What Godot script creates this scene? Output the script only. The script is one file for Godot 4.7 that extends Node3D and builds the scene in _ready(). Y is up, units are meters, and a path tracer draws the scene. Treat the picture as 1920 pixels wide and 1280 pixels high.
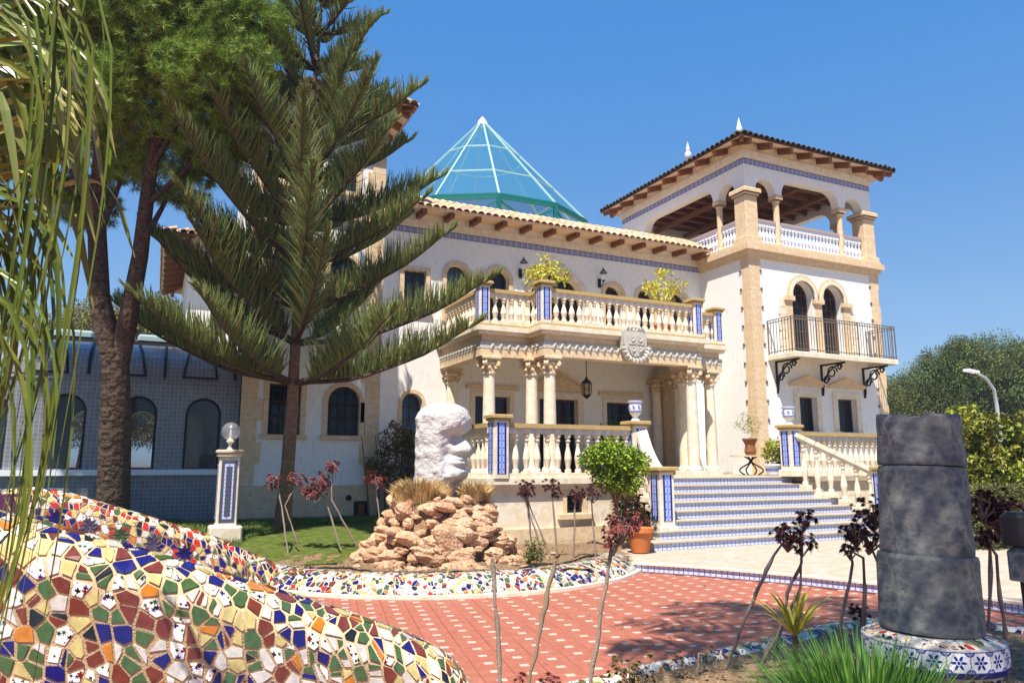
extends Node3D
# A villa with two towers, a pillared porch and a mosaic garden. x runs along the facade, z points out of it, y up; metres.

const ZM := -18.73   # main facade
const ZT := -16.5    # front of the open tower
const XT := 15.98    # left face of the open tower
const ZB := -18.0    # front of the rear tower
const FL := 1.32     # terrace floor
const GP := -0.15    # red plaza
var M := {}
var names := {}
var rng := RandomNumberGenerator.new()

# ---------------------------------------------------------------- mesh builder
class MB:
	var v := PackedVector3Array()
	var n := PackedVector3Array()
	var uv := PackedVector2Array()
	var c := PackedColorArray()
	var col := Color.WHITE
	var x := Transform3D.IDENTITY
	func tri(a: Vector3, b: Vector3, d: Vector3, ua := Vector2.ZERO, ub := Vector2.RIGHT, ud := Vector2.ONE) -> void:
		var nn := (b - a).cross(d - a)
		if nn.length_squared() < 1e-16:
			return
		nn = (x.basis * nn).normalized()
		v.append(x * a); v.append(x * d); v.append(x * b)
		n.append(nn); n.append(nn); n.append(nn)
		uv.append(ua); uv.append(ud); uv.append(ub)
		c.append(col); c.append(col); c.append(col)
	func tris(a: Vector3, b: Vector3, d: Vector3, na: Vector3, nb: Vector3, nd: Vector3, ua := Vector2.ZERO, ub := Vector2.RIGHT, ud := Vector2.ONE) -> void:
		v.append(x * a); v.append(x * d); v.append(x * b)
		n.append((x.basis * na).normalized()); n.append((x.basis * nd).normalized()); n.append((x.basis * nb).normalized())
		uv.append(ua); uv.append(ud); uv.append(ub)
		c.append(col); c.append(col); c.append(col)
	func quad(a: Vector3, b: Vector3, d: Vector3, e: Vector3, us := 1.0, vs := 1.0) -> void:
		tri(a, b, d, Vector2(0, vs), Vector2(us, vs), Vector2(us, 0))
		tri(a, d, e, Vector2(0, vs), Vector2(us, 0), Vector2(0, 0))
	func box(ce: Vector3, s: Vector3, us := 1.0, vs := 1.0) -> void:
		var h := s * 0.5
		var p := []
		for k in 8:
			p.append(ce + Vector3(h.x if k & 1 else -h.x, h.y if k & 2 else -h.y, h.z if k & 4 else -h.z))
		quad(p[4], p[5], p[7], p[6], us, vs)
		quad(p[1], p[0], p[2], p[3], us, vs)
		quad(p[5], p[1], p[3], p[7], us, vs)
		quad(p[0], p[4], p[6], p[2], us, vs)
		quad(p[6], p[7], p[3], p[2], us, vs)
		quad(p[0], p[1], p[5], p[4], us, vs)
	func span(a: Vector3, b: Vector3, us := 1.0, vs := 1.0) -> void:   # box between two corners
		box((a + b) * 0.5, (b - a).abs(), us, vs)
	func bar(a: Vector3, b: Vector3, w: float, h: float, upv := Vector3.UP) -> void:
		var d := (b - a)
		var L := d.length()
		d /= L
		var s := d.cross(upv)
		if s.length() < 1e-4:
			s = d.cross(Vector3.RIGHT)
		s = s.normalized()
		var u := s.cross(d)
		var keep := x
		x = x * Transform3D(Basis(d, u, s), (a + b) * 0.5)
		box(Vector3.ZERO, Vector3(L, h, w))
		x = keep
	func bbox(ce: Vector3, s: Vector3, bv: float) -> void:   # box with bevelled vertical and top edges
		var h := s * 0.5
		var ring := func(y: float, i: float) -> Array:
			var a := h.x - i
			var b := h.z - i
			var q := bv
			return [ce + Vector3(-a + q, y, b), ce + Vector3(a - q, y, b), ce + Vector3(a, y, b - q), ce + Vector3(a, y, -b + q), ce + Vector3(a - q, y, -b), ce + Vector3(-a + q, y, -b), ce + Vector3(-a, y, -b + q), ce + Vector3(-a, y, b - q)]
		var r := [ring.call(-h.y, 0.0), ring.call(h.y - bv, 0.0), ring.call(h.y, bv * 0.8)]
		for k in 2:
			for j in 8:
				var jj := (j + 1) % 8
				quad(r[k][j], r[k][jj], r[k + 1][jj], r[k + 1][j])
		for j in range(1, 7):
			tri(r[2][0], r[2][j], r[2][j + 1])
	func lathe(prof: Array, sides: int, ce := Vector3.ZERO, cap := true) -> void:   # prof: [radius, height] upwards
		for k in prof.size() - 1:
			var a: Array = prof[k]
			var b: Array = prof[k + 1]
			var sl := Vector2(b[1] - a[1], a[0] - b[0])
			for j in sides:
				var t0 := TAU * j / sides
				var t1 := TAU * (j + 1) / sides
				var d0 := Vector3(sin(t0), 0, cos(t0))
				var d1 := Vector3(sin(t1), 0, cos(t1))
				var n0 := d0 * sl.x + Vector3.UP * sl.y
				var n1 := d1 * sl.x + Vector3.UP * sl.y
				var pa: Vector3 = ce + d0 * a[0] + Vector3.UP * a[1]
				var pb: Vector3 = ce + d1 * a[0] + Vector3.UP * a[1]
				var pc: Vector3 = ce + d1 * b[0] + Vector3.UP * b[1]
				var pd: Vector3 = ce + d0 * b[0] + Vector3.UP * b[1]
				var u0 := float(j) / sides
				var u1 := float(j + 1) / sides
				if a[0] > 1e-5:
					tris(pa, pb, pc, n0, n1, n1, Vector2(u0, a[1]), Vector2(u1, a[1]), Vector2(u1, b[1]))
				if b[0] > 1e-5:
					tris(pa, pc, pd, n0, n1, n0, Vector2(u0, a[1]), Vector2(u1, b[1]), Vector2(u0, b[1]))
		if cap:
			for e in [0, prof.size() - 1]:
				var r: float = prof[e][0]
				if r > 1e-4:
					for j in sides:
						var t0 := TAU * j / sides
						var t1 := TAU * (j + 1) / sides
						var p0: Vector3 = ce + Vector3(sin(t0) * r, prof[e][1], cos(t0) * r)
						var p1: Vector3 = ce + Vector3(sin(t1) * r, prof[e][1], cos(t1) * r)
						var m: Vector3 = ce + Vector3.UP * prof[e][1]
						if e == 0:
							tri(m, p1, p0)
						else:
							tri(m, p0, p1)
	func tube(pts: Array, rad: Array, sides := 6, bump := 0.0, rg: RandomNumberGenerator = null) -> void:
		var rings := []
		var nor := []
		var up := Vector3(0.31, 0.2, 0.93)
		for k in pts.size():
			var d: Vector3 = pts[mini(k + 1, pts.size() - 1)] - pts[maxi(k - 1, 0)]
			d = d.normalized()
			var s := d.cross(up).normalized()
			var u := s.cross(d)
			up = u if absf(u.dot(d)) < 0.9 else up
			var ring := []
			var nr := []
			for j in sides:
				var t := TAU * j / sides
				var q := s * cos(t) + u * sin(t)
				var r: float = rad[k]
				if rg:
					r *= 1.0 + rg.randf_range(-bump, bump)
				ring.append(pts[k] + q * r)
				nr.append(q)
			rings.append(ring)
			nor.append(nr)
		for k in pts.size() - 1:
			for j in sides:
				var jj := (j + 1) % sides
				tris(rings[k][j], rings[k + 1][j], rings[k + 1][jj], nor[k][j], nor[k + 1][j], nor[k + 1][jj])
				tris(rings[k][j], rings[k + 1][jj], rings[k][jj], nor[k][j], nor[k + 1][jj], nor[k][jj])
		for j in range(1, sides - 1):
			tri(rings[0][0], rings[0][j], rings[0][j + 1])
			var e := rings.size() - 1
			tri(rings[e][0], rings[e][j + 1], rings[e][j])
	func prism(poly: PackedVector2Array, y0: float, y1: float) -> void:   # horizontal outline in (x, z), extruded upwards
		var ix := Geometry2D.triangulate_polygon(poly)
		for k in range(0, ix.size(), 3):
			var a := poly[ix[k]]
			var b := poly[ix[k + 1]]
			var d := poly[ix[k + 2]]
			if (b - a).cross(d - a) > 0.0:
				var t := b
				b = d
				d = t
			tri(Vector3(a.x, y1, a.y), Vector3(b.x, y1, b.y), Vector3(d.x, y1, d.y), a, b, d)
			tri(Vector3(a.x, y0, a.y), Vector3(d.x, y0, d.y), Vector3(b.x, y0, b.y), a, d, b)
		var cw := Geometry2D.is_polygon_clockwise(poly)
		for k in poly.size():
			var a := poly[k]
			var b := poly[(k + 1) % poly.size()]
			if not cw:
				var t := a
				a = b
				b = t
			quad(Vector3(b.x, y0, b.y), Vector3(a.x, y0, a.y), Vector3(a.x, y1, a.y), Vector3(b.x, y1, b.y))
	func plate(poly: PackedVector2Array, z0: float, z1: float) -> void:   # upright outline in (x, y), thick in z
		var ix := Geometry2D.triangulate_polygon(poly)
		for k in range(0, ix.size(), 3):
			var a := poly[ix[k]]
			var b := poly[ix[k + 1]]
			var d := poly[ix[k + 2]]
			if (b - a).cross(d - a) < 0.0:
				var t := b
				b = d
				d = t
			tri(Vector3(a.x, a.y, z1), Vector3(b.x, b.y, z1), Vector3(d.x, d.y, z1), a, b, d)
			tri(Vector3(a.x, a.y, z0), Vector3(d.x, d.y, z0), Vector3(b.x, b.y, z0), a, d, b)
		var area := 0.0
		for k in poly.size():
			area += poly[k].cross(poly[(k + 1) % poly.size()])
		for k in poly.size():
			var a := poly[k]
			var b := poly[(k + 1) % poly.size()]
			if area < 0.0:
				var t := a
				a = b
				b = t
			quad(Vector3(a.x, a.y, z0), Vector3(b.x, b.y, z0), Vector3(b.x, b.y, z1), Vector3(a.x, a.y, z1))
	# a wall in the (x, y) plane, front at z = 0, with openings [x0, x1, y0, y1, corner radius]
	func wall(x0: float, x1: float, y0: float, y1: float, th: float, ops: Array, base := 0.0) -> void:
		var xs := [x0, x1]
		for o in ops:
			xs.append(o[0]); xs.append(o[1])
			var r: float = o[4]
			if r > 0.0:
				for k in range(1, 7):
					xs.append(o[0] + r * (1.0 - cos(PI * 0.5 * k / 6.0)))
					xs.append(o[1] - r * (1.0 - cos(PI * 0.5 * k / 6.0)))
		xs.sort()
		var top := func(o: Array, q: float) -> float:
			var r: float = o[4]
			var d := maxf(0.0, maxf(o[0] + r - q, q - (o[1] - r)))
			return o[3] - r + sqrt(maxf(0.0, r * r - d * d))
		for k in xs.size() - 1:
			var a: float = xs[k]
			var b: float = xs[k + 1]
			if b - a < 1e-4:
				continue
			var mid := (a + b) * 0.5
			var here := []
			for o in ops:
				if mid > o[0] and mid < o[1]:
					here.append(o)
			here.sort_custom(func(p, q): return p[2] < q[2])
			var la := y0
			var lb := y0
			for o in here:
				if o[2] > y0 + 1e-4:
					quad(Vector3(a, la, 0), Vector3(b, lb, 0), Vector3(b, o[2], 0), Vector3(a, o[2], 0))
					quad(Vector3(b, lb, -th), Vector3(a, la, -th), Vector3(a, o[2], -th), Vector3(b, o[2], -th))
					quad(Vector3(a, o[2], 0), Vector3(b, o[2], 0), Vector3(b, o[2], -th), Vector3(a, o[2], -th))
				la = top.call(o, a)
				lb = top.call(o, b)
				quad(Vector3(a, la, -th), Vector3(b, lb, -th), Vector3(b, lb, 0), Vector3(a, la, 0))
			quad(Vector3(a, la, 0), Vector3(b, lb, 0), Vector3(b, y1, 0), Vector3(a, y1, 0))
			quad(Vector3(b, lb, -th), Vector3(a, la, -th), Vector3(a, y1, -th), Vector3(b, y1, -th))
			quad(Vector3(a, y1, 0), Vector3(b, y1, 0), Vector3(b, y1, -th), Vector3(a, y1, -th))
		for o in ops:
			var yt: float = o[3] - o[4]
			quad(Vector3(o[0], o[2], 0), Vector3(o[0], o[2], -th), Vector3(o[0], yt, -th), Vector3(o[0], yt, 0))
			quad(Vector3(o[1], o[2], -th), Vector3(o[1], o[2], 0), Vector3(o[1], yt, 0), Vector3(o[1], yt, -th))
		quad(Vector3(x0, y0, -th), Vector3(x0, y0, 0), Vector3(x0, y1, 0), Vector3(x0, y1, -th))
		quad(Vector3(x1, y0, 0), Vector3(x1, y0, -th), Vector3(x1, y1, -th), Vector3(x1, y1, 0))
	func leaf(p: Vector3, d: Vector3, nrm: Vector3, L: float, w: float, bend := 0.0) -> void:   # a pointed leaf of four triangles
		var s := d.cross(nrm).normalized()
		var m := p + d * L * 0.45 + nrm * bend * L * 0.3
		var e := p + d * L - nrm * bend * L * 0.3
		var f := nrm * w * 0.25
		tri(p, m - s * w * 0.5 + f, m)
		tri(p, m, m + s * w * 0.5 + f)
		tri(m - s * w * 0.5 + f, e, m)
		tri(m, e, m + s * w * 0.5 + f)
	func done() -> ArrayMesh:
		var a := []
		a.resize(Mesh.ARRAY_MAX)
		a[Mesh.ARRAY_VERTEX] = v
		a[Mesh.ARRAY_NORMAL] = n
		a[Mesh.ARRAY_TEX_UV] = uv
		a[Mesh.ARRAY_COLOR] = c
		var m := ArrayMesh.new()
		m.add_surface_from_arrays(Mesh.PRIMITIVE_TRIANGLES, a)
		return m

# ---------------------------------------------------------------- naming
func numbered(called: String, parent: Node) -> String:
	var key := str(parent.get_instance_id()) + called
	var k: int = names.get(key, 0)
	names[key] = k + 1
	return called if k == 0 else "%s_%03d" % [called, k]

func tag(o: Node, label: String, category: String, group := "") -> Node:
	o.set_meta("label", label)
	o.set_meta("category", category)
	if group != "":
		o.set_meta("group", group)
	return o

func thing(called: String, label: String, category: String, at := Vector3.ZERO, turn := 0.0, group := "") -> Node3D:
	var o := Node3D.new()
	o.name = numbered(called, self)
	add_child(o, true)
	o.position = at
	o.rotation.y = turn
	tag(o, label, category, group)
	return o

func put(called: String, mesh: Mesh, m: Material, parent: Node, at := Transform3D.IDENTITY) -> MeshInstance3D:
	var o := MeshInstance3D.new()
	o.name = numbered(called, parent)
	o.mesh = mesh
	o.material_override = m
	parent.add_child(o, true)
	o.transform = at
	return o

# a part whose mesh was built in world coordinates under a thing that has no turn
func wput(called: String, b: MB, m: Material, parent: Node3D) -> MeshInstance3D:
	var off := Vector3.ZERO
	var p: Node = parent
	while p != self and p is Node3D:
		off += p.position
		p = p.get_parent()
	return put(called, b.done(), m, parent, Transform3D(Basis.IDENTITY, -off))

func struct(called: String, b: MB, m: Material) -> MeshInstance3D:
	var o := put(called, b.done(), m, self)
	o.set_meta("kind", "structure")
	return o

func many(called: String, mesh: Mesh, m: Material, parent: Node, ts: Array, cols: Array = []) -> MultiMeshInstance3D:
	var mm := MultiMesh.new()
	mm.transform_format = MultiMesh.TRANSFORM_3D
	mm.use_colors = cols.size() > 0
	mm.mesh = mesh
	mm.instance_count = ts.size()
	for k in ts.size():
		mm.set_instance_transform(k, ts[k])
		if cols.size() > 0:
			mm.set_instance_color(k, cols[k])
	var o := MultiMeshInstance3D.new()
	o.name = numbered(called, parent)
	o.multimesh = mm
	o.material_override = m
	o.set_meta("kind", "stuff")
	parent.add_child(o, true)
	return o

func rv(a: float, b: float) -> float:
	return rng.randf_range(a, b)

func rdir() -> Vector3:
	var z := rv(-1, 1)
	var t := rv(0, TAU)
	var r := sqrt(1.0 - z * z)
	return Vector3(r * cos(t), z, r * sin(t))

# ---------------------------------------------------------------- materials
func noise_tex(freq: float, stops: Array, seed_ := 1, size := 256, oct := 4, kind := FastNoiseLite.TYPE_SIMPLEX_SMOOTH) -> NoiseTexture2D:
	var f := FastNoiseLite.new()
	f.seed = seed_
	f.noise_type = kind
	f.frequency = freq
	f.fractal_octaves = oct
	var t := NoiseTexture2D.new()
	t.width = size
	t.height = size
	t.seamless = true
	t.noise = f
	if stops.size() > 0:
		var g := Gradient.new()
		var off := PackedFloat32Array()
		var cols := PackedColorArray()
		for k in stops.size():
			off.append(float(k) / (stops.size() - 1))
			cols.append(stops[k])
		g.offsets = off
		g.colors = cols
		t.color_ramp = g
	return t

func mat(called: String, col: Color, rough := 0.8, tex: Texture2D = null, scale := 1.0, bump: Texture2D = null, bump_cm := 0.0) -> StandardMaterial3D:
	var m := StandardMaterial3D.new()
	m.resource_name = called
	m.albedo_color = col.linear_to_srgb()
	m.roughness = rough
	m.metallic_specular = 0.35
	if tex or bump:
		m.uv1_triplanar = true
		m.uv1_world_triplanar = true
		m.uv1_scale = Vector3.ONE * scale
	if tex:
		m.albedo_texture = tex
	if bump:
		m.heightmap_enabled = true
		m.heightmap_texture = bump
		m.heightmap_scale = bump_cm
	M[called] = m
	return m

func g(v: float) -> Color:
	return Color(v, v, v)

func leafmat(called: String, col: Color, back := 0.35, rough := 0.55) -> StandardMaterial3D:
	var m := mat(called, col, rough)
	m.vertex_color_use_as_albedo = true
	m.backlight_enabled = true
	m.backlight = Color(back, back, back)
	m.cull_mode = BaseMaterial3D.CULL_DISABLED
	return m

func tile_image(n: int, f: Callable) -> ImageTexture:
	var im := Image.create(n, n, false, Image.FORMAT_RGB8)
	for y in n:
		for x in n:
			im.set_pixel(x, y, f.call((x + 0.5) / n, (y + 0.5) / n))
	return ImageTexture.create_from_image(im)

func uvmat(called: String, tex: Texture2D, rough := 0.25) -> StandardMaterial3D:
	var m := mat(called, Color.WHITE, rough)
	m.albedo_texture = tex
	return m

func materials() -> void:
	var soft := noise_tex(0.02, [Color(0.9, 0.89, 0.87), Color(1, 1, 1), Color(0.95, 0.94, 0.92)], 3)
	var grain := noise_tex(0.12, [], 5, 256, 3)
	var blotch := noise_tex(0.014, [Color(0.88, 0.84, 0.78), Color(1, 1, 1), Color(0.95, 0.91, 0.85), Color(1, 0.99, 0.97)], 8, 256, 5)
	var blocks := Image.create(256, 256, false, Image.FORMAT_L8)
	var nz := FastNoiseLite.new()
	nz.frequency = 0.08
	for y in 256:
		for x in 256:
			var row := y / 64
			var xx := (x + (row % 2) * 64) % 128
			var e := mini(mini(y % 64, 63 - y % 64), mini(xx, 127 - xx))
			blocks.set_pixel(x, y, g(clampf(0.35 + e * 0.22, 0.0, 0.8) + nz.get_noise_2d(x, y) * 0.15))
	mat("plaster", Color(0.85, 0.845, 0.83), 0.9, soft, 0.35, ImageTexture.create_from_image(blocks), 0.1)
	M.plaster.albedo_texture = noise_tex(0.02, [Color(0.86, 0.85, 0.83), Color(1, 1, 1), Color(0.97, 0.965, 0.955), Color(1, 1, 1)], 13, 512, 5)
	M.plaster.uv1_scale = Vector3(0.8, 0.14, 0.8)
	mat("stone", Color(0.72, 0.575, 0.40), 0.85, blotch, 0.8, grain, 0.3)
	mat("cream", Color(0.80, 0.73, 0.61), 0.8, blotch, 0.6, grain, 0.15)
	mat("carved", Color(0.74, 0.70, 0.63), 0.85, soft, 3.0, noise_tex(0.09, [], 9, 256, 2, FastNoiseLite.TYPE_CELLULAR), 2.5)
	mat("lichen", Color(0.50, 0.37, 0.17), 0.9, blotch, 1.5, grain, 0.5)
	mat("wood", Color(0.30, 0.13, 0.055), 0.7, noise_tex(0.05, [Color(0.7, 0.7, 0.7), Color(1, 1, 1)], 11), 1.0)
	mat("dark_wood", Color(0.085, 0.038, 0.018), 0.6)
	mat("soffit", Color(0.74, 0.57, 0.44), 0.9, soft, 1.0)
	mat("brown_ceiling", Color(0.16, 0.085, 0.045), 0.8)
	mat("roof_tile", Color(0.60, 0.43, 0.30), 0.9)
	M.roof_tile.vertex_color_use_as_albedo = true
	mat("old_tile", Color(0.10, 0.085, 0.06), 0.9)
	M.old_tile.vertex_color_use_as_albedo = true
	mat("iron", Color(0.02, 0.02, 0.022), 0.5)
	mat("rail_iron", Color(0.16, 0.135, 0.115), 0.5)
	mat("glass", Color(0.012, 0.016, 0.022), 0.06)
	mat("blue_glass", Color(0.03, 0.085, 0.16), 0.08)
	mat("ceramic", Color(0.74, 0.77, 0.86), 0.2)
	mat("lilac", Color(0.42, 0.42, 0.62), 0.3)
	mat("violet_rail", Color(0.40, 0.31, 0.30), 0.6)
	mat("teal", Color(0.012, 0.16, 0.14), 0.4)
	mat("mint", Color(0.36, 0.58, 0.54), 0.4)
	var pg := mat("pyramid_glass", Color(0.05, 0.21, 0.36, 0.48), 0.04)
	pg.transparency = BaseMaterial3D.TRANSPARENCY_ALPHA
	mat("white_stone", Color(0.55, 0.53, 0.52), 0.9, soft, 2.0, noise_tex(0.03, [], 21, 256, 3), 1.2)
	mat("grey_stone", Color(0.27, 0.28, 0.285), 0.85, noise_tex(0.012, [Color(0.5, 0.51, 0.53), Color(0.66, 0.68, 0.7), Color(0.78, 0.79, 0.8), Color(0.98, 0.95, 0.9), Color(0.7, 0.72, 0.74), Color(0.6, 0.61, 0.64)], 31, 512, 8), 1.1, noise_tex(0.06, [], 32, 512, 6), 0.3)
	mat("rock", Color(0.59, 0.485, 0.40), 0.95, noise_tex(0.02, [Color(0.62, 0.45, 0.36), Color(1, 0.93, 0.84), Color(0.85, 0.66, 0.52), Color(1, 1, 0.98)], 41, 256, 6), 1.6, noise_tex(0.04, [], 42, 256, 4), 2.2)
	mat("soil", Color(0.34, 0.255, 0.17), 1.0, noise_tex(0.03, [Color(0.5, 0.42, 0.36), Color(0.95, 0.9, 0.85), Color(0.75, 0.68, 0.6)], 51, 512, 6), 0.8, grain, 3.0)
	mat("grass_base", Color(0.13, 0.15, 0.04), 1.0, noise_tex(0.03, [Color(0.6, 0.7, 0.5), Color(1, 1, 0.8)], 52), 0.6)
	mat("paving", Color(0.47, 0.415, 0.35), 0.85, blotch, 0.5, grain, 0.2)
	mat("inset", Color(0.55, 0.40, 0.33), 0.6)
	mat("grout", Color(0.70, 0.53, 0.33), 0.95, noise_tex(0.1, [Color(0.8, 0.78, 0.75), Color(1, 1, 1)], 55), 3.0, grain, 0.3)
	mat("pale_grout", Color(0.74, 0.68, 0.58), 0.95, noise_tex(0.1, [Color(0.8, 0.78, 0.75), Color(1, 1, 1)], 55), 3.0)
	for q in [["navy", Color(0.018, 0.016, 0.17)], ["brick", Color(0.20, 0.045, 0.03)], ["green", Color(0.075, 0.145, 0.055)], ["yellow", Color(0.64, 0.54, 0.22)], ["white", Color(0.68, 0.65, 0.61)], ["orange", Color(0.62, 0.22, 0.03)], ["black", Color(0.02, 0.025, 0.03)], ["red", Color(0.55, 0.035, 0.03)]]:
		var m := mat("t_" + q[0], q[1], 0.16)
		m.clearcoat_enabled = true
		m.clearcoat = 0.4
		m.clearcoat_roughness = 0.1
		m.albedo_texture = noise_tex(0.04, [Color(0.78, 0.78, 0.78), Color(1, 1, 1)], 61, 128)
		m.uv1_triplanar = true
		m.uv1_world_triplanar = true
		m.uv1_scale = Vector3.ONE * 4.0
	mat("blue_glaze", Color(0.16, 0.20, 0.52), 0.2)
	mat("brick_red", Color(0.30, 0.06, 0.035), 0.7)
	mat("t_plum", Color(0.10, 0.03, 0.10), 0.2)
	mat("t_sand", Color(0.50, 0.36, 0.18), 0.25)
	mat("t_slate", Color(0.09, 0.09, 0.14), 0.2)
	mat("frosted", Color(0.30, 0.40, 0.44), 0.15)
	mat("rail_grey", Color(0.45, 0.46, 0.47), 0.5)
	mat("brown_stalk", Color(0.25, 0.19, 0.12), 0.9)
	mat("frond_stem", Color(0.28, 0.26, 0.08), 0.5)
	mat("rock_b", Color(0.64, 0.55, 0.46), 0.95, M.rock.albedo_texture, 1.1, M.rock.heightmap_texture, 2.2)
	mat("rock_c", Color(0.68, 0.59, 0.50), 0.95, M.rock.albedo_texture, 2.1, M.rock.heightmap_texture, 2.2)
	for q in [["aeonium_red", Color(0.27, 0.075, 0.065)], ["aeonium_dark", Color(0.085, 0.022, 0.024)], ["aeonium_bronze", Color(0.15, 0.10, 0.03)]]:
		leafmat(q[0], q[1], 0.15, 0.4)
	var tg := mat("tint", Color(0.05, 0.07, 0.075, 0.55), 0.03)
	tg.transparency = BaseMaterial3D.TRANSPARENCY_ALPHA
	var gl := mat("globe", Color(0.9, 0.93, 0.95, 0.12), 0.03)
	gl.transparency = BaseMaterial3D.TRANSPARENCY_ALPHA
	var am := mat("amber", Color(0.35, 0.30, 0.15, 0.4), 0.1)
	am.transparency = BaseMaterial3D.TRANSPARENCY_ALPHA
	var worn := noise_tex(0.02, [Color(0.82, 0.82, 0.83), Color(1, 1, 1), Color(0.93, 0.92, 0.9), Color(1, 0.98, 0.95)], 63, 512, 6)
	mat("terracotta", Color(0.39, 0.135, 0.09), 0.6, worn, 0.5)
	mat("terracotta_b", Color(0.365, 0.12, 0.078), 0.6, worn, 0.8)
	mat("terracotta_c", Color(0.41, 0.15, 0.10), 0.65, worn, 0.35)
	mat("pot", Color(0.55, 0.17, 0.05), 0.8)
	mat("bark", Color(0.30, 0.215, 0.15), 1.0, noise_tex(0.03, [Color(0.35, 0.3, 0.28), Color(1, 0.95, 0.9), Color(0.6, 0.5, 0.42)], 71, 256, 5), 1.5, noise_tex(0.022, [], 72, 256, 5), 5.0)
	mat("pine_bark", Color(0.125, 0.098, 0.082), 1.0, M.bark.albedo_texture, 0.9, M.bark.heightmap_texture, 5.0)
	mat("stalk", Color(0.45, 0.38, 0.32), 0.9, noise_tex(0.1, [Color(0.6, 0.55, 0.5), Color(1, 1, 1)], 73, 128), 4.0)
	mat("dark_stalk", Color(0.19, 0.155, 0.14), 0.9)
	leafmat("leaf", Color.WHITE)
	leafmat("needle", Color.WHITE, 0.5)
	leafmat("straw", Color.WHITE, 0.4, 0.9)
	leafmat("palm_leaf", Color.WHITE, 0.5, 0.3)
	var nv := Color(0.06, 0.08, 0.32)
	var w := Color(0.93, 0.93, 0.95)
	# blue and white glazed tile: a ring of petals round a dot, a frame at the edge
	var az := func(x: float, y: float) -> Color:
		var p := Vector2(x - 0.5, y - 0.5)
		var r := p.length()
		var a := p.angle()
		var petal := 0.27 + 0.12 * cos(a * 4.0)
		var b := 0.0
		if r < 0.09 or (r < petal and r > petal - 0.13):
			b = 1.0
		if maxf(absf(p.x), absf(p.y)) > 0.45:
			b = 0.9
		if (Vector2(0.5, 0.5) - p.abs()).length() < 0.13:
			b = 0.7
		return w.lerp(Color(0.20, 0.30, 0.62), b)
	uvmat("azulejo", tile_image(48, az))
	# painted flower pots and leaves on the column base
	uvmat("floral", tile_image(64, func(x, y):
		var q := Vector2(x - 0.5, y - 0.5)
		var b := 0.0
		var r := q.length()
		var t := q.angle()
		if r < 0.08 or (r > 0.12 and r < 0.24 + 0.12 * cos(t * 6.0)):
			b = 1.0
		var c := Vector2(0.5, 0.5) - q.abs()
		if c.length() < 0.22 and c.length() > 0.1 + 0.05 * sin(c.angle() * 12.0):
			b = 0.85
		if absf(q.y) > 0.455:
			b = 0.9
		return w.lerp(Color(0.10, 0.16, 0.55), b)))
	uvmat("azulejo_pale", tile_image(48, func(x, y): return w.lerp(az.call(x, y), 0.85).lerp(Color(0.60, 0.66, 0.82), 0.4)))
	# a long panel: dark border lines left and right, tiles with a rosette between
	uvmat("panel", tile_image(64, func(x, y):
		var e := minf(x, 1.0 - x)
		if e < 0.22 and e > 0.03:
			return Color(0.10, 0.11, 0.42)
		var q := Vector2((x - 0.5) * 1.7, fposmod(y * 1.0, 1.0) - 0.5)
		if absf(q.y) > 0.47:
			return Color(0.45, 0.50, 0.80)
		var b := 1.0 if q.length() < 0.12 or (q.length() < 0.36 + 0.08 * cos(q.angle() * 4.0) and q.length() > 0.25) else 0.0
		return Color(0.66, 0.73, 0.93).lerp(Color(0.25, 0.33, 0.72), b)))
	uvmat("band", tile_image(64, func(x, y):
		if y < 0.14 or y > 0.86:
			return Color(0.42, 0.42, 0.58)
		var q := Vector2(x - 0.5, (y - 0.5) * 0.7)
		var b := 1.0 if q.length() < 0.1 or (q.length() < 0.33 and q.length() > 0.22) else 0.0
		return Color(0.66, 0.68, 0.78).lerp(Color(0.36, 0.38, 0.58), b)))
	# flowered shards among the plain ones
	rng.seed = 77
	var blobs := []
	for k in 46:
		blobs.append([Vector2(rv(0, 1), rv(0, 1)), rv(0.02, 0.065), [Color(0.03, 0.03, 0.04), Color(0.08, 0.08, 0.4), Color(0.05, 0.06, 0.06), Color(0.45, 0.08, 0.06), Color(0.1, 0.28, 0.12)][rng.randi() % 5]])
	uvmat("t_flower", tile_image(128, func(x, y):
		for b in blobs:
			var d: Vector2 = (Vector2(x, y) - b[0]).abs()
			d = Vector2(minf(d.x, 1 - d.x), minf(d.y, 1 - d.y))
			if d.length() < b[1] * (0.8 + 0.35 * sin(d.angle() * 6.0 + b[1] * 200.0)):
				return b[2]
		return Color(0.9, 0.89, 0.86)), 0.15)
	var ph := func(x: float, y: float) -> Color:
		var fx := fposmod(x * 10.0, 1.0)
		var fy := fposmod(y * 10.0, 1.0)
		var e := minf(minf(fx, 1 - fx), minf(fy, 1 - fy))
		var h := fposmod(sin(floorf(x * 10) * 12.9 + floorf(y * 10) * 78.2) * 437.5, 1.0)
		if e < 0.07:
			return Color(0.60, 0.61, 0.64)
		var ring := absf(Vector2(fx - 0.5, fy - 0.5).length() - 0.27) < 0.07
		return (Color(0.485, 0.50, 0.535) if ring else Color(0.52, 0.535, 0.565)).darkened(h * 0.12)
	uvmat("pool_tile", tile_image(320, ph), 0.22)
	M.pool_tile.uv1_triplanar = true
	M.pool_tile.uv1_world_triplanar = true
	M.pool_tile.uv1_scale = Vector3.ONE * 1.1

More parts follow.
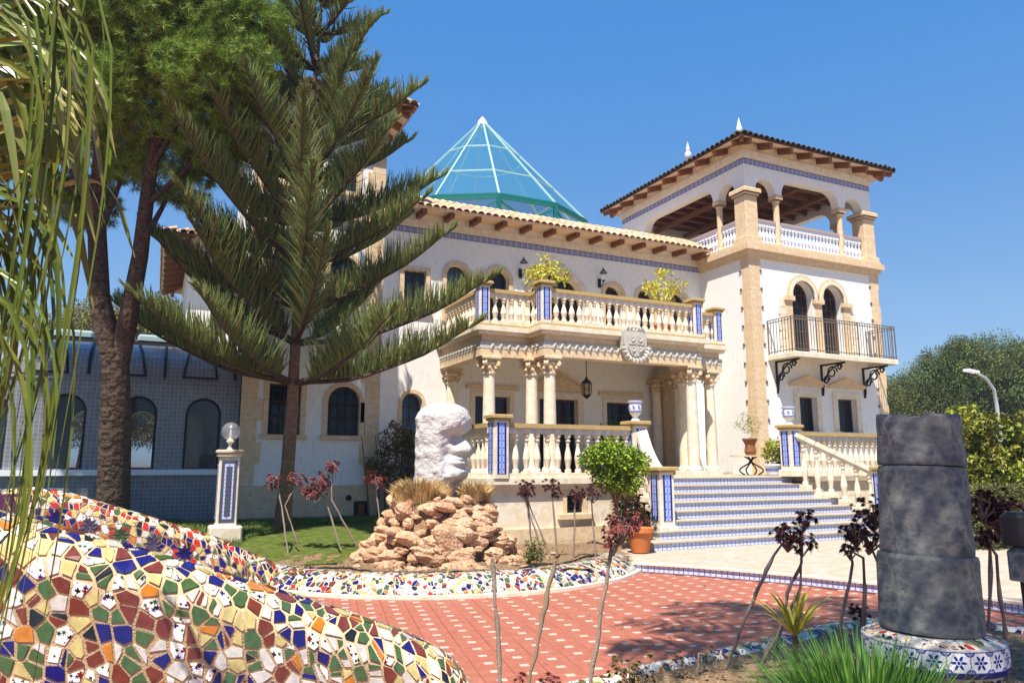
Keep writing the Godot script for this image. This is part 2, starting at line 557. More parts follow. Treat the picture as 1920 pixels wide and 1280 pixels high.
# ---------------------------------------------------------------- the scene
func _ready() -> void:
	var cam := Camera3D.new()
	cam.name = "camera"
	cam.position = Vector3(0, 1.64, 0)
	cam.rotation = Vector3(deg_to_rad(9.42), deg_to_rad(-25.65), 0)
	cam.fov = 49.92
	cam.near = 0.05
	cam.far = 900.0
	add_child(cam)
	cam.current = true
	var env := Environment.new()
	env.background_mode = Environment.BG_SKY
	var sky := Sky.new()
	var sm := ProceduralSkyMaterial.new()
	sm.sky_top_color = Color(0.033, 0.138, 0.355).linear_to_srgb()
	sm.sky_horizon_color = Color(0.27, 0.385, 0.49).linear_to_srgb()
	sm.sky_curve = 0.15
	sm.ground_horizon_color = Color(0.55, 0.52, 0.46)
	sm.ground_bottom_color = Color(0.36, 0.31, 0.25)
	sky.sky_material = sm
	env.sky = sky
	env.tonemap_mode = Environment.TONE_MAPPER_LINEAR
	env.tonemap_exposure = 2.0
	env.sdfgi_enabled = true
	env.ssao_enabled = true
	env.ssil_enabled = true
	env.fog_enabled = true
	env.fog_density = 0.0006
	env.fog_light_color = Color(0.6, 0.7, 0.85)
	var we := WorldEnvironment.new()
	we.name = "world_environment"
	we.environment = env
	add_child(we)
	var sun := DirectionalLight3D.new()
	sun.name = "sun"
	sun.light_energy = 1.35
	sun.light_color = Color(1.0, 0.965, 0.91)
	sun.light_angular_distance = 0.5
	sun.shadow_enabled = true
	add_child(sun)
	sun.look_at_from_position(Vector3(-3.5, 10.0, 3.9), Vector3.ZERO)
	materials()
	grounds()
	villa()
	rear_tower()
	left_wing()
	glass_pyramid()
	terrace()
	staircase()
	pool_house()
	mosaics()
	rockery()
	stone_head()
	norfolk_pine()
	aleppo_pine()
	palms()
	furnishings()
	garden_plants()
	distance()

const FRONT := Basis.IDENTITY
const LEFTF := Basis(Vector3(0, 0, 1), Vector3(0, 1, 0), Vector3(-1, 0, 0))
const RIGHTF := Basis(Vector3(0, 0, -1), Vector3(0, 1, 0), Vector3(1, 0, 0))
const BACKF := Basis(Vector3(-1, 0, 0), Vector3(0, 1, 0), Vector3(0, 0, -1))

# a window filling an opening of a front wall: frame (sub-parts: pane, glazing bars or a grille)
func window(host: Node3D, x0: float, x1: float, y0: float, y1: float, r: float, z: float, opts := {}) -> void:
	var dep: float = opts.get("deep", 0.16)
	var fw: float = opts.get("fw", 0.05)
	var f := MB.new()
	f.x = Transform3D(FRONT, Vector3(0, 0, z - dep))
	f.wall(x0, x1, y0, y1, 0.05, [[x0 + fw, x1 - fw, y0 + fw, y1 - fw, maxf(0.0, r - fw)]])
	if r > 0.0:   # cut the frame to the arch: the wall hides its corners, so keep it a plain slab behind
		pass
	var fr := wput(opts.get("called", "window"), f, opts.get("frame", M.dark_wood), host)
	var p := MB.new()
	p.x = f.x
	p.quad(Vector3(x0 + fw, y0 + fw, -0.02), Vector3(x1 - fw, y0 + fw, -0.02), Vector3(x1 - fw, y1 - fw, -0.02), Vector3(x0 + fw, y1 - fw, -0.02))
	wput("pane", p, opts.get("pane", M.glass), fr)
	var nx: int = opts.get("nx", 2)
	var ny: int = opts.get("ny", 3)
	var bw: float = opts.get("bw", 0.03)
	for k in range(1, nx):
		var b := MB.new()
		b.x = f.x
		var q := lerpf(x0, x1, float(k) / nx)
		b.span(Vector3(q - bw * 0.5, y0 + fw, -0.015), Vector3(q + bw * 0.5, y1 - fw, 0.0))
		wput("glazing_bar", b, opts.get("frame", M.dark_wood), fr)
	for k in range(1, ny):
		var b := MB.new()
		b.x = f.x
		var q := lerpf(y0, y1, float(k) / ny)
		b.span(Vector3(x0 + fw, q - bw * 0.5, -0.015), Vector3(x1 - fw, q + bw * 0.5, 0.002))
		wput("glazing_bar", b, opts.get("frame", M.dark_wood), fr)
	if opts.has("grille"):
		var b := MB.new()
		b.x = Transform3D(FRONT, Vector3(0, 0, z - 0.05))
		var n: int = opts.grille
		for k in n:
			var q := lerpf(x0, x1, (k + 0.5) / n)
			b.span(Vector3(q - 0.01, y0, -0.01), Vector3(q + 0.01, y1, 0.01))
		for k in 4:
			var q := lerpf(y0, y1, (k + 0.5) / 4.0)
			b.span(Vector3(x0, q - 0.01, -0.012), Vector3(x1, q + 0.01, 0.012))
		wput("grille", b, M.iron, fr)

# stone surround standing proud of the wall round an opening
func surround(host: Node3D, x0: float, x1: float, y0: float, y1: float, r: float, z: float, w := 0.12, proud := 0.035, m: Material = null) -> void:
	var f := MB.new()
	f.x = Transform3D(FRONT, Vector3(0, 0, z + proud))
	if r > 0.0:
		var n := 14
		var rr := r + w
		var pts := PackedVector2Array()
		pts.append(Vector2(x0 - w, y0)); pts.append(Vector2(x0, y0))
		var cx0 := x0 + r
		var cx1 := x1 - r
		for k in n + 1:
			var t := PI - PI * k / n
			pts.append(Vector2((cx0 if t > PI * 0.5 else cx1) + cos(t) * r, y1 - r + sin(t) * r))
		pts.append(Vector2(x1, y0)); pts.append(Vector2(x1 + w, y0))
		for k in n + 1:
			var t := PI * k / n
			pts.append(Vector2((cx1 if t < PI * 0.5 else cx0) + cos(t) * rr, y1 - r + sin(t) * rr))
		f.plate(pts, -proud - 0.01, 0.0)
	else:
		f.wall(x0 - w, x1 + w, y0 - w * 0.4, y1 + w, proud + 0.01, [[x0, x1, y0, y1, 0.0]])
	wput("window_surround", f, m if m else M.stone, host)

func sill(host: Node3D, x0: float, x1: float, y: float, z: float) -> void:
	var f := MB.new()
	f.span(Vector3(x0 - 0.16, y - 0.1, z - 0.02), Vector3(x1 + 0.16, y, z + 0.1))
	wput("window_sill", f, M.stone, host)

func pediment(host: Node3D, x0: float, x1: float, y: float, h: float, z: float) -> void:
	var f := MB.new()
	f.plate(PackedVector2Array([Vector2(x0, y), Vector2(x1, y), Vector2(x1, y + 0.07), Vector2((x0 + x1) * 0.5, y + h), Vector2(x0, y + 0.07)]), z - 0.02, z + 0.08)
	f.x = Transform3D(FRONT, Vector3(0, 0, 0))
	var c := (x0 + x1) * 0.5
	f.bar(Vector3(x0 - 0.04, y + 0.06, z + 0.06), Vector3(c + 0.02, y + h + 0.03, z + 0.06), 0.2, 0.06)
	f.bar(Vector3(c - 0.02, y + h + 0.03, z + 0.063), Vector3(x1 + 0.04, y + 0.06, z + 0.063), 0.2, 0.06)
	wput("pediment", f, M.stone, host)

# half-round roof tiles laid down a slope: origin at the eave, along = unit vector of the eave, up = unit vector up the slope
func tile_slope(a: Vector3, along: Vector3, up: Vector3, L: float, run: float, ts: Array, cols: Array, lim = null, tone := 0) -> void:
	var n := int(L / 0.22)
	var rows := int(run / 0.36)
	var nrm := up.cross(along).normalized()
	if nrm.y < 0:
		nrm = -nrm
	for k in n:
		for r in rows:
			var s := (k + 0.5) * L / n
			if lim != null and not lim.call(s, r * 0.36):
				continue
			var p := a + along * s + up * (r * 0.36) + nrm * (rv(0.0, 0.012) + 0.012)
			ts.append(Transform3D(Basis(along, nrm, up), p))
			var w := rv(0.72, 1.12)
			cols.append(Color(w, w * rv(0.9, 1.05), w * rv(0.82, 1.05)) if tone == 0 else Color(w, w, w * rv(0.8, 1.1)))

func tile_mesh() -> ArrayMesh:
	var b := MB.new()
	var n := 6
	for k in n:
		var t0 := PI * k / n
		var t1 := PI * (k + 1) / n
		var p := func(t: float, z: float, r: float) -> Vector3: return Vector3(cos(t) * r, sin(t) * r * 0.85, z)
		b.quad(p.call(t0, -0.04, 0.108), p.call(t0, 0.40, 0.09), p.call(t1, 0.40, 0.09), p.call(t1, -0.04, 0.108))
		b.quad(p.call(t0, -0.04, 0.088), p.call(t0, -0.04, 0.108), p.call(t1, -0.04, 0.108), p.call(t1, -0.04, 0.088))
		b.quad(p.call(t0, 0.40, 0.075), p.call(t0, -0.04, 0.088), p.call(t1, -0.04, 0.088), p.call(t1, 0.40, 0.075))
	return b.done()

func baluster_mesh(h: float, r := 0.075) -> ArrayMesh:
	var b := MB.new()
	b.lathe([[r * 0.95, 0.0], [r * 0.95, h * 0.08], [r * 0.6, h * 0.11], [r * 0.75, h * 0.2], [r * 1.05, h * 0.36], [r * 0.85, h * 0.5], [r * 0.45, h * 0.66], [r * 0.5, h * 0.76], [r * 0.8, h * 0.82], [r * 0.5, h * 0.87], [r * 0.95, h * 0.92], [r * 0.95, h]], 8)
	return b.done()

# plinth, balusters and coping between two points; panels of blue tile on the top strip
func balustrade(host: Node3D, a: Vector3, b: Vector3, h: float, step := 0.24, wide := 0.2, cop: Material = null, body: Material = null, strip := true) -> void:
	var d := (b - a)
	var L := d.length()
	var u := d / L
	var cm: Material = cop if cop else M.lichen
	var bm: Material = body if body else M.cream
	var p := MB.new()
	p.bar(a + Vector3.UP * 0.05, b + Vector3.UP * 0.05, wide * 0.9, 0.1)
	wput("plinth", p, bm, host)
	p = MB.new()
	p.bar(a + Vector3.UP * (h - 0.045), b + Vector3.UP * (h - 0.045), wide * 1.25, 0.09)
	wput("coping", p, cm, host)
	p = MB.new()
	p.bar(a + Vector3.UP * (h - 0.145), b + Vector3.UP * (h - 0.145), wide * 0.75, 0.11)
	wput("top_rail", p, bm, host)
	var n := maxi(1, int(round(L / step)))
	var bh := h - 0.29
	var key := "bal%.2f" % bh
	if not M.has(key):
		M[key] = baluster_mesh(bh)
	for k in n:
		var q := a + u * (L * (k + 0.5) / n) + Vector3.UP * 0.095
		put("baluster", M[key], bm, host, Transform3D(Basis.IDENTITY, q - host.position))
	if strip:
		var nrm := u.cross(Vector3.UP)
		p = MB.new()
		for k in n:
			var q := a + u * (L * k / n) + Vector3.UP * (h - 0.145) + nrm * (wide * 0.375 + 0.004)
			p.x = Transform3D(Basis(u, Vector3.UP, nrm), q)
			p.box(Vector3(0, 0, 0), Vector3(0.075, 0.075, 0.008))
		wput("tile_dot", p, M.azulejo, host)

# square tiled pillar with coping; panels on the faces that are asked for
func pillar(host: Node3D, at: Vector3, w: float, h: float, faces := [0, 1], plinth := 0.18) -> void:
	var b := MB.new()
	b.bbox(at + Vector3(0, h * 0.5, 0), Vector3(w, h, w), 0.015)
	if plinth > 0.0:
		b.bbox(at + Vector3(0, plinth * 0.5, 0), Vector3(w + 0.1, plinth, w + 0.1), 0.02)
	var pl := wput("pillar", b, M.cream, host)
	b = MB.new()
	b.bbox(at + Vector3(0, h + 0.03, 0), Vector3(w + 0.14, 0.07, w + 0.14), 0.015)
	b.bbox(at + Vector3(0, h - 0.03, 0), Vector3(w + 0.06, 0.05, w + 0.06), 0.01)
	wput("pillar_cap", b, M.lichen, pl)
	for f in faces:
		b = MB.new()
		b.x = Transform3D([FRONT, LEFTF, RIGHTF][f], at)
		var y0 := plinth + 0.1
		var y1 := h - 0.1
		b.box(Vector3(0, (y0 + y1) * 0.5, w * 0.5 + 0.004), Vector3(w * 0.62, y1 - y0, 0.012), 1.0, roundf((y1 - y0) / 0.15))
		wput("tile_panel", b, M.panel, pl)

func column(host: Node3D, x: float, z: float, y0: float, y1: float, r: float) -> void:
	var b := MB.new()
	var h := y1 - y0
	b.lathe([[r * 1.02, 0.0], [r * 1.02, h * 0.3], [r * 0.88, h - 0.42], [r * 1.05, h - 0.41], [r * 1.05, h - 0.37], [r * 0.88, h - 0.36]], 16, Vector3(x, y0, z))
	var c := wput("column", b, M.stone if r < 0.14 else M.cream, host)
	b = MB.new()
	b.bbox(Vector3(x, y0 + 0.06, z), Vector3(r * 2.7, 0.12, r * 2.7), 0.015)
	b.lathe([[r * 1.3, 0.12], [r * 1.35, 0.16], [r * 1.2, 0.21], [r * 1.02, 0.24]], 16, Vector3(x, y0, z))
	wput("column_base", b, M.cream, c)
	b = MB.new()   # capital with scrolls under a square slab
	b.lathe([[r * 0.9, h - 0.36], [r * 0.95, h - 0.26], [r * 1.25, h - 0.17], [r * 1.2, h - 0.12]], 16, Vector3(x, y0, z))
	b.bbox(Vector3(x, y1 - 0.03, z), Vector3(r * 3.0, 0.06, r * 3.0), 0.012)
	b.bbox(Vector3(x, y1 - 0.085, z), Vector3(r * 2.6, 0.05, r * 2.6), 0.012)
	for sx in [-1, 1]:
		for sz in [-1, 1]:
			var p := Vector3(x + sx * r * 1.1, y1 - 0.17, z + sz * r * 1.1)
			var a := Vector3(sz, 0, -sx).normalized()
			b.tube([p - a * r * 0.35, p + a * r * 0.35], [r * 0.42, r * 0.42], 8)
	for k in 8:
		var t := TAU * (k + 0.5) / 8
		b.leaf(Vector3(x + sin(t) * r * 0.95, y1 - 0.36, z + cos(t) * r * 0.95), Vector3(sin(t) * 0.3, 1, cos(t) * 0.3).normalized(), Vector3(sin(t), 0, cos(t)), 0.17, r * 0.8, 0.4)
	wput("capital", b, M.stone, c)

# ---------------------------------------------------------------- ground
func soil_h(x: float, z: float) -> float:   # the lawn rises gently towards the house
	var t := clampf((-z - 12.4) / 3.6, 0.0, 1.0)
	return 0.06 + 0.26 * t * t * (3 - 2 * t) + 0.14 * clampf((1.0 - x) / 3.0, 0.0, 1.0) * t

func grounds() -> void:
	var b := MB.new()
	b.quad(Vector3(-450, -0.2, 450), Vector3(450, -0.2, 450), Vector3(450, -0.2, -450), Vector3(-450, -0.2, -450))
	struct("ground", b, M.soil)
	# lawn between the rockery bed and the house
	b = MB.new()
	var n := 60
	for j in n:
		for k in n:
			var q := func(a: int, c: int) -> Vector3:
				var x := -14.0 + 20.0 * a / n
				var z := -12.2 - 18.0 * c / n
				return Vector3(x, soil_h(x, z) + sin(x * 7.0) * sin(z * 6.3) * 0.008, z)
			var p0: Vector3 = q.call(k, j)
			if p0.x > 5.9 and p0.z < -13.5:
				continue
			b.quad(p0, q.call(k + 1, j), q.call(k + 1, j + 1), q.call(k, j + 1))
	struct("lawn", b, M.grass_base)
	var gb := MB.new()
	for k in 5:
		var t := TAU * k / 5
		gb.col = Color(0.9, 1, 0.8)
		gb.leaf(Vector3(cos(t) * 0.02, 0, sin(t) * 0.02), Vector3(cos(t) * 0.4, 1, sin(t) * 0.4).normalized(), Vector3(-cos(t), 0.4, -sin(t)).normalized(), 0.06 + 0.02 * (k % 3), 0.008, 0.2)
	rng.seed = 5
	var ts := []
	var cs := []
	for k in 26000:
		var x := rv(-3, 6.0)
		var z := rv(-19, -13.0)
		if Vector2(x - 4.77, z + 13.1).length() < 3.5 or sin(x * 1.3 + z * 2.1) + sin(z * 3.0) > 1.1:
			continue
		var s := rv(0.7, 1.5)
		ts.append(Transform3D(Basis(Vector3.UP, rv(0, TAU)).scaled(Vector3(s, s, s)), Vector3(x, soil_h(x, z), z)))
		var w := rv(0.7, 1.2)
		cs.append(Color(0.16 * w, 0.20 * w, 0.045 * w))
	var gr := many("grass", gb.done(), M.leaf, self, ts, cs)
	tag(gr, "short green lawn with bare patches between rockery and rear tower", "grass")
	# cream paved path round the plaza and before the steps, a kerb of blue tile down to the plaza
	b = MB.new()
	var poly := PackedVector2Array()
	var edge := plaza_edge()
	for p in edge:
		poly.append(p)
	poly.append(Vector2(40, 6)); poly.append(Vector2(60, -40)); poly.append(Vector2(22.5, -40)); poly.append(Vector2(22.5, -13.3)); poly.append(Vector2(6.3, -13.3)); poly.append(Vector2(7.0, -11.2))
	b.prism(poly, -0.19, 0.0)
	struct("path", b, M.paving)
	var step := thing("tiled_kerb", "low curved kerb of pale blue tiles dropping from cream path to red plaza", "kerb", Vector3(8.3, GP, -9))
	var L := 0.0
	for k in edge.size() - 1:
		var a: Vector2 = edge[k]
		var c: Vector2 = edge[k + 1]
		var d := (c - a).normalized()
		var nn := Vector2(d.y, -d.x)
		var m := int(a.distance_to(c) / 0.15)
		for i in m:
			var q := a.lerp(c, (i + 0.5) / m)
			var wd := a.distance_to(c) / m - 0.006
			var bb := "kerbtile%d" % k
			if not M.has(bb):
				var t := MB.new()
				t.box(Vector3.ZERO, Vector3(wd, 0.118, 0.012))
				M[bb] = t.done()
			var ang := atan2(-d.y, d.x)
			put("tile", M[bb], M.azulejo_pale, step, Transform3D(Basis(Vector3.UP, ang), Vector3(q.x, GP + 0.072, q.y) + Vector3(-nn.x, 0, -nn.y) * 0.008 - step.position))
		var s := MB.new()
		s.bar(Vector3(a.x, -0.011, a.y), Vector3(c.x, -0.011, c.y), 0.09, 0.03)
		wput("nosing", s, M.cream, step)
		L += a.distance_to(c)
	# red tiled plaza: slabs of terracotta with small white insets
	b = MB.new()
	poly = PackedVector2Array()
	for p in edge:
		poly.append(p)
	poly.append(Vector2(9.5, 8)); poly.append(Vector2(-9, 8)); poly.append(Vector2(-9, -12.5)); poly.append(Vector2(7.4, -12.5))
	b.prism(poly, -0.19, GP - 0.012)
	struct("plaza", b, M.terracotta_b)
	var host := thing("plaza_tiles", "red terracotta floor tiles with small white insets paving the round plaza", "paving", Vector3(5, GP, -7))
	var pw := 0.30
	var pl := 0.27
	var tb := MB.new()
	tb.bbox(Vector3(0, -0.01, 0), Vector3(pw - 0.004, 0.02, pl - 0.004), 0.004)
	var big := tb.done()
	var sq := MB.new()
	sq.bbox(Vector3(0, -0.003, 0), Vector3(0.085, 0.012, 0.066), 0.002)
	var sqm := sq.done()
	var bs := Basis(Vector3.UP, deg_to_rad(-11.7))
	rng.seed = 9
	var cand := []
	for i in range(-24, 40):
		for j in range(-30, 40):
			for inset in 2:
				var p := bs * Vector3(i * pw, 0, (j + 0.5 * (absi(i) % 2) + 0.5 * (1 - inset)) * pl) + Vector3(3.02, 0, -7.23)
				var q := Vector2(p.x, p.z)
				if not Geometry2D.is_point_in_polygon(q, poly) or q.distance_to(Vector2(4.77, -13.12)) < 3.45:
					continue
				var dir := Vector2(p.x * 0.433 - p.z * 0.901, p.x * 0.901 + p.z * 0.433)
				if dir.x < 3.0 or absf(dir.y) > dir.x * 0.8 + 0.5 or p.z > -3.6:
					continue
				cand.append([dir.x, p, inset])
	cand.sort_custom(func(a, c): return a[0] < c[0])
	var cnt := [0, 0]
	var rest := [[], []]
	var reds := [M.terracotta, M.terracotta_b, M.terracotta_c]
	for e in cand:
		var p: Vector3 = e[1]
		var inset: int = e[2]
		var t := Transform3D(bs, Vector3(p.x, GP + rv(-0.002, 0.002), p.z) - host.position)
		if cnt[inset] < 290:
			put("white_inset" if inset else "floor_tile", sqm if inset else big, M.inset if inset else reds[rng.randi() % 3], host, t)
			cnt[inset] += 1
		else:
			rest[inset].append(t)
	many("floor_tiles", big, M.terracotta, host, rest[0])
	many("white_insets", sqm, M.inset, host, rest[1])

func plaza_edge() -> Array:
	return [Vector2(7.30, -10.65), Vector2(7.56, -10.3), Vector2(7.96, -9.8), Vector2(8.33, -9.15), Vector2(8.78, -8.35), Vector2(9.17, -7.34), Vector2(9.42, -6.1), Vector2(9.55, -4.6), Vector2(9.5, -2.5), Vector2(9.2, 0.0)]

# ---------------------------------------------------------------- villa
func placed_x(t: Transform3D) -> MB:
	var b := MB.new()
	b.x = t
	return b

func villa() -> void:
	var h := thing("villa", "white villa with arched windows, pillared porch and open corner tower under a tiled hip roof", "house", Vector3(11, 0, ZM))
	rng.seed = 11
	var b := placed_x(Transform3D(FRONT, Vector3(0, 0, ZM)))
	var arches := [[6.97, 7.62, 5.5, 7.14], [8.24, 8.89, 5.5, 7.17], [12.18, 12.82, 5.5, 7.1], [13.4, 14.04, 5.5, 7.1], [14.68, 15.36, 5.5, 7.1]]
	var ops := [[5.74, 6.36, 5.8, 6.84, 0.0], [5.76, 6.32, 1.4, 3.48, 0.28], [7.85, 8.91, 2.0, 3.48, 0.0], [9.85, 11.13, 1.34, 3.48, 0.0], [12.15, 13.18, 2.0, 3.45, 0.0], [14.75, 15.35, 1.9, 3.35, 0.0], [9.55, 11.45, 5.0, 7.28, 0.95]]
	for a in arches:
		ops.append([a[0], a[1], a[2], a[3], (a[1] - a[0]) * 0.5])
	b.wall(4.9, XT + 0.1, 0.0, 8.5, 0.32, ops)
	wput("wall", b, M.plaster, h)
	b = MB.new()
	b.span(Vector3(4.9, 0.0, -27.5), Vector3(16, 8.5, -27.2))
	b.span(Vector3(4.9, 0.0, -27.4), Vector3(5.2, 8.5, ZM - 0.33))
	b.span(Vector3(5.2, 4.6, -27.2), Vector3(16.0, 4.8, ZM - 0.33))
	wput("back_wall", b, M.plaster, h)
	for a in arches:
		var r: float = (a[1] - a[0]) * 0.5
		surround(h, a[0], a[1], a[2], a[3], r, ZM, 0.13)
		window(h, a[0], a[1], a[2], a[3], r, ZM, {"pane": M.blue_glass if a[0] < 8 else M.glass, "deep": 0.2})
	surround(h, 9.55, 11.45, 5.0, 7.28, 0.95, ZM, 0.2, 0.05, M.cream)
	window(h, 9.55, 11.45, 5.0, 7.28, 0.95, ZM, {"nx": 5, "ny": 4, "deep": 0.26, "called": "door"})
	surround(h, 5.74, 6.36, 5.8, 6.84, 0.0, ZM, 0.12)
	sill(h, 5.74, 6.36, 5.78, ZM)
	window(h, 5.74, 6.36, 5.8, 6.84, 0.0, ZM, {"pane": M.blue_glass, "ny": 4, "grille": 3})
	surround(h, 5.76, 6.32, 1.4, 3.48, 0.28, ZM, 0.1)
	window(h, 5.76, 6.32, 1.4, 3.48, 0.28, ZM, {"pane": M.blue_glass, "ny": 6, "deep": 0.22})
	for q in [[7.85, 8.91, 2.0, 3.48], [12.15, 13.18, 2.0, 3.45]]:
		surround(h, q[0], q[1], q[2], q[3], 0.0, ZM, 0.13, 0.04, M.cream)
		window(h, q[0], q[1], q[2], q[3], 0.0, ZM, {"nx": 3, "ny": 4})
		b = MB.new()
		b.span(Vector3(q[0] - 0.28, q[3] + 0.2, ZM - 0.01), Vector3(q[1] + 0.28, q[3] + 0.3, ZM + 0.12))
		wput("window_cornice", b, M.stone, h)
	surround(h, 9.85, 11.13, 1.34, 3.48, 0.0, ZM, 0.2, 0.05, M.cream)
	window(h, 9.85, 11.13, 1.34, 3.48, 0.0, ZM, {"nx": 4, "ny": 4, "called": "door"})
	pediment(h, 9.5, 11.5, 3.72, 0.5, ZM)
	window(h, 14.75, 15.35, 1.9, 3.35, 0.0, ZM)
	# frieze of blue tile, cream cornice, rafters and tiled eave
	b = MB.new()
	for k in 58:
		var x := 4.95 + k * 0.19
		b.quad(Vector3(x, 7.9, ZM + 0.015), Vector3(x + 0.187, 7.9, ZM + 0.015), Vector3(x + 0.187, 8.07, ZM + 0.015), Vector3(x, 8.07, ZM + 0.015))
	wput("tile_frieze", b, M.band, h)
	b = MB.new()
	b.span(Vector3(4.94, 8.075, ZM + 0.0), Vector3(15.97, 8.29, ZM + 0.04))
	wput("cornice", b, M.cream, h)
	var zo := ZM + 0.62
	for k in 14:
		var x := 5.3 + k * 0.80
		if x > 15.9:
			break
		b = MB.new()
		b.bar(Vector3(x, 8.41, ZM - 0.1), Vector3(x, 8.37, zo - 0.03), 0.13, 0.14)
		wput("rafter", b, M.wood, h)
	b = MB.new()
	b.bar(Vector3(10.42, 8.52, ZM - 0.2), Vector3(10.42, 8.465, zo), 11.05, 0.04)
	wput("soffit", b, M.soffit, h)
	b = MB.new()
	b.bar(Vector3(10.42, 8.49, zo + 0.04), Vector3(10.42, 9.20, zo + 0.04 - 1.40), 10.95, 0.03)
	b.span(Vector3(4.96, 8.44, zo - 0.01), Vector3(15.9, 8.50, zo + 0.035))
	wput("eave_board", b, M.soffit, h)
	var ts := []
	var cs := []
	tile_slope(Vector3(4.95, 8.475, zo + 0.05), Vector3.RIGHT, Vector3(0, 0.52, -1).normalized(), 11.0, 1.5, ts, cs)
	var loc := Transform3D(Basis.IDENTITY, -h.position)
	for k in ts.size():
		ts[k] = loc * ts[k]
	many("roof_tiles", tile_mesh(), M.roof_tile, h, ts, cs)
	b = MB.new()
	b.span(Vector3(4.95, 8.45, -27.5), Vector3(15.9, 8.90, ZM - 0.6))
	wput("flat_roof", b, M.soffit, h)
	open_tower(h)
	porch(h)

func arcade(h: Node3D, t: Transform3D, x0: float, x1: float, mid: Array) -> void:
	var b := placed_x(t)
	b.wall(x0, x1, 10.12, 11.0, 0.3, mid)
	wput("arcade", b, M.plaster, h)

func open_tower(h: Node3D) -> void:
	var XR := 21.68
	var ZK := -23.2
	# lower walls
	var b := placed_x(Transform3D(FRONT, Vector3(0, 0, ZT)))
	var d1 := [17.66, 18.62, 5.0, 7.35, 0.48]
	var d2 := [18.98, 19.94, 5.0, 7.35, 0.48]
	var w1 := [17.7, 18.44, 2.6, 3.66, 0.0]
	var w2 := [19.36, 20.2, 2.6, 3.66, 0.0]
	b.wall(XT, XR, 0.0, 8.0, 0.3, [d1, d2, w1, w2])
	wput("wall", b, M.plaster, h)
	b = placed_x(Transform3D(LEFTF, Vector3(XT, 0, 0)))
	b.wall(ZK, ZT - 0.3, 0.0, 8.0, 0.3, [])
	wput("wall", b, M.plaster, h)
	b = placed_x(Transform3D(RIGHTF, Vector3(XR, 0, 0)))
	b.wall(-ZT + 0.3, -ZK, 0.0, 8.0, 0.3, [[18.6, 19.5, 5.6, 7.2, 0.45]])
	wput("wall", b, M.plaster, h)
	b = MB.new()
	b.span(Vector3(XT + 0.3, 0, ZK), Vector3(XR - 0.3, 8.0, ZK + 0.3))
	b.span(Vector3(XT + 0.3, 4.7, ZK + 0.3), Vector3(XR - 0.3, 4.9, ZT - 0.3))
	wput("back_wall", b, M.plaster, h)
	# doors to the balcony: arch mouldings on small columns
	for d in [d1, d2]:
		surround(h, d[0], d[1], 6.78, d[3], d[4], ZT, 0.2, 0.06, M.stone)
		surround(h, d[0], d[1], 6.78, d[3] - 0.0, d[4], ZT, 0.09, 0.1, M.cream)
		window(h, d[0], d[1], d[2], d[3], d[4], ZT, {"deep": 0.26, "nx": 4, "ny": 6, "called": "door", "pane": M.glass, "bw": 0.04, "fw": 0.09})
	for x in [17.52, 18.8, 20.08]:
		b = MB.new()
		b.span(Vector3(x - 0.14, 5.0, ZT - 0.01), Vector3(x + 0.14, 6.66, ZT + 0.05))
		b.span(Vector3(x - 0.2, 6.66, ZT - 0.02), Vector3(x + 0.2, 6.8, ZT + 0.12))
		wput("door_jamb", b, M.stone, h)
	for x in [17.3, 20.3]:
		for k in 7:
			b = MB.new()
			b.span(Vector3(x - 0.16 - 0.06 * (k % 2), 4.95 + k * 0.25, ZT - 0.01), Vector3(x + 0.16 + 0.06 * (k % 2), 4.95 + k * 0.25 + 0.235, ZT + 0.03))
			wput("quoin_block", b, M.cream, h)
	for w in [w1, w2]:
		surround(h, w[0], w[1], w[2], w[3], 0.0, ZT, 0.2, 0.05, M.cream)
		window(h, w[0], w[1], w[2], w[3], 0.0, ZT, {"nx": 3, "ny": 1, "pane": M.glass})
		pediment(h, w[0] - 0.36, w[1] + 0.36, 3.98, 0.3, ZT)
		for x in [w[0] - 0.1, w[1] + 0.1]:
			b = MB.new()
			b.span(Vector3(x - 0.12, w[2] - 0.12, ZT - 0.01), Vector3(x + 0.12, w[2] + 0.02, ZT + 0.1))
			wput("sill_block", b, M.cream, h)
	# toothed corner strips with iron studs
	for s in [[XT - 0.012, 0.42, 1], [XR - 0.36, 0.38, 0]]:
		for k in 12:
			b = MB.new()
			var y := 1.32 + k * 0.555
			var wd: float = s[1] + (0.05 if k % 2 else 0.0)
			b.span(Vector3(s[0], y, ZT - 0.02), Vector3(s[0] + wd, y + 0.552, ZT + 0.018))
			if s[2] == 1:
				b.span(Vector3(XT - 0.012, y, ZT - 0.30 - (0.05 if k % 2 else 0.0)), Vector3(XT + 0.02, y + 0.552, ZT - 0.02))
			wput("quoin_block", b, M.stone, h)
	for k in 11:
		var y := 1.75 + k * 0.575
		for p in [[XT + 0.45, ZT + 0.02, 0], [XT - 0.02, ZT - 0.36, 1], [XR - 0.38, ZT + 0.02, 0]]:
			b = MB.new()
			b.x = Transform3D(LEFTF if p[2] else FRONT, Vector3(p[0], y, p[1]))
			b.plate(PackedVector2Array([Vector2(0, -0.05), Vector2(0.05, 0), Vector2(0, 0.05), Vector2(-0.05, 0)]), -0.01, 0.016)
			wput("stud", b, M.rail_iron, h)
	# string course under the open storey
	for q in [[0.05, 7.88, 7.98], [0.11, 7.98, 8.10], [0.20, 8.10, 8.28], [0.13, 8.28, 8.38]]:
		b = MB.new()
		b.span(Vector3(XT - q[0], q[1], ZK - q[0]), Vector3(XR + q[0], q[2] - 0.002, ZT + q[0]))
		wput("string_course", b, M.stone, h)
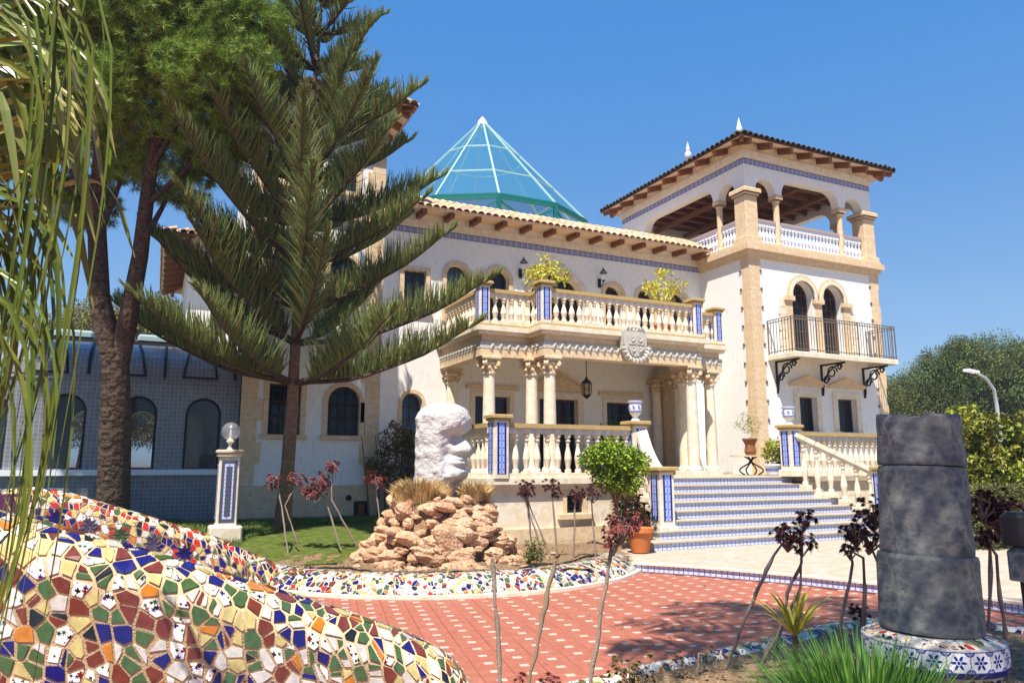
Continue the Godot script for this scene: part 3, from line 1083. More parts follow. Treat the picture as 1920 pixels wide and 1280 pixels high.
	# corner piers
	for x in [XT + 0.2, XR - 0.2]:
		for z in [ZT - 0.2, ZK + 0.2]:
			b = MB.new()
			b.bbox(Vector3(x, 9.15, z), Vector3(0.5, 1.5, 0.5), 0.02)
			b.bbox(Vector3(x, 8.46, z), Vector3(0.62, 0.18, 0.62), 0.02)
			var p := wput("pier", b, M.stone, h)
			b = MB.new()
			b.bbox(Vector3(x, 9.93, z), Vector3(0.6, 0.08, 0.6), 0.015)
			b.bbox(Vector3(x, 10.05, z), Vector3(0.72, 0.14, 0.72), 0.03)
			wput("capital", b, M.stone, p)
	# arcades on all four sides, slim columns
	var fo := [[16.42, 17.26, 10.12, 10.54, 0.41], [17.54, 20.12, 10.12, 10.66, 0.5], [20.4, 21.24, 10.12, 10.54, 0.41]]
	arcade(h, Transform3D(FRONT, Vector3(0, 0, ZT)), XT, XR, fo)
	arcade(h, Transform3D(FRONT, Vector3(0, 0, ZK + 0.3)), XT, XR, fo)
	var so := [[-22.76, -22.02, 10.12, 10.5, 0.37], [-21.74, -17.96, 10.12, 10.62, 0.48], [-17.68, -16.94, 10.12, 10.5, 0.37]]
	arcade(h, Transform3D(LEFTF, Vector3(XT, 0, 0)), ZK + 0.3, ZT - 0.3, so)
	arcade(h, Transform3D(LEFTF, Vector3(XR - 0.3, 0, 0)), ZK + 0.3, ZT - 0.3, so)
	for q in [[17.4, ZT - 0.14], [20.26, ZT - 0.14], [17.4, ZK + 0.15], [20.26, ZK + 0.15], [XT + 0.14, -17.82], [XT + 0.14, -21.88], [XR - 0.15, -17.82], [XR - 0.15, -21.88]]:
		b = MB.new()
		b.lathe([[0.13, 8.38], [0.13, 8.5], [0.1, 8.54], [0.1, 9.88], [0.13, 9.9], [0.1, 9.95]], 12, Vector3(q[0], 0, q[1]))
		b.bbox(Vector3(q[0], 10.04, q[1]), Vector3(0.34, 0.16, 0.34), 0.03)
		wput("column", b, M.stone, h)
	# railing of glazed balusters
	for q in [[Vector3(16.45, 8.38, ZT - 0.14), Vector3(17.28, 8.38, ZT - 0.14)], [Vector3(17.52, 8.38, ZT - 0.14), Vector3(20.14, 8.38, ZT - 0.14)], [Vector3(20.38, 8.38, ZT - 0.14), Vector3(21.2, 8.38, ZT - 0.14)], [Vector3(XT + 0.14, 8.38, -16.98), Vector3(XT + 0.14, 8.38, -17.7)], [Vector3(XT + 0.14, 8.38, -17.94), Vector3(XT + 0.14, 8.38, -21.76)], [Vector3(17.52, 8.38, ZK + 0.15), Vector3(20.14, 8.38, ZK + 0.15)], [Vector3(XR - 0.15, 8.38, -17.94), Vector3(XR - 0.15, 8.38, -21.76)]]:
		balustrade(h, q[0], q[1], 0.84, 0.15, 0.12, M.violet_rail, M.ceramic, false)
	# ceiling of dark beams
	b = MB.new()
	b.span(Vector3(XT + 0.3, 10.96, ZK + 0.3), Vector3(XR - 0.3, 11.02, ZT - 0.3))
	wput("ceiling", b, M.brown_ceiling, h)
	for k in 9:
		b = MB.new()
		var z := ZT - 0.7 - k * 0.6
		b.span(Vector3(XT + 0.3, 10.80, z - 0.06), Vector3(XR - 0.3, 10.96, z + 0.06))
		wput("beam", b, M.wood, h)
	for k in 3:
		b = MB.new()
		var x := XT + 1.4 + k * 1.45
		b.span(Vector3(x - 0.09, 10.68, ZK + 0.3), Vector3(x + 0.09, 10.82, ZT - 0.3))
		wput("beam", b, M.wood, h)
	hip_roof(h, XT, XR, ZK, ZT, 11.10, 0.6, 1, 0.40)
	# blue tile frieze round the top
	b = MB.new()
	for f in 2:
		b.x = Transform3D([FRONT, LEFTF][f], [Vector3(0, 0, ZT + 0.012), Vector3(XT - 0.012, 0, 0)][f])
		var x0: float = [XT, ZK][f]
		var n := 30
		var st: float = ([XR, ZT][f] - x0) / n
		for k in n:
			b.quad(Vector3(x0 + k * st, 10.93, 0), Vector3(x0 + k * st + st * 0.98, 10.93, 0), Vector3(x0 + k * st + st * 0.98, 11.11, 0), Vector3(x0 + k * st, 11.11, 0))
	wput("tile_frieze", b, M.band, h)
	# finials
	for q in [[18.83, -19.55, 12.75, 1.0], [15.9, -19.0, 11.62, 0.62]]:
		b = MB.new()
		var s: float = q[3]
		b.lathe([[0.13 * s, 0.0], [0.2 * s, 0.3 * s], [0.08 * s, 0.5 * s], [0.2 * s, 0.75 * s], [0.22 * s, 0.9 * s], [0.1 * s, 1.1 * s], [0.12 * s, 1.2 * s], [0.0, 1.7 * s]], 12, Vector3(q[0], q[2], q[1]))
		wput("finial", b, M.ceramic, h)
	# balcony
	b = MB.new()
	b.bbox(Vector3(18.75, 4.785, -15.96), Vector3(4.42, 0.15, 1.12), 0.02)
	var bal := wput("balcony", b, M.cream, h)
	var path := [Vector3(16.58, 4.86, ZT + 0.03), Vector3(16.58, 4.86, -15.44), Vector3(20.92, 4.86, -15.44), Vector3(20.92, 4.86, ZT + 0.03)]
	for s in 3:
		var a: Vector3 = path[s]
		var c: Vector3 = path[s + 1]
		b = MB.new()
		for y in [0.08, 0.98, 1.06]:
			b.bar(a + Vector3.UP * y, c + Vector3.UP * y, 0.025, 0.022)
		wput("railing_bar", b, M.rail_iron, bal)
		var n := int(a.distance_to(c) / 0.11)
		for k in n + 1:
			b = MB.new()
			var q := a.lerp(c, float(k) / n)
			var w := 0.014 if k % 8 else 0.03
			b.span(q + Vector3(-w * 0.5, 0.0, -w * 0.5), q + Vector3(w * 0.5, 1.06, w * 0.5))
			wput("railing_rod", b, M.rail_iron, bal)
	for x in [16.85, 18.75, 20.65]:
		b = MB.new()
		b.span(Vector3(x - 0.025, 3.72, ZT + 0.0), Vector3(x + 0.025, 4.70, ZT + 0.05))
		b.span(Vector3(x - 0.025, 4.65, ZT + 0.05), Vector3(x + 0.025, 4.705, ZT + 0.92))
		for sc in [[0.42, 4.42, 0.2], [0.2, 4.2, 0.13], [0.72, 4.55, 0.09]]:
			var pts := []
			var rad := []
			for k in 17:
				var t := TAU * 1.15 * k / 16.0
				var rr: float = sc[2] * (1.0 - 0.035 * k)
				pts.append(Vector3(x, sc[1] + sin(t) * rr, ZT + sc[0] + cos(t) * rr))
				rad.append(0.025)
			b.tube(pts, rad, 6)
		var arc := []
		var ar := []
		for k in 9:
			var t := PI * 0.5 * k / 8.0
			arc.append(Vector3(x, 4.66 - 0.85 * (1 - sin(t)), ZT + 0.05 + 0.8 * (1 - cos(t))))
			ar.append(0.028)
		b.tube(arc, ar, 6)
		wput("bracket", b, M.iron, bal)

# hip roof over a box of walls: soffit boards, rafters, tiles
func hip_roof(h: Node3D, x0: float, x1: float, z0: float, z1: float, y: float, o: float, tone := 0, rise := 0.15) -> void:
	var sl := 0.34
	var e := y + rise
	var b := MB.new()
	b.span(Vector3(x0 - 0.06, y + 0.02, z0 - 0.06), Vector3(x1 + 0.06, y + maxf(0.1, rise - 0.12), z1 + 0.06))
	b.span(Vector3(x0 + 0.01, y + 0.03, z0 + 0.01), Vector3(x1 - 0.01, y + rise + o * 0.3, z1 - 0.01))
	wput("cornice", b, M.cream, h)
	var c := [Vector3(x0 - o, e, z1 + o), Vector3(x1 + o, e, z1 + o), Vector3(x1 + o, e, z0 - o), Vector3(x0 - o, e, z0 - o)]
	var half := minf(x1 - x0, z1 - z0) * 0.5 + o
	var top := e + half * sl
	var r0 := Vector3((x0 + x1) * 0.5, top, z1 + o - half)
	var r1 := Vector3((x0 + x1) * 0.5, top, z0 - o + half)
	b = MB.new()
	b.quad(c[0], c[1], r0 + Vector3(0.001, 0, 0), r0)
	b.quad(c[1], c[2], r1, r0)
	b.quad(c[2], c[3], r1 + Vector3(-0.001, 0, 0), r1)
	b.quad(c[3], c[0], r0, r1)
	b.x = Transform3D(Basis.IDENTITY, Vector3(0, 0.06, 0))
	b.quad(c[0], c[1], r0 + Vector3(0.001, 0, 0), r0)
	b.quad(c[1], c[2], r1, r0)
	b.quad(c[2], c[3], r1 + Vector3(-0.001, 0, 0), r1)
	b.quad(c[3], c[0], r0, r1)
	wput("soffit", b, M.soffit, h)
	for s in 4:
		var a: Vector3 = c[s]
		var d: Vector3 = c[(s + 1) % 4]
		var u := (d - a).normalized()
		var inn := Vector3.UP.cross(u)
		var L := a.distance_to(d)
		var n := int(L / 0.8)
		for k in n:
			var q := a + u * ((k + 0.5) * L / n) + Vector3.DOWN * 0.1
			var run := minf(o + 0.1, minf((k + 0.5) * L / n, L - (k + 0.5) * L / n) )
			b = MB.new()
			b.bar(q + (inn + Vector3.UP * sl) * 0.08, q + (inn + Vector3.UP * sl) * run, 0.12, 0.2)
			wput("rafter", b, M.wood, h)
		b = MB.new()
		b.bar(a + Vector3.UP * 0.03, d + Vector3.UP * 0.03, 0.04, 0.05)
		wput("eave_board", b, M.dark_wood, h)
		b = MB.new()
		var hipd := (inn + u).normalized()
		b.bar(a + Vector3.DOWN * 0.05 + hipd * 0.1, a + Vector3(0, -0.05, 0) + (inn + u + Vector3.UP * sl) * (o + 0.1), 0.13, 0.15)
		wput("hip_rafter", b, M.wood, h)
	var ts := []
	var cs := []
	for s in 4:
		var a: Vector3 = c[s]
		var d: Vector3 = c[(s + 1) % 4]
		var u := (d - a).normalized()
		var up := (Vector3.UP.cross(u) + Vector3.UP * sl).normalized()
		var L := a.distance_to(d)
		tile_slope(a + Vector3.UP * 0.06, u, up, L, half * 1.06, ts, cs, func(p, q): return q < minf(p, L - p) * 1.06, tone)
	var loc := Transform3D(Basis.IDENTITY, -h.position)
	for k in ts.size():
		ts[k] = loc * ts[k]
	many("roof_tiles", tile_mesh(), M.old_tile if tone else M.roof_tile, h, ts, cs)

func porch(h: Node3D) -> void:
	var o := PackedVector2Array([Vector2(6.97, ZM), Vector2(6.97, -16.09), Vector2(8.32, -16.09), Vector2(8.32, -15.42), Vector2(12.78, -15.42), Vector2(12.78, -16.09), Vector2(14.07, -16.09), Vector2(14.07, ZM)])
	var grown := func(d: float) -> PackedVector2Array:
		return PackedVector2Array([Vector2(6.97 - d, ZM + 0.01), Vector2(6.97 - d, -16.09 + d), Vector2(8.32 - d, -16.09 + d), Vector2(8.32 - d, -15.42 + d), Vector2(12.78 + d, -15.42 + d), Vector2(12.78 + d, -16.09 + d), Vector2(14.07 + d, -16.09 + d), Vector2(14.07 + d, ZM + 0.01)])
	for q in [[0.22, 4.70, 4.78, "cream"], [0.30, 4.78, 4.90, "cream"], [0.24, 4.90, 4.96, "lichen"]]:
		var b := MB.new()
		b.prism(grown.call(q[0]), q[1], q[2] - 0.002)
		wput("balcony_floor", b, M[q[3]], h)
	# beams with a carved frieze between the columns and the floor
	for k in o.size() - 1:
		var a := Vector3(o[k].x, 0, o[k].y)
		var c := Vector3(o[k + 1].x, 0, o[k + 1].y)
		var u := (c - a).normalized()
		var nn := u.cross(Vector3.UP)
		var ext := 0.15
		var b := MB.new()
		b.bar(a - u * ext + Vector3.UP * 4.265, c + u * (ext - 0.3 if k % 2 else ext) + Vector3.UP * 4.265, 0.32, 0.19)
		wput("beam", b, M.stone, h)
		b = MB.new()
		b.bar(a - u * 0.16 + Vector3.UP * 4.445, c + u * (0.16 - 0.32 if k % 2 else 0.16) + Vector3.UP * 4.445, 0.335, 0.165)
		var n := maxi(1, int(a.distance_to(c) / 0.2))
		for i in n:   # raised leaf scrolls
			var p := a + u * (a.distance_to(c) * (i + 0.5) / n) + Vector3.UP * 4.445 + nn * 0.17
			b.x = Transform3D(Basis(u, Vector3.UP, nn), p)
			b.leaf(Vector3(-0.08, -0.04, 0), Vector3(0.9, 0.5, 0.15).normalized(), Vector3(0, 0, 1), 0.17, 0.09, 0.5)
			b.leaf(Vector3(0.02, 0.05, 0), Vector3(0.8, -0.6, 0.1).normalized(), Vector3(0, 0, 1), 0.11, 0.06, 0.5)
			b.x = Transform3D.IDENTITY
		wput("frieze", b, M.carved, h)
		b = MB.new()
		b.bar(a - u * 0.1 + Vector3.UP * 4.62, c + u * (-0.1 if k % 2 else 0.1) + Vector3.UP * 4.62, 0.22, 0.19)
		wput("beam", b, M.stone, h)
	for q in [[7.1, -16.06], [8.22, -16.0], [8.42, -15.44], [12.7, -15.44], [12.92, -16.06], [13.84, -16.06], [7.1, ZM + 0.2], [13.84, ZM + 0.25], [13.84, -17.4]]:
		column(h, q[0], q[1], FL, 4.17, 0.155)
	var b := MB.new()
	b.span(Vector3(14.0, FL, ZM + 0.0), Vector3(14.25, 4.15, ZM + 0.9))
	wput("wall_pier", b, M.stone, h)
	# balustrade of the upper balcony with tiled pillars
	var y := 4.96
	var ring := [Vector3(6.9, y, ZM + 0.3), Vector3(6.9, y, -16.02), Vector3(8.24, y, -16.02), Vector3(8.24, y, -15.36), Vector3(12.86, y, -15.36), Vector3(12.86, y, -16.02), Vector3(14.14, y, -16.02), Vector3(14.14, y, ZM + 0.3)]
	for k in ring.size() - 1:
		balustrade(h, ring[k], ring[k + 1], 0.88, 0.225, 0.17, M.lichen, M.cream)
	for k in range(1, 7):
		if k == 2 or k == 5:
			continue
		pillar(h, ring[k], 0.28, 0.98, [0, 1], 0.0)
	# coat of arms over the entrance
	var s := PackedVector2Array([Vector2(-0.36, 0.36), Vector2(-0.2, 0.42), Vector2(0, 0.36), Vector2(0.2, 0.42), Vector2(0.36, 0.36), Vector2(0.33, -0.1), Vector2(0.2, -0.34), Vector2(0, -0.44), Vector2(-0.2, -0.34), Vector2(-0.33, -0.1)])
	b = MB.new()
	b.x = Transform3D(FRONT, Vector3(10.65, 4.56, -15.08))
	b.plate(s, -0.14, 0.06)
	var inn := PackedVector2Array()
	for p in s:
		inn.append(p * 0.72)
	b.plate(inn, 0.0, 0.10)
	b.box(Vector3(0, -0.02, 0.1), Vector3(0.03, 0.5, 0.03))
	b.box(Vector3(0, 0.02, 0.1), Vector3(0.44, 0.03, 0.03))
	for p in [Vector2(-0.11, 0.14), Vector2(0.11, 0.14), Vector2(-0.1, -0.12), Vector2(0.1, -0.12)]:
		for k in 5:
			b.leaf(Vector3(p.x, p.y, 0.1), Vector3(sin(k * 1.256), cos(k * 1.256), 0.3).normalized(), Vector3(0, 0, 1), 0.09, 0.05, 0.4)
	for k in 11:
		var t := PI * (k + 0.5) / 11 + PI
		b.leaf(Vector3(cos(t) * 0.3, sin(t) * 0.3, 0.05), Vector3(cos(t), sin(t), 0.5).normalized(), Vector3(0, 0, 1), 0.2, 0.1, 0.5)
	for k in 5:
		b.leaf(Vector3(-0.2 + k * 0.1, 0.36, 0.04), Vector3((k - 2) * 0.15, 1, 0.2).normalized(), Vector3(0, 0, 1), 0.18, 0.1, 0.5)
	wput("coat_of_arms", b, M.carved, h)

func rear_tower() -> void:
	var h := thing("rear_tower", "tall square white tower with overhanging tiled roof behind the tall araucaria tree", "tower", Vector3(3.3, 0.3, ZB))
	rng.seed = 12
	var b := placed_x(Transform3D(FRONT, Vector3(0, 0, ZB)))
	var w := [[2.3, 3.04, 2.3, 3.5, 0.0], [3.68, 4.46, 2.3, 3.5, 0.39], [2.2, 2.9, 5.6, 6.9, 0.35], [3.6, 4.3, 5.5, 6.8, 0.35], [2.4, 3.0, 8.5, 9.5, 0.3], [3.6, 4.2, 8.5, 9.5, 0.3]]
	b.wall(1.7, 4.94, 0.1, 10.55, 0.3, w)
	wput("wall", b, M.plaster, h)
	b = MB.new()
	b.span(Vector3(1.7, 0.1, -22.5), Vector3(2.0, 10.5, ZB - 0.3))
	b.span(Vector3(4.64, 0.1, -22.5), Vector3(4.94, 10.5, ZB - 0.3))
	b.span(Vector3(2.0, 0.1, -22.5), Vector3(4.64, 10.5, -22.2))
	b.span(Vector3(2.0, 5.0, -22.2), Vector3(4.64, 5.2, ZB - 0.3))
	wput("wall", b, M.plaster, h)
	for q in w:
		surround(h, q[0], q[1], q[2], q[3], q[4], ZB, 0.12, 0.03)
		sill(h, q[0], q[1], q[2], ZB)
		window(h, q[0], q[1], q[2], q[3], q[4], ZB, {"nx": 2, "ny": 3, "pane": M.glass if q[2] < 4 else M.blue_glass, "grille": 4})
	b = MB.new()
	b.span(Vector3(1.68, 0.1, ZB - 0.01), Vector3(4.96, 1.12, ZB + 0.06))
	wput("plinth", b, M.stone, h)
	for k in 18:
		b = MB.new()
		var e := 0.12 if k % 2 else 0.0
		b.span(Vector3(4.6 - e, 1.13 + k * 0.5, ZB - 0.01), Vector3(4.955, 1.62 + k * 0.5, ZB + 0.03))
		wput("quoin_block", b, M.stone, h)
		b = MB.new()
		b.span(Vector3(1.685, 1.13 + k * 0.5, ZB - 0.01), Vector3(2.05 + e, 1.62 + k * 0.5, ZB + 0.03))
		wput("quoin_block", b, M.stone, h)
	b = MB.new()
	b.span(Vector3(1.6, 7.75, ZB - 0.01), Vector3(5.04, 7.95, ZB + 0.12))
	wput("string_course", b, M.stone, h)
	hip_roof(h, 1.7, 4.94, -22.5, ZB, 10.48, 0.64, 0, 0.42)
	# fittings low on the wall: a round vent and a red hydrant box in a dark niche
	b = MB.new()
	b.x = Transform3D(Basis(Vector3.RIGHT, PI * 0.5), Vector3(4.25, 0.82, ZB + 0.06))
	b.lathe([[0.07, 0.0], [0.07, 0.03]], 12)
	wput("vent", b, M.iron, h)
	b = MB.new()
	b.span(Vector3(4.38, 0.36, ZB + 0.055), Vector3(4.74, 0.74, ZB + 0.08))
	var bx := wput("fitting_box", b, M.iron, h)
	b = MB.new()
	b.bbox(Vector3(4.56, 0.55, ZB + 0.1), Vector3(0.16, 0.24, 0.06), 0.02)
	wput("box_door", b, M.brick_red, bx)

func left_wing() -> void:
	var h := thing("left_wing", "white two storey wing with tiled eave behind the dark pool house", "house", Vector3(1.2, 0.3, -24))
	rng.seed = 13
	var b := placed_x(Transform3D(FRONT, Vector3(0, 0, -24)))
	b.wall(0.52, 4.9, 0.2, 8.3, 0.3, [[1.2, 1.7, 5.5, 6.9, 0.25]])
	b.span(Vector3(0.52, 0.2, -8), Vector3(0.82, 8.3, -0.3))
	wput("wall", b, M.plaster, h)
	window(h, 1.2, 1.7, 5.5, 6.9, 0.25, -24, {"nx": 2, "ny": 3})
	hip_roof(h, 0.52, 5.6, -31, -24, 8.1, 0.8, 0, 0.26)

func glass_pyramid() -> void:
	var c := Vector3(10.28, 10.08, -24)
	var h := thing("glass_pyramid", "twelve sided teal glass pyramid skylight with mint glazing bars on the villa roof", "skylight", Vector3(c.x, 8.72, c.z))
	var R := 3.94
	var H := 4.4
	var at := func(k: int, t: float) -> Vector3:
		var a := -0.79 + k * TAU / 12
		return c + Vector3(sin(a) * R * (1 - t), H * t, cos(a) * R * (1 - t))
	var tv := [0.0, 0.29, 0.62, 0.965]
	for k in 12:
		for r in 3:
			var b := MB.new()
			b.quad(at.call(k, tv[r]), at.call(k + 1, tv[r]), at.call(k + 1, tv[r + 1]), at.call(k, tv[r + 1]))
			wput("pane", b, M.pyramid_glass, h)
			b = MB.new()
			b.bar(at.call(k, tv[r]), at.call(k + 1, tv[r]), 0.045, 0.04 if r else 0.07)
			wput("crossbar", b, M.mint if r else M.teal, h)
		var b := MB.new()
		b.bar(at.call(k, 0.0), at.call(k, 0.97), 0.06, 0.06)
		wput("glazing_bar", b, M.mint, h)
		b = MB.new()
		var f: Vector3 = at.call(k, 0.0)
		b.span(Vector3(f.x - 0.06, 8.7, f.z - 0.06), Vector3(f.x + 0.06, f.y - 0.02, f.z + 0.06))
		wput("post", b, M.teal, h)
		b = MB.new()
		var f2: Vector3 = at.call(k + 1, 0.0)
		b.bar(f + Vector3.DOWN * 0.1, f2 + Vector3.DOWN * 0.1, 0.08, 0.1)
		b.bar(f + Vector3.DOWN * 0.2, f.lerp(f2, 0.5) + Vector3.DOWN * 0.75, 0.05, 0.06)
		b.bar(f2 + Vector3.DOWN * 0.2, f.lerp(f2, 0.5) + Vector3.DOWN * 0.75, 0.05, 0.06)
		b.bar(f + Vector3.DOWN * 0.8, f2 + Vector3.DOWN * 0.8, 0.06, 0.06)
		wput("ring_beam", b, M.teal, h)
	var b := MB.new()
	b.lathe([[0.24, 4.16], [0.16, 4.36], [0.0, 4.56]], 12, c)
	wput("apex_cap", b, M.ceramic, h)

# ---------------------------------------------------------------- terrace and steps
func terrace() -> void:
	var h := thing("terrace", "raised cream terrace with baluster railing and a small barred basement window", "terrace", Vector3(8, 0, -14))
	rng.seed = 14
	var zt := -13.55
	var b := placed_x(Transform3D(FRONT, Vector3(0, 0, zt)))
	b.wall(6.0, 9.45, -0.1, FL - 0.14, 0.3, [[7.76, 8.16, 0.62, 0.98, 0.0]])
	b.span(Vector3(6.0, -0.1, -5.1), Vector3(6.3, FL - 0.14, -0.3))
	b.span(Vector3(9.15, -0.1, -0.75), Vector3(9.45, FL - 0.14, -0.3))
	wput("wall", b, M.cream, h)
	b = MB.new()
	b.span(Vector3(14.6, -0.1, -14.0), Vector3(23, FL - 0.14, zt - 0.1))
	b.span(Vector3(14.6, -0.1, -14.2), Vector3(14.9, FL - 0.14, -13.6))
	wput("wall", b, M.cream, h)
	b = MB.new()
	b.span(Vector3(6.0, FL - 0.13, ZM + 0.01), Vector3(23, FL, zt - 0.3))
	b.span(Vector3(6.0, FL - 0.13, zt - 0.298), Vector3(9.5, FL, zt))
	b.span(Vector3(14.5, FL - 0.13, zt - 0.298), Vector3(23, FL, zt))
	wput("floor", b, M.paving, h)
	b = MB.new()
	b.span(Vector3(5.88, FL - 0.1, zt - 0.05), Vector3(9.45, FL + 0.02, zt + 0.14))
	b.span(Vector3(5.88, FL - 0.1, -18.6), Vector3(6.02, FL + 0.02, zt - 0.05))
	b.span(Vector3(5.92, FL - 0.2, zt - 0.04), Vector3(9.42, FL - 0.1, zt + 0.06))
	wput("ledge", b, M.cream, h)
	b = MB.new()
	b.span(Vector3(5.96, -0.1, zt + 0.0), Vector3(9.44, 0.34, zt + 0.06))
	wput("plinth", b, M.stone, h)
	window(h, 7.76, 8.16, 0.62, 0.98, 0.0, zt, {"nx": 2, "ny": 2, "frame": M.iron, "grille": 3})
	sill(h, 7.7, 8.22, 0.6, zt + 0.02)
	surround(h, 7.76, 8.16, 0.62, 0.98, 0.0, zt, 0.09, 0.03)
	balustrade(h, Vector3(6.22, FL + 0.02, zt), Vector3(9.4, FL + 0.02, zt), 1.1, 0.25, 0.2)
	balustrade(h, Vector3(6.08, FL + 0.02, zt - 0.1), Vector3(6.08, FL + 0.02, -16.4), 1.1, 0.25, 0.2)
	pillar(h, Vector3(6.2, FL + 0.02, zt), 0.33, 1.2, [0, 1], 0.0)
	balustrade(h, Vector3(14.5, FL, zt - 0.3), Vector3(22.8, FL, zt - 0.3), 1.1, 0.2, 0.2)

func staircase() -> void:
	var h := thing("staircase", "wide flight of eight steps with blue tiled risers, flared baluster sides and two urn pillars", "steps", Vector3(12, 0, -12.6))
	rng.seed = 15
	var z1 := -11.72
	var tr := 0.30
	var xl := [8.6, 8.95, 9.25, 9.45, 9.6, 9.7, 9.78, 9.85]
	var xr := [16.6, 16.3, 15.6, 15.32, 15.05, 14.8, 14.6, 14.42]
	for k in 8:
		var y := 0.165 * (k + 1)
		var zf := z1 - tr * k
		var b := MB.new()
		b.span(Vector3(xl[k], y - 0.165, zf - tr - 0.06), Vector3(xr[k], y - 0.036, zf - 0.012))
		var s := wput("step", b, M.cream, h)
		b = MB.new()
		b.bbox(Vector3((xl[k] + xr[k]) * 0.5, y - 0.018, zf - tr * 0.5 - 0.02), Vector3(xr[k] - xl[k] + 0.06, 0.036, tr + 0.1), 0.012)
		wput("tread", b, M.paving, s)
		var n := int((xr[k] - xl[k]) / 0.2)
		var wd: float = (xr[k] - xl[k]) / n
		var t := MB.new()
		t.box(Vector3.ZERO, Vector3(wd - 0.006, 0.124, 0.012))
		var tm := t.done()
		for i in n:
			put("riser_tile", tm, M.azulejo_pale, s, Transform3D(Basis.IDENTITY, Vector3(xl[k] + wd * (i + 0.5), y - 0.165 + 0.064, zf - 0.006)))
	var zt := -13.55
	pillar(h, Vector3(9.55, FL, zt), 0.36, 1.17, [0, 1], 0.0)
	pillar(h, Vector3(9.28, 0.165, -12.32), 0.36, 1.34, [0, 1], 0.24)
	pillar(h, Vector3(14.27, FL, zt - 0.1), 0.36, 1.2, [0, 1], 0.16)
	pillar(h, Vector3(15.42, 0.5, -12.05), 0.3, 1.0, [0, 1], 0.0)
	# curved left rail and straight right rail, each with stepped balusters
	var sides := [[Vector3(9.58, FL + 1.0, zt + 0.15), Vector3(9.34, 1.46, -12.5), 0.14], [Vector3(14.33, FL + 1.02, zt + 0.05), Vector3(15.4, 1.44, -12.15), 0.0]]
	for q in sides:
		var a: Vector3 = q[0]
		var c: Vector3 = q[1]
		var sag: float = q[2]
		var pts := []
		for k in 9:
			var t := k / 8.0
			pts.append(a.lerp(c, t) + Vector3.DOWN * sag * sin(PI * t) * (1.0 - t * 0.3))
		var b := MB.new()
		for k in 8:
			var u: Vector3 = (pts[k + 1] - pts[k]).normalized()
			b.bar(pts[k] - u * 0.01, pts[k + 1] + u * 0.01, 0.26, 0.1)
		wput("handrail", b, M.cream, h)
		b = MB.new()
		for k in 8:
			var u: Vector3 = (pts[k + 1] - pts[k]).normalized()
			b.bar(pts[k] - u * 0.01 + Vector3.DOWN * 0.09, pts[k + 1] + u * 0.01 + Vector3.DOWN * 0.09, 0.16, 0.09)
		wput("top_rail", b, M.cream, h)
		var n := 6
		for k in n:
			var t := (k + 0.5) / n
			var p := a.lerp(c, t) + Vector3.DOWN * sag * sin(PI * t) * (1.0 - t * 0.3)
			var kk := clampi(int(ceil((z1 - p.z) / tr)), 1, 8)
			var gy := 0.165 * kk
			var hh := p.y - 0.13 - gy
			put("baluster", baluster_mesh(hh - 0.1), M.cream, h, Transform3D(Basis.IDENTITY, Vector3(p.x, gy + 0.1, p.z) - h.position))
			b = MB.new()
			b.bbox(Vector3(p.x, gy + 0.06, p.z), Vector3(0.2, 0.12, 0.24), 0.01)
			b.box(Vector3(p.x, gy + 0.08, p.z + 0.122), Vector3(0.08, 0.08, 0.008))
			wput("baluster_foot", b, M.cream, h)
	for q in [Vector3(9.55, FL + 1.24, zt), Vector3(14.27, FL + 1.27, zt - 0.1)]:
		var lab := "blue and white ceramic urn on the pillar left of the steps" if q.x < 10 else "blue and white ceramic urn on the pillar right of the steps"
		var u := thing("urn", lab, "urn", q, 0.0, "ceramic urns flanking the steps")
		var b := MB.new()
		b.lathe([[0.10, 0.0], [0.10, 0.03], [0.05, 0.07], [0.06, 0.1], [0.10, 0.14], [0.135, 0.19]], 16)
		put("foot", b.done(), M.ceramic, u)
		b = MB.new()
		b.lathe([[0.135, 0.19], [0.145, 0.21], [0.14, 0.225]], 16, Vector3.ZERO, false)
		put("lower_ring", b.done(), M.blue_glaze, u)
		b = MB.new()
		b.lathe([[0.14, 0.225], [0.15, 0.3], [0.14, 0.37], [0.135, 0.385]], 16, Vector3.ZERO, false)
		var bd := put("body", b.done(), M.ceramic, u)
		b = MB.new()
		for k in 8:
			var t := TAU * k / 8
			var d := Vector3(sin(t), 0, cos(t))
			b.leaf(d * 0.149 + Vector3.UP * 0.25, Vector3.UP, d, 0.1, 0.05, 0.0)
			b.leaf(d * 0.149 + Vector3.UP * 0.3, (Vector3.UP + d.cross(Vector3.UP)).normalized(), d, 0.06, 0.03, 0.0)
		put("painted_flower", b.done(), M.blue_glaze, bd).set_meta("kind", "stuff")
		b = MB.new()
		b.lathe([[0.135, 0.385], [0.165, 0.41], [0.165, 0.44], [0.14, 0.45], [0.12, 0.42]], 16, Vector3.ZERO, false)
		put("rim", b.done(), M.lilac, u)

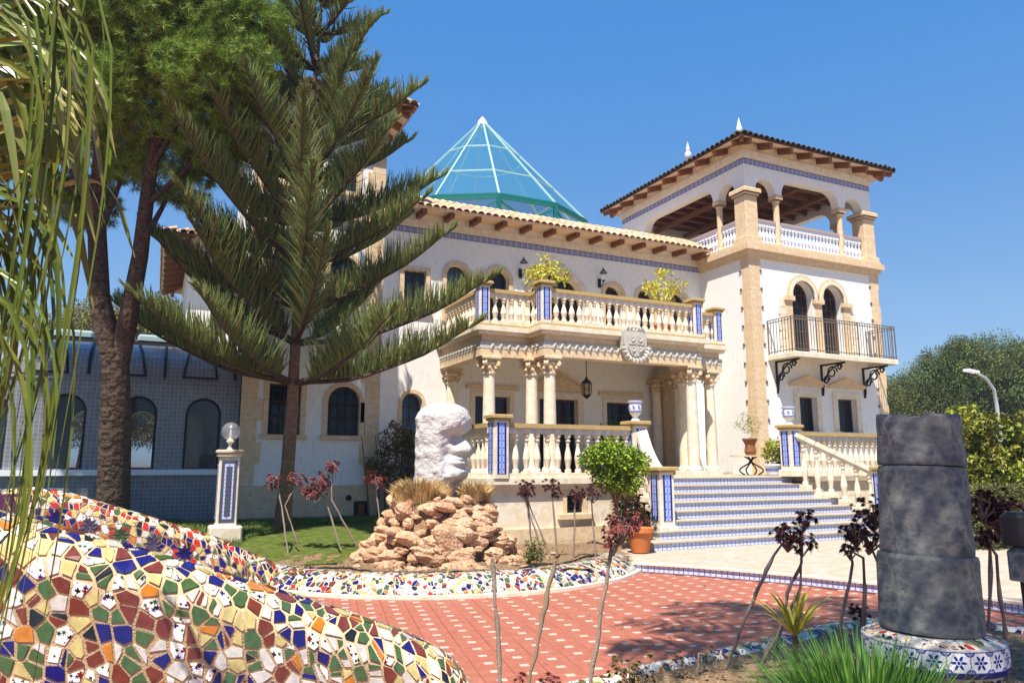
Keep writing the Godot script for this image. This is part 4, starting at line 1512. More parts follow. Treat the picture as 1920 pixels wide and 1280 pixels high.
# ---------------------------------------------------------------- pool house
func pool_house() -> void:
	var h := thing("pool_house", "barrel vaulted pool house clad in small shiny grey blue tiles with arched glass windows", "building", Vector3(-1.5, 0.4, -18.3))
	rng.seed = 16
	var z := -18.32
	var y0 := 0.1
	var yw := 3.55
	var ops := []
	for x in [-5.95, -4.6, -3.22, -1.8, -0.42, 0.92]:
		ops.append([x - 0.38, x + 0.38, 1.52, 3.12, 0.38])
	var b := placed_x(Transform3D(FRONT, Vector3(0, 0, z)))
	b.wall(-9, 1.69, y0, yw, 0.25, ops)
	wput("wall", b, M.pool_tile, h)
	b = placed_x(Transform3D(FRONT, Vector3(0, 0, z - 5.5)))
	b.wall(-9, 1.69, y0, yw, 0.25, ops)
	wput("back_wall", b, M.pool_tile, h)
	b = MB.new()
	b.span(Vector3(-9, 1.38, z), Vector3(1.68, 1.5, z + 0.1))
	wput("window_ledge", b, M.ceramic, h)
	b = MB.new()
	b.span(Vector3(-9, 0.35, z - 5.7), Vector3(1.69, 0.45, z - 0.2))
	wput("floor", b, M.paving, h)
	# vault
	b = MB.new()
	var n := 16
	var prof := []
	for k in n + 1:
		var t := PI * k / n
		prof.append(Vector2(z - 2.87 + cos(t) * 2.9, yw - 0.02 + pow(sin(t), 0.8) * 1.05))
	for k in n:
		var p: Vector2 = prof[k]
		var q: Vector2 = prof[k + 1]
		for d in [0.0, -0.1]:
			b.quad(Vector3(-9, p.y + d, p.x), Vector3(1.69, p.y + d, p.x), Vector3(1.69, q.y + d, q.x), Vector3(-9, q.y + d, q.x))
	wput("vault", b, M.pool_tile, h)
	# dark trapezoid seams on the vault
	for i in 7:
		var x := -8.2 + i * 1.5
		b = MB.new()
		for k in range(0, 5):
			b.bar(Vector3(x + 0.75, prof[k].y + 0.02, prof[k].x + 0.01), Vector3(x + 0.75, prof[k + 1].y + 0.02, prof[k + 1].x + 0.01), 0.06, 0.03)
		wput("seam", b, M.iron, h)
		for s in [-1, 1]:
			b = MB.new()
			for k in range(0, 5):
				var w0 := lerpf(0.36, 0.16, k / 5.0)
				var w1 := lerpf(0.36, 0.16, (k + 1) / 5.0)
				b.bar(Vector3(x + s * w0, prof[k].y + 0.02, prof[k].x + 0.01), Vector3(x + s * w1, prof[k + 1].y + 0.02, prof[k + 1].x + 0.01), 0.045, 0.03)
			wput("seam", b, M.iron, h)
		b = MB.new()
		b.span(Vector3(x - 0.38, yw + 0.0, z - 0.02), Vector3(x + 0.38, yw + 0.045, z + 0.05))
		wput("seam", b, M.iron, h)
	b = MB.new()
	b.span(Vector3(-2.5, 4.5, z - 3.3), Vector3(1.2, 4.62, z - 1.9))
	wput("roof_light_kerb", b, M.iron, h)
	for k in 4:
		b = MB.new()
		b.bbox(Vector3(-2.0 + k * 0.9, 4.75, z - 2.6), Vector3(0.84, 0.16, 1.2), 0.05)
		wput("roof_light", b, M.frosted, h)
	for o in ops:
		var f := MB.new()
		f.x = Transform3D(FRONT, Vector3(0, 0, z - 0.1))
		f.quad(Vector3(o[0], o[2], 0), Vector3(o[1], o[2], 0), Vector3(o[1], o[3], 0), Vector3(o[0], o[3], 0))
		var w := wput("window", f, M.tint, h)
		f = MB.new()
		var cx: float = (o[0] + o[1]) * 0.5
		var pts := [Vector3(o[0] + 0.02, o[2], z - 0.07)]
		for k in 13:
			var t := PI - PI * k / 12
			pts.append(Vector3(cx + cos(t) * 0.36, o[3] - 0.38 + sin(t) * 0.36, z - 0.07))
		pts.append(Vector3(o[1] - 0.02, o[2], z - 0.07))
		for k in pts.size() - 1:
			f.bar(pts[k], pts[k + 1], 0.06, 0.05, Vector3(0, 0, 1))
		wput("frame", f, M.iron, w)
	b = MB.new()
	b.tube([Vector3(1.72, 0.3, z + 0.12), Vector3(1.72, 3.9, z + 0.12)], [0.05, 0.05], 8)
	wput("drain_pipe", b, M.dark_wood, h)

# ---------------------------------------------------------------- broken tile mosaic
func clip(poly: PackedVector2Array, p: Vector2, nn: Vector2) -> PackedVector2Array:
	var out := PackedVector2Array()
	var m := poly.size()
	for k in m:
		var a := poly[k]
		var b := poly[(k + 1) % m]
		var da := (a - p).dot(nn)
		var db := (b - p).dot(nn)
		if da <= 0.0:
			out.append(a)
		if (da < 0.0 and db > 0.0) or (da > 0.0 and db < 0.0):
			out.append(a.lerp(b, da / (da - db)))
	return out

func palette(kind: int) -> Material:
	var r := rng.randf()
	var t := [[0.18, "t_navy"], [0.35, "t_brick"], [0.53, "t_green"], [0.68, "t_yellow"], [0.80, "t_white"], [0.84, "t_orange"], [0.98, "t_flower"], [1.1, "t_black"]]
	if kind == 1:
		t = [[0.14, "t_navy"], [0.26, "t_brick"], [0.40, "t_red"], [0.50, "t_green"], [0.66, "t_yellow"], [0.76, "t_white"], [0.80, "t_orange"], [0.94, "t_flower"], [1.1, "t_black"]]
	elif kind == 2:
		t = [[0.13, "t_navy"], [0.21, "t_brick"], [0.26, "t_red"], [0.36, "t_green"], [0.52, "t_yellow"], [0.74, "t_white"], [0.77, "t_orange"], [0.97, "t_flower"], [1.1, "t_black"]]
	for q in t:
		if r < q[0]:
			return M[q[1]]
	return M.t_white

# surf(s, t) gives [position, normal]; shards fill 0..S by 0..T, the nearest ones to the garden path are parts of their own
func mosaic(host: Node3D, surf: Callable, S: float, T: float, cell: float, kind: int, limit: int, hgt := 0.006, gap := 0.009) -> void:
	var nx := maxi(2, int(S / cell))
	var ny := maxi(2, int(T / cell))
	var cx := S / nx
	var cy := T / ny
	var seeds := {}
	for i in range(-2, nx + 2):
		for j in range(-2, ny + 2):
			seeds[Vector2i(i, j)] = Vector2((i + 0.5 + rv(-0.46, 0.46)) * cx, (j + 0.5 + rv(-0.46, 0.46)) * cy)
	var polys := []
	for i in nx:
		for j in ny:
			var c: Vector2 = seeds[Vector2i(i, j)]
			var poly := PackedVector2Array([c + Vector2(-2, -2) * cell, c + Vector2(2, -2) * cell, c + Vector2(2, 2) * cell, c + Vector2(-2, 2) * cell])
			for a in range(-2, 3):
				for b in range(-2, 3):
					if a == 0 and b == 0:
						continue
					var o: Vector2 = seeds[Vector2i(i + a, j + b)] if seeds.has(Vector2i(i + a, j + b)) else c + Vector2(9, 9)
					var d := o - c
					if d.length() > cell * 3.2:
						continue
					var u := d.normalized()
					poly = clip(poly, c + d * 0.5 - u * gap * 0.5, u)
			poly = clip(poly, Vector2(0, gap), Vector2(0, -1))
			poly = clip(poly, Vector2(0, T), Vector2(0, 1))
			poly = clip(poly, Vector2(0, 0), Vector2(-1, 0))
			poly = clip(poly, Vector2(S, 0), Vector2(1, 0))
			if poly.size() < 3:
				continue
			# chip the corners and leave a broad joint, as hand set shards have
			if poly.size() > 4:
				var worst := 0
				var wl := 99.0
				for k in poly.size():
					var el := poly[k].distance_to(poly[(k + 1) % poly.size()])
					if el < wl:
						wl = el
						worst = k
				if wl < cell * 0.5:
					poly[worst] = (poly[worst] + poly[(worst + 1) % poly.size()]) * 0.5
					poly.remove_at((worst + 1) % poly.size())
			var cen := Vector2.ZERO
			for p in poly:
				cen += p
			cen /= poly.size()
			var shr := rv(0.9, 0.99)
			for k in poly.size():
				poly[k] = cen + (poly[k] - cen) * shr
			if rng.randf() < 0.3:
				var m := Vector2.ZERO
				for p in poly:
					m += p
				m /= poly.size()
				var an := rv(0, TAU)
				var u := Vector2(cos(an), sin(an))
				polys.append(clip(poly, m - u * gap * 0.5, u))
				polys.append(clip(poly, m + u * gap * 0.5, -u))
			else:
				polys.append(poly)
	var list := []
	for p in polys:
		if p.size() < 3:
			continue
		var ar := 0.0
		var m := Vector2.ZERO
		for k in p.size():
			ar += p[k].cross(p[(k + 1) % p.size()])
			m += p[k]
		if absf(ar) < cell * cell * 0.12:
			continue
		m /= p.size()
		var q: Array = surf.call(m.x, m.y)
		var view: Vector3 = Vector3(0, 1.64, 0) - q[0]
		list.append([view.length() + (100.0 if view.dot(q[1]) < 0 else 0.0), p, m, palette(kind)])
	list.sort_custom(func(a, b): return a[0] < b[0])
	var rest := {}
	for k in list.size():
		var p: PackedVector2Array = list[k][1]
		var m: Material = list[k][3]
		var b: MB
		if k < limit:
			b = MB.new()
		else:
			if not rest.has(m):
				rest[m] = MB.new()
			b = rest[m]
		var h := hgt * rv(0.7, 1.3)
		var top := []
		var bot := []
		var mid: Array = surf.call(list[k][2].x, list[k][2].y)
		var tilt := rdir() * 0.03
		for v in p:
			var q: Array = surf.call(v.x, v.y)
			var w: Vector3 = q[0]
			top.append(w + q[1] * (h + tilt.dot(w - mid[0])))
			bot.append(w - q[1] * 0.004)
		var uv := []
		for v in p:
			uv.append(v * 5.5)
		var n := p.size()
		for i in range(1, n - 1):
			b.tri(top[0], top[i], top[i + 1], uv[0], uv[i], uv[i + 1])
		for i in n:
			var ii := (i + 1) % n
			b.tri(bot[i], bot[ii], top[ii], uv[i], uv[ii], uv[ii])
			b.tri(bot[i], top[ii], top[i], uv[i], uv[ii], uv[i])
		if k < limit:
			wput("tessera", b, m, host)
	for m in rest:
		var o := wput("small_tesserae", rest[m], m, host)
		o.set_meta("kind", "stuff")

func curve_of(pts: Array) -> Curve3D:
	var c := Curve3D.new()
	c.bake_interval = 0.03
	for k in pts.size():
		var t: Vector3 = (pts[mini(k + 1, pts.size() - 1)] - pts[maxi(k - 1, 0)]) / 6.0
		c.add_point(pts[k], -t, t)
	return c

# a rounded garden wall along a crest line: profile from behind the crest, over the top, down the front (towards side +1)
func wall_surf(c: Curve3D, r: float, side: float, over := 1.2) -> Callable:
	var L := c.get_baked_length()
	return func(s: float, t: float) -> Array:
		var s0 := clampf(s, 0.02, L - 0.02)
		var p := c.sample_baked(s0)
		var d := c.sample_baked(s0 + 0.02) - c.sample_baked(s0 - 0.02)
		d.y = 0.0
		d = d.normalized()
		p += d * (s - s0)
		var o := Vector3(-d.z, 0, d.x) * side
		var a := t / r - over
		if a < PI * 0.5:
			return [p + Vector3.DOWN * r + o * sin(a) * r + Vector3.UP * cos(a) * r, o * sin(a) + Vector3.UP * cos(a)]
		var down := t - r * (over + PI * 0.5)
		return [p + Vector3.DOWN * (r + down) + o * (r + 0.06 * sin(down * 2.5)), (o + Vector3.UP * -0.15 * cos(down * 2.5)).normalized()]

func surf_mesh(surf: Callable, S: float, T: float, ns: int, nt: int, off := -0.001) -> MB:
	var b := MB.new()
	var rows := []
	for i in ns + 1:
		var row := []
		for j in nt + 1:
			var q: Array = surf.call(S * i / ns, T * j / nt)
			row.append([q[0] + q[1] * off, q[1]])
		rows.append(row)
	for i in ns:
		for j in nt:
			var p0: Array = rows[i][j]
			var p1: Array = rows[i + 1][j]
			var p2: Array = rows[i + 1][j + 1]
			var p3: Array = rows[i][j + 1]
			if (p3[0] - p0[0]).cross(p2[0] - p0[0]).dot(p0[1]) > 0.0:
				b.tris(p0[0], p3[0], p2[0], p0[1], p3[1], p2[1])
				b.tris(p0[0], p2[0], p1[0], p0[1], p2[1], p1[1])
			else:
				b.tris(p0[0], p2[0], p3[0], p0[1], p2[1], p3[1])
				b.tris(p0[0], p1[0], p2[0], p0[1], p1[1], p2[1])
	return b

func mosaics() -> void:
	rng.seed = 21
	# the wavy wall nearest the path
	var c := curve_of([Vector3(-1.7, 1.66, -4.5), Vector3(-1.16, 1.55, -4.29), Vector3(-0.61, 1.42, -4.06), Vector3(-0.28, 1.33, -3.92), Vector3(0.05, 1.23, -3.82), Vector3(0.45, 1.09, -3.77), Vector3(0.86, 0.94, -3.72), Vector3(1.16, 0.82, -3.69), Vector3(1.38, 0.70, -3.66), Vector3(1.50, 0.55, -3.62), Vector3(1.55, 0.36, -3.58), Vector3(1.57, 0.10, -3.55), Vector3(1.58, -0.3, -3.53)])
	var h := thing("mosaic_wall", "large wavy wall of broken glazed tile sloping down in the foreground", "mosaic wall", Vector3(0, GP, -3.8))
	var sf := wall_surf(c, 0.2, 1.0)
	var L := c.get_baked_length()
	wput("mortar", surf_mesh(sf, L, 2.1, 60, 30), M.grout, h)
	mosaic(h, sf, L, 1.75, 0.063, 0, 300, 0.005, 0.010)
	var back := wall_surf(c, 0.2, -1.0, 0.3)
	wput("back_face", surf_mesh(back, L, 2.0, 40, 16), M.grout, h)
	# the second wall, curling down to the kerb of the rockery bed
	c = curve_of([Vector3(-4.6, 0.8, -14.6), Vector3(-3.39, 0.95, -13.79), Vector3(-2.52, 1.15, -13.11), Vector3(-1.97, 1.25, -12.8), Vector3(-1.55, 1.3, -12.5), Vector3(-1.07, 1.22, -12.28), Vector3(-0.44, 1.02, -12.1), Vector3(0.26, 0.79, -11.95), Vector3(0.9, 0.56, -11.85), Vector3(1.35, 0.34, -11.75), Vector3(1.62, 0.2, -11.55), Vector3(1.75, -0.05, -11.45), Vector3(1.8, -0.4, -11.4)])
	h = thing("mosaic_wall", "red flecked mosaic wall with a star panel curling behind the nearer wall", "mosaic wall", Vector3(-1, GP, -12.4))
	sf = wall_surf(c, 0.2, 1.0)
	L = c.get_baked_length()
	wput("mortar", surf_mesh(sf, L, 1.9, 60, 24), M.grout, h)
	mosaic(h, sf, L, 1.7, 0.085, 1, 300, 0.008, 0.012)
	wput("back_face", surf_mesh(wall_surf(c, 0.2, -1.0, 0.3), L, 1.6, 40, 14), M.grout, h)
	# star panel and a row of flower tiles set into it
	var star: Array = sf.call(3.5, 0.66)
	var fr := Basis((Vector3.UP.cross(star[1])).normalized(), Vector3.UP, star[1])
	var b := MB.new()
	b.x = Transform3D(fr, star[0] + star[1] * 0.012)
	b.quad(Vector3(-0.34, -0.24, 0), Vector3(0.34, -0.24, 0), Vector3(0.34, 0.24, 0), Vector3(-0.34, 0.24, 0))
	wput("star_ground", b, M.t_plum, h)
	b = MB.new()
	b.x = Transform3D(fr, star[0] + star[1] * 0.018)
	for s in [-1, 1]:
		b.quad(Vector3(s * 0.06, 0.16, 0), Vector3(s * 0.30, -0.2, 0), Vector3(s * 0.38, -0.2, 0), Vector3(0, 0.24, 0))
		b.tri(Vector3(s * 0.2, 0.2, 0), Vector3(s * 0.3, 0.05, 0), Vector3(s * 0.34, 0.2, 0))
	wput("star", b, M.t_sand, h)
	for k in 5:
		var q: Array = sf.call(4.25 + k * 0.43, 0.68)
		b = MB.new()
		b.x = Transform3D(Basis((Vector3.UP.cross(q[1])).normalized(), Vector3.UP, q[1]), q[0] + q[1] * 0.014)
		for p in 8:
			b.leaf(Vector3.ZERO, Vector3(sin(p * TAU / 8), cos(p * TAU / 8), 0.02), Vector3(0, 0, 1), 0.13, 0.07, 0.0)
		wput("flower_tile", b, [M.t_navy, M.t_slate, M.t_green, M.t_slate, M.t_navy][k], h)
	# kerb round the rockery bed
	var ring := func(R: float, z0: Vector2, a0: float, top: float, w: float) -> Callable:
		return func(s: float, t: float) -> Array:
			var a := a0 + s / R
			var d := Vector3(sin(a), 0, cos(a))
			var q := t / w * PI * 0.5
			return [Vector3(z0.x, GP, z0.y) + d * (R - w * 0.9 * (1.0 - cos(q))) + Vector3.UP * top * sin(q), (d * cos(q) + Vector3.UP * sin(q)).normalized()]
	h = thing("mosaic_kerb", "low rounded mosaic kerb curving in front of the rock pile", "kerb", Vector3(4.77, GP, -13.12))
	sf = ring.call(3.66, Vector2(4.77, -13.12), -1.22, 0.26, 0.52)
	wput("mortar", surf_mesh(sf, 7.6, 0.62, 60, 10), M.pale_grout, h)
	mosaic(h, sf, 7.6, 0.6, 0.074, 2, 300, 0.007, 0.010)
	b = MB.new()
	for k in 40:
		var a0 := -1.22 + 2.076 * k / 40
		var a1 := -1.22 + 2.076 * (k + 1) / 40
		b.bar(Vector3(4.77 + sin(a0) * 3.69, GP + 0.02, -13.12 + cos(a0) * 3.69), Vector3(4.77 + sin(a1) * 3.69, GP + 0.02, -13.12 + cos(a1) * 3.69), 0.1, 0.05)
	wput("white_footing", b, M.cream, h)
	# soil of the bed with a black drip hose
	b = MB.new()
	var n := 36
	var hgt := func(x: float, z: float) -> float: return 0.07 + 0.03 * sin(x * 3.1) * sin(z * 2.7) + 0.012 * sin(x * 17.0 + z * 9.0)
	for i in n:
		for j in n:
			var q := func(a: int, e: int) -> Vector3:
				var x := 1.0 + 7.6 * a / n
				var z := -16.4 + 7.2 * e / n
				return Vector3(x, hgt.call(x, z), z)
			var m: Vector3 = q.call(i, j)
			if Vector2(m.x - 4.77, m.z + 13.12).length() < 3.32 and not (m.z < -13.3 and m.x > 5.6):
				b.quad(q.call(i, j + 1), q.call(i + 1, j + 1), q.call(i + 1, j), m)
	struct("garden_bed", b, M.soil)
	b = MB.new()
	var pts := []
	var rad := []
	for k in 40:
		var a := -1.1 + 1.95 * k / 39
		var R := 2.92 + 0.05 * sin(k * 0.9)
		var x := 4.77 + sin(a) * R
		var z := -13.12 + cos(a) * R
		pts.append(Vector3(x, hgt.call(x, z) + 0.018, z))
		rad.append(0.014)
	b.tube(pts, rad, 6)
	tag(wput("drip_hose", b, M.iron, self), "black drip hose lying on soil before the rock pile", "hose")
	# island bed in front: mosaic kerb, soil
	c = curve_of([Vector3(1.2, -0.02, -4.7), Vector3(2.2, -0.02, -5.15), Vector3(3.07, -0.02, -5.2), Vector3(3.87, -0.02, -5.36), Vector3(4.66, -0.02, -5.47), Vector3(5.67, -0.02, -5.62), Vector3(6.79, -0.02, -5.85), Vector3(7.7, -0.02, -5.6), Vector3(8.2, -0.02, -4.6), Vector3(8.2, -0.02, -2.5)])
	h = thing("mosaic_kerb", "low white speckled mosaic kerb at the near edge of the red plaza", "kerb", Vector3(4.5, GP, -5.4))
	sf = wall_surf(c, 0.1, -1.0, 1.2)
	L = c.get_baked_length()
	wput("mortar", surf_mesh(sf, L, 0.42, 60, 8), M.pale_grout, h)
	mosaic(h, sf, L, 0.36, 0.075, 2, 220, 0.006, 0.01)
	wput("back_face", surf_mesh(wall_surf(c, 0.1, 1.0, 0.2), L, 0.32, 60, 6), M.pale_grout, h)
	b = MB.new()
	var poly := PackedVector2Array()
	for k in 30:
		var p := c.sample_baked(L * k / 29.0)
		poly.append(Vector2(p.x, p.z))
	poly.append(Vector2(7.5, 1.0)); poly.append(Vector2(1.6, 1.0)); poly.append(Vector2(1.5, -3.4))
	b.prism(poly, -0.19, -0.07)
	struct("island_soil", b, M.soil)

# ---------------------------------------------------------------- rocks
func rock_mesh(seed_: int, flat: float) -> ArrayMesh:
	var f := FastNoiseLite.new()
	f.seed = seed_
	f.frequency = 0.9
	var planes := []
	var rg := RandomNumberGenerator.new()
	rg.seed = seed_
	for k in 9:
		var z := rg.randf_range(-1, 1)
		var t := rg.randf_range(0, TAU)
		planes.append([Vector3(sqrt(1 - z * z) * cos(t), z, sqrt(1 - z * z) * sin(t)), rg.randf_range(0.55, 0.9)])
	var b := MB.new()
	var p := func(i: int, j: int) -> Vector3:
		var a := PI * i / 7.0
		var t := TAU * (j % 11) / 11.0
		var d := Vector3(sin(a) * cos(t), cos(a), sin(a) * sin(t))
		var r := 1.0
		for q in planes:
			var e: float = d.dot(q[0])
			if e > 0.05:
				r = minf(r, q[1] / e)
		r *= 1.0 + f.get_noise_3dv(d * 1.6) * 0.35
		return d * r * Vector3(1, flat, 0.8)
	for i in 7:
		for j in 11:
			b.quad(p.call(i + 1, j), p.call(i, j), p.call(i, j + 1), p.call(i + 1, j + 1))
	return b.done()

func rockery() -> void:
	rng.seed = 31
	var at := Vector3(4.45, 0.05, -12.1)
	var h := thing("rockery", "tapering pile of rough pink and cream rocks under the stone head", "rock pile", at)
	var b := MB.new()
	b.lathe([[1.12, -0.1], [0.9, 0.5], [0.66, 0.98], [0.0, 1.05]], 14, at)
	wput("earth_core", b, M.soil, h)
	var ms := []
	for k in 8:
		ms.append(rock_mesh(100 + k, 0.55 + 0.05 * (k % 4)))
	var mats := [M.rock, M.rock_b, M.rock_c]
	for r in 9:
		var y := 0.02 + r * 0.119
		var R := 1.24 - r * 0.068 + (0.1 if r == 0 else 0.0)
		var n := 21 - r
		for k in n:
			var a := TAU * (k + 0.5 * (r % 2) + rv(-0.25, 0.25)) / n
			var s := rv(0.09, 0.25)
			var p := Vector3(sin(a) * (R + rv(-0.09, 0.07)), y + rv(-0.03, 0.03), cos(a) * (R + rv(-0.09, 0.07)))
			var bs := Basis.from_euler(Vector3(rv(-0.3, 0.3), a + PI * 0.0 + rv(-0.5, 0.5), rv(-0.25, 0.25))).scaled(Vector3(s * rv(0.95, 1.35), s * rv(0.7, 1.15), s))
			put("rock", ms[rng.randi() % 8], mats[rng.randi() % 3], h, Transform3D(bs, p))
	# one tall leaning slab at the front and some loose stones at its foot
	put("rock", rock_mesh(140, 1.0), M.rock, h, Transform3D(Basis.from_euler(Vector3(-0.35, 0.1, 0.25)).scaled(Vector3(0.27, 0.36, 0.16)), Vector3(-0.28, 0.40, 1.1)))
	for k in 16:
		var a := rv(-1.6, 1.7)
		var R := rv(1.5, 2.1)
		var s := rv(0.05, 0.13)
		put("rock", ms[k % 8], mats[k % 3], h, Transform3D(Basis.from_euler(Vector3(0, rv(0, 6), 0)).scaled(Vector3(s, s * 0.6, s)), Vector3(sin(a) * R, 0.03, cos(a) * R * 0.9)))
	for q in [[Vector3(4.05, 1.0, -11.9), 0.6, 800, "wide straw coloured dry grass tuft left of the stone head", 0.55], [Vector3(4.98, 1.0, -11.8), 0.33, 380, "narrow dry grass tuft right of the stone head", 0.5]]:
		var o := thing("dry_grass", q[3], "grass", q[0], 0.0, "dry grass tufts on the rock pile")
		b = MB.new()
		for k in q[2] * 2:
			var an := rv(0, TAU)
			var rr: float = q[1] * sqrt(rv(0, 1))
			var base := Vector3(cos(an) * rr * 0.8, 0, sin(an) * rr * 0.45)
			var out := Vector3(cos(an), 0, sin(an)) * rv(0.0, 0.5)
			var d := (Vector3.UP + out).normalized()
			var w := rv(0.7, 1.2)
			b.col = Color(0.60 * w, 0.42 * w, 0.19 * w)
			var sd := d.cross(Vector3(cos(an * 3), 0, sin(an * 3))).normalized() * 0.008
			var Lg: float = q[4] * rv(0.55, 1.0) * (1.0 - 0.45 * pow(rr / q[1], 2.0))
			var m: Vector3 = base + d * Lg * 0.6
			var e: Vector3 = base + d * Lg + out * Lg * 0.4 + Vector3.DOWN * 0.05
			b.tri(base - sd, base + sd, m + sd)
			b.tri(base - sd, m + sd, m - sd)
			b.tri(m - sd, m + sd, e)
		put("blades", b.done(), M.straw, o)

# a rough hewn head in profile; face turned towards the plaza
func stone_head() -> void:
	var at := Vector3(4.55, 1.06, -12.27)
	var h := thing("stone_head", "large rough white stone head in profile on the rock pile", "statue", at)
	var f := FastNoiseLite.new()
	f.seed = 4
	f.frequency = 3.2
	f.fractal_octaves = 4
	var face := Vector3(0.66, 0, 0.75).normalized()
	var fa := atan2(face.x, face.z)
	var H := 1.69
	var nu := 96
	var nv := 90
	var g2 := func(x: float, s: float) -> float: return exp(-x * x / (2.0 * s * s))
	var rows := []
	for j in nv + 1:
		var y := H * j / nv
		var row := []
		for i in nu + 1:
			var a := TAU * i / nu
			var d := Vector3(sin(a), 0, cos(a))
			var da := wrapf(a - fa, -PI, PI)
			# squarish block, deeper along the profile
			var ex := absf(cos(da)) / 0.41
			var ez := absf(sin(da)) / 0.34
			var r := pow(pow(ex, 3.4) + pow(ez, 3.4), -1.0 / 3.4)
			# face column: offsets along the face direction
			var t := y
			var side := absf(da)
			var front: float = g2.call(da, 0.62)
			var prof := 0.0
			prof += 0.06 * smoothstep(1.03, 1.13, t) * front            # brow and brow band
			prof -= 0.19 * g2.call(side - 0.42, 0.2) * g2.call(t - 1.0, 0.085)     # eye hollows
			prof += 0.035 * g2.call(side - 0.42, 0.11) * g2.call(t - 0.985, 0.035)  # eyeballs
			prof -= 0.05 * g2.call(t - 1.04, 0.04) * g2.call(da, 0.2)
			var nose := clampf((1.06 - t) / 0.30, 0.0, 1.0) * smoothstep(0.67, 0.77, t)
			prof += (0.02 + 0.15 * nose) * smoothstep(0.0, 0.15, nose) * g2.call(da, 0.15 + 0.08 * nose)
			prof -= 0.06 * front * g2.call(t - 0.72, 0.04)
			prof += 0.055 * g2.call(da, 0.24) * (g2.call(t - 0.655, 0.025) + g2.call(t - 0.585, 0.028))
			prof -= 0.05 * g2.call(da, 0.3) * g2.call(t - 0.62, 0.014)
			prof -= 0.06 * front * g2.call(t - 0.52, 0.03)
			prof += 0.04 * g2.call(da, 0.34) * g2.call(t - 0.43, 0.06)
			prof -= 0.20 * front * (1.0 - smoothstep(0.2, 0.36, t))      # throat
			prof -= 0.13 * g2.call(side - 0.8, 0.24) * g2.call(t - 0.78, 0.2)      # hollow cheek
			prof += 0.05 * smoothstep(0.95, 1.25, side)                  # hair or veil edge
			# crown rounds off
			var top := clampf((y - 1.32) / (H - 1.32), 0.0, 1.0)
			r = (r + prof) * sqrt(maxf(0.0, 1.0 - top * top * 0.985))
			var p := d * r
			p += d * f.get_noise_3d(p.x * 1.3, y * 1.3, p.z * 1.3) * 0.035
			row.append(Vector3(p.x, y - top * top * 0.05, p.z))
		rows.append(row)
	var b := MB.new()
	var nrm := func(i: int, j: int) -> Vector3:
		var l: Vector3 = rows[j][(i - 1 + nu) % nu]
		var r: Vector3 = rows[j][(i + 1) % nu]
		var u: Vector3 = rows[mini(j + 1, nv)][i % nu]
		var dn: Vector3 = rows[maxi(j - 1, 0)][i % nu]
		return (r - l).cross(u - dn).normalized()
	for j in nv:
		for i in nu:
			var n0: Vector3 = nrm.call(i, j)
			var n1: Vector3 = nrm.call(i + 1, j)
			var n2: Vector3 = nrm.call(i + 1, j + 1)
			var n3: Vector3 = nrm.call(i, j + 1)
			b.tris(rows[j][i], rows[j][i + 1], rows[j + 1][i + 1], n0, n1, n2)
			b.tris(rows[j][i], rows[j + 1][i + 1], rows[j + 1][i], n0, n2, n3)
	for i in nu:
		b.tri(Vector3(0, H - 0.05, 0), rows[nv][i], rows[nv][i + 1])
	put("carved_head", b.done(), M.white_stone, h)

# ---------------------------------------------------------------- trees
func tuft_mesh(n: int, L: float, w: float, up := 0.0, seed_ := 1) -> ArrayMesh:   # a star of needles or small leaves
	var rg := RandomNumberGenerator.new()
	rg.seed = seed_
	var b := MB.new()
	for k in n:
		var z := rg.randf_range(-1, 1)
		var t := rg.randf_range(0, TAU)
		var d := Vector3(sqrt(1 - z * z) * cos(t), z + up, sqrt(1 - z * z) * sin(t)).normalized()
		var s := d.cross(Vector3(rg.randf_range(-1, 1), rg.randf_range(-1, 1), rg.randf_range(-1, 1))).normalized() * w
		var l := L * rg.randf_range(0.6, 1.0)
		var p := d * l * 0.15
		b.tri(p - s * 0.5, p + s * 0.5, d * l)
	return b.done()

func broad_mesh(n: int, L: float, w: float, spread: float, seed_ := 1) -> ArrayMesh:   # a sprig of broad leaves
	var rg := RandomNumberGenerator.new()
	rg.seed = seed_
	var b := MB.new()
	for k in n:
		var z := rg.randf_range(-0.6, 1)
		var t := rg.randf_range(0, TAU)
		var d := Vector3(sqrt(maxf(0, 1 - z * z)) * cos(t), z, sqrt(maxf(0, 1 - z * z)) * sin(t)).normalized()
		var nr := (Vector3.UP + d * 0.4 + Vector3(rg.randf_range(-1, 1), 0, rg.randf_range(-1, 1)) * 0.6).normalized()
		b.leaf(d * spread * rg.randf_range(0.1, 1.0), d, nr, L * rg.randf_range(0.7, 1.1), w, 0.3)
	return b.done()

# leaf clusters through ellipsoid lobes [centre, radius], denser towards the outside
func crown(host: Node3D, lobes: Array, per: float, mesh: Mesh, m: Material, col: Color, vary: float, s0: float, s1: float, squash := 0.8, called := "foliage") -> void:
	var ts := []
	var cs := []
	var nz := FastNoiseLite.new()
	nz.seed = rng.randi() % 1000
	nz.frequency = 0.9
	for q in lobes:
		var R: float = q[1]
		var n := int(per * R * R)
		var lobe_tint := rv(1.0 - vary * 0.5, 1.0 + vary * 0.5)
		for k in n:
			var d := rdir()
			var rr := R * pow(rng.randf(), 0.38)
			var p: Vector3 = q[0] + Vector3(d.x * rr, d.y * rr * squash, d.z * rr)
			if R > 0.7 and nz.get_noise_3dv(p) < -0.22:
				continue
			p += rdir() * 0.05 * R
			var s := rv(s0, s1)
			var bs := Basis.from_euler(Vector3(rv(-0.6, 0.6), rv(0, TAU), rv(-0.6, 0.6))).scaled(Vector3(s, s, s))
			ts.append(Transform3D(bs, p - host.position))
			var w := lobe_tint * rv(1.0 - vary, 1.0 + vary)
			cs.append(Color(col.r * w * rv(0.9, 1.15), col.g * w, col.b * w))
	many(called, mesh, m, host, ts, cs)

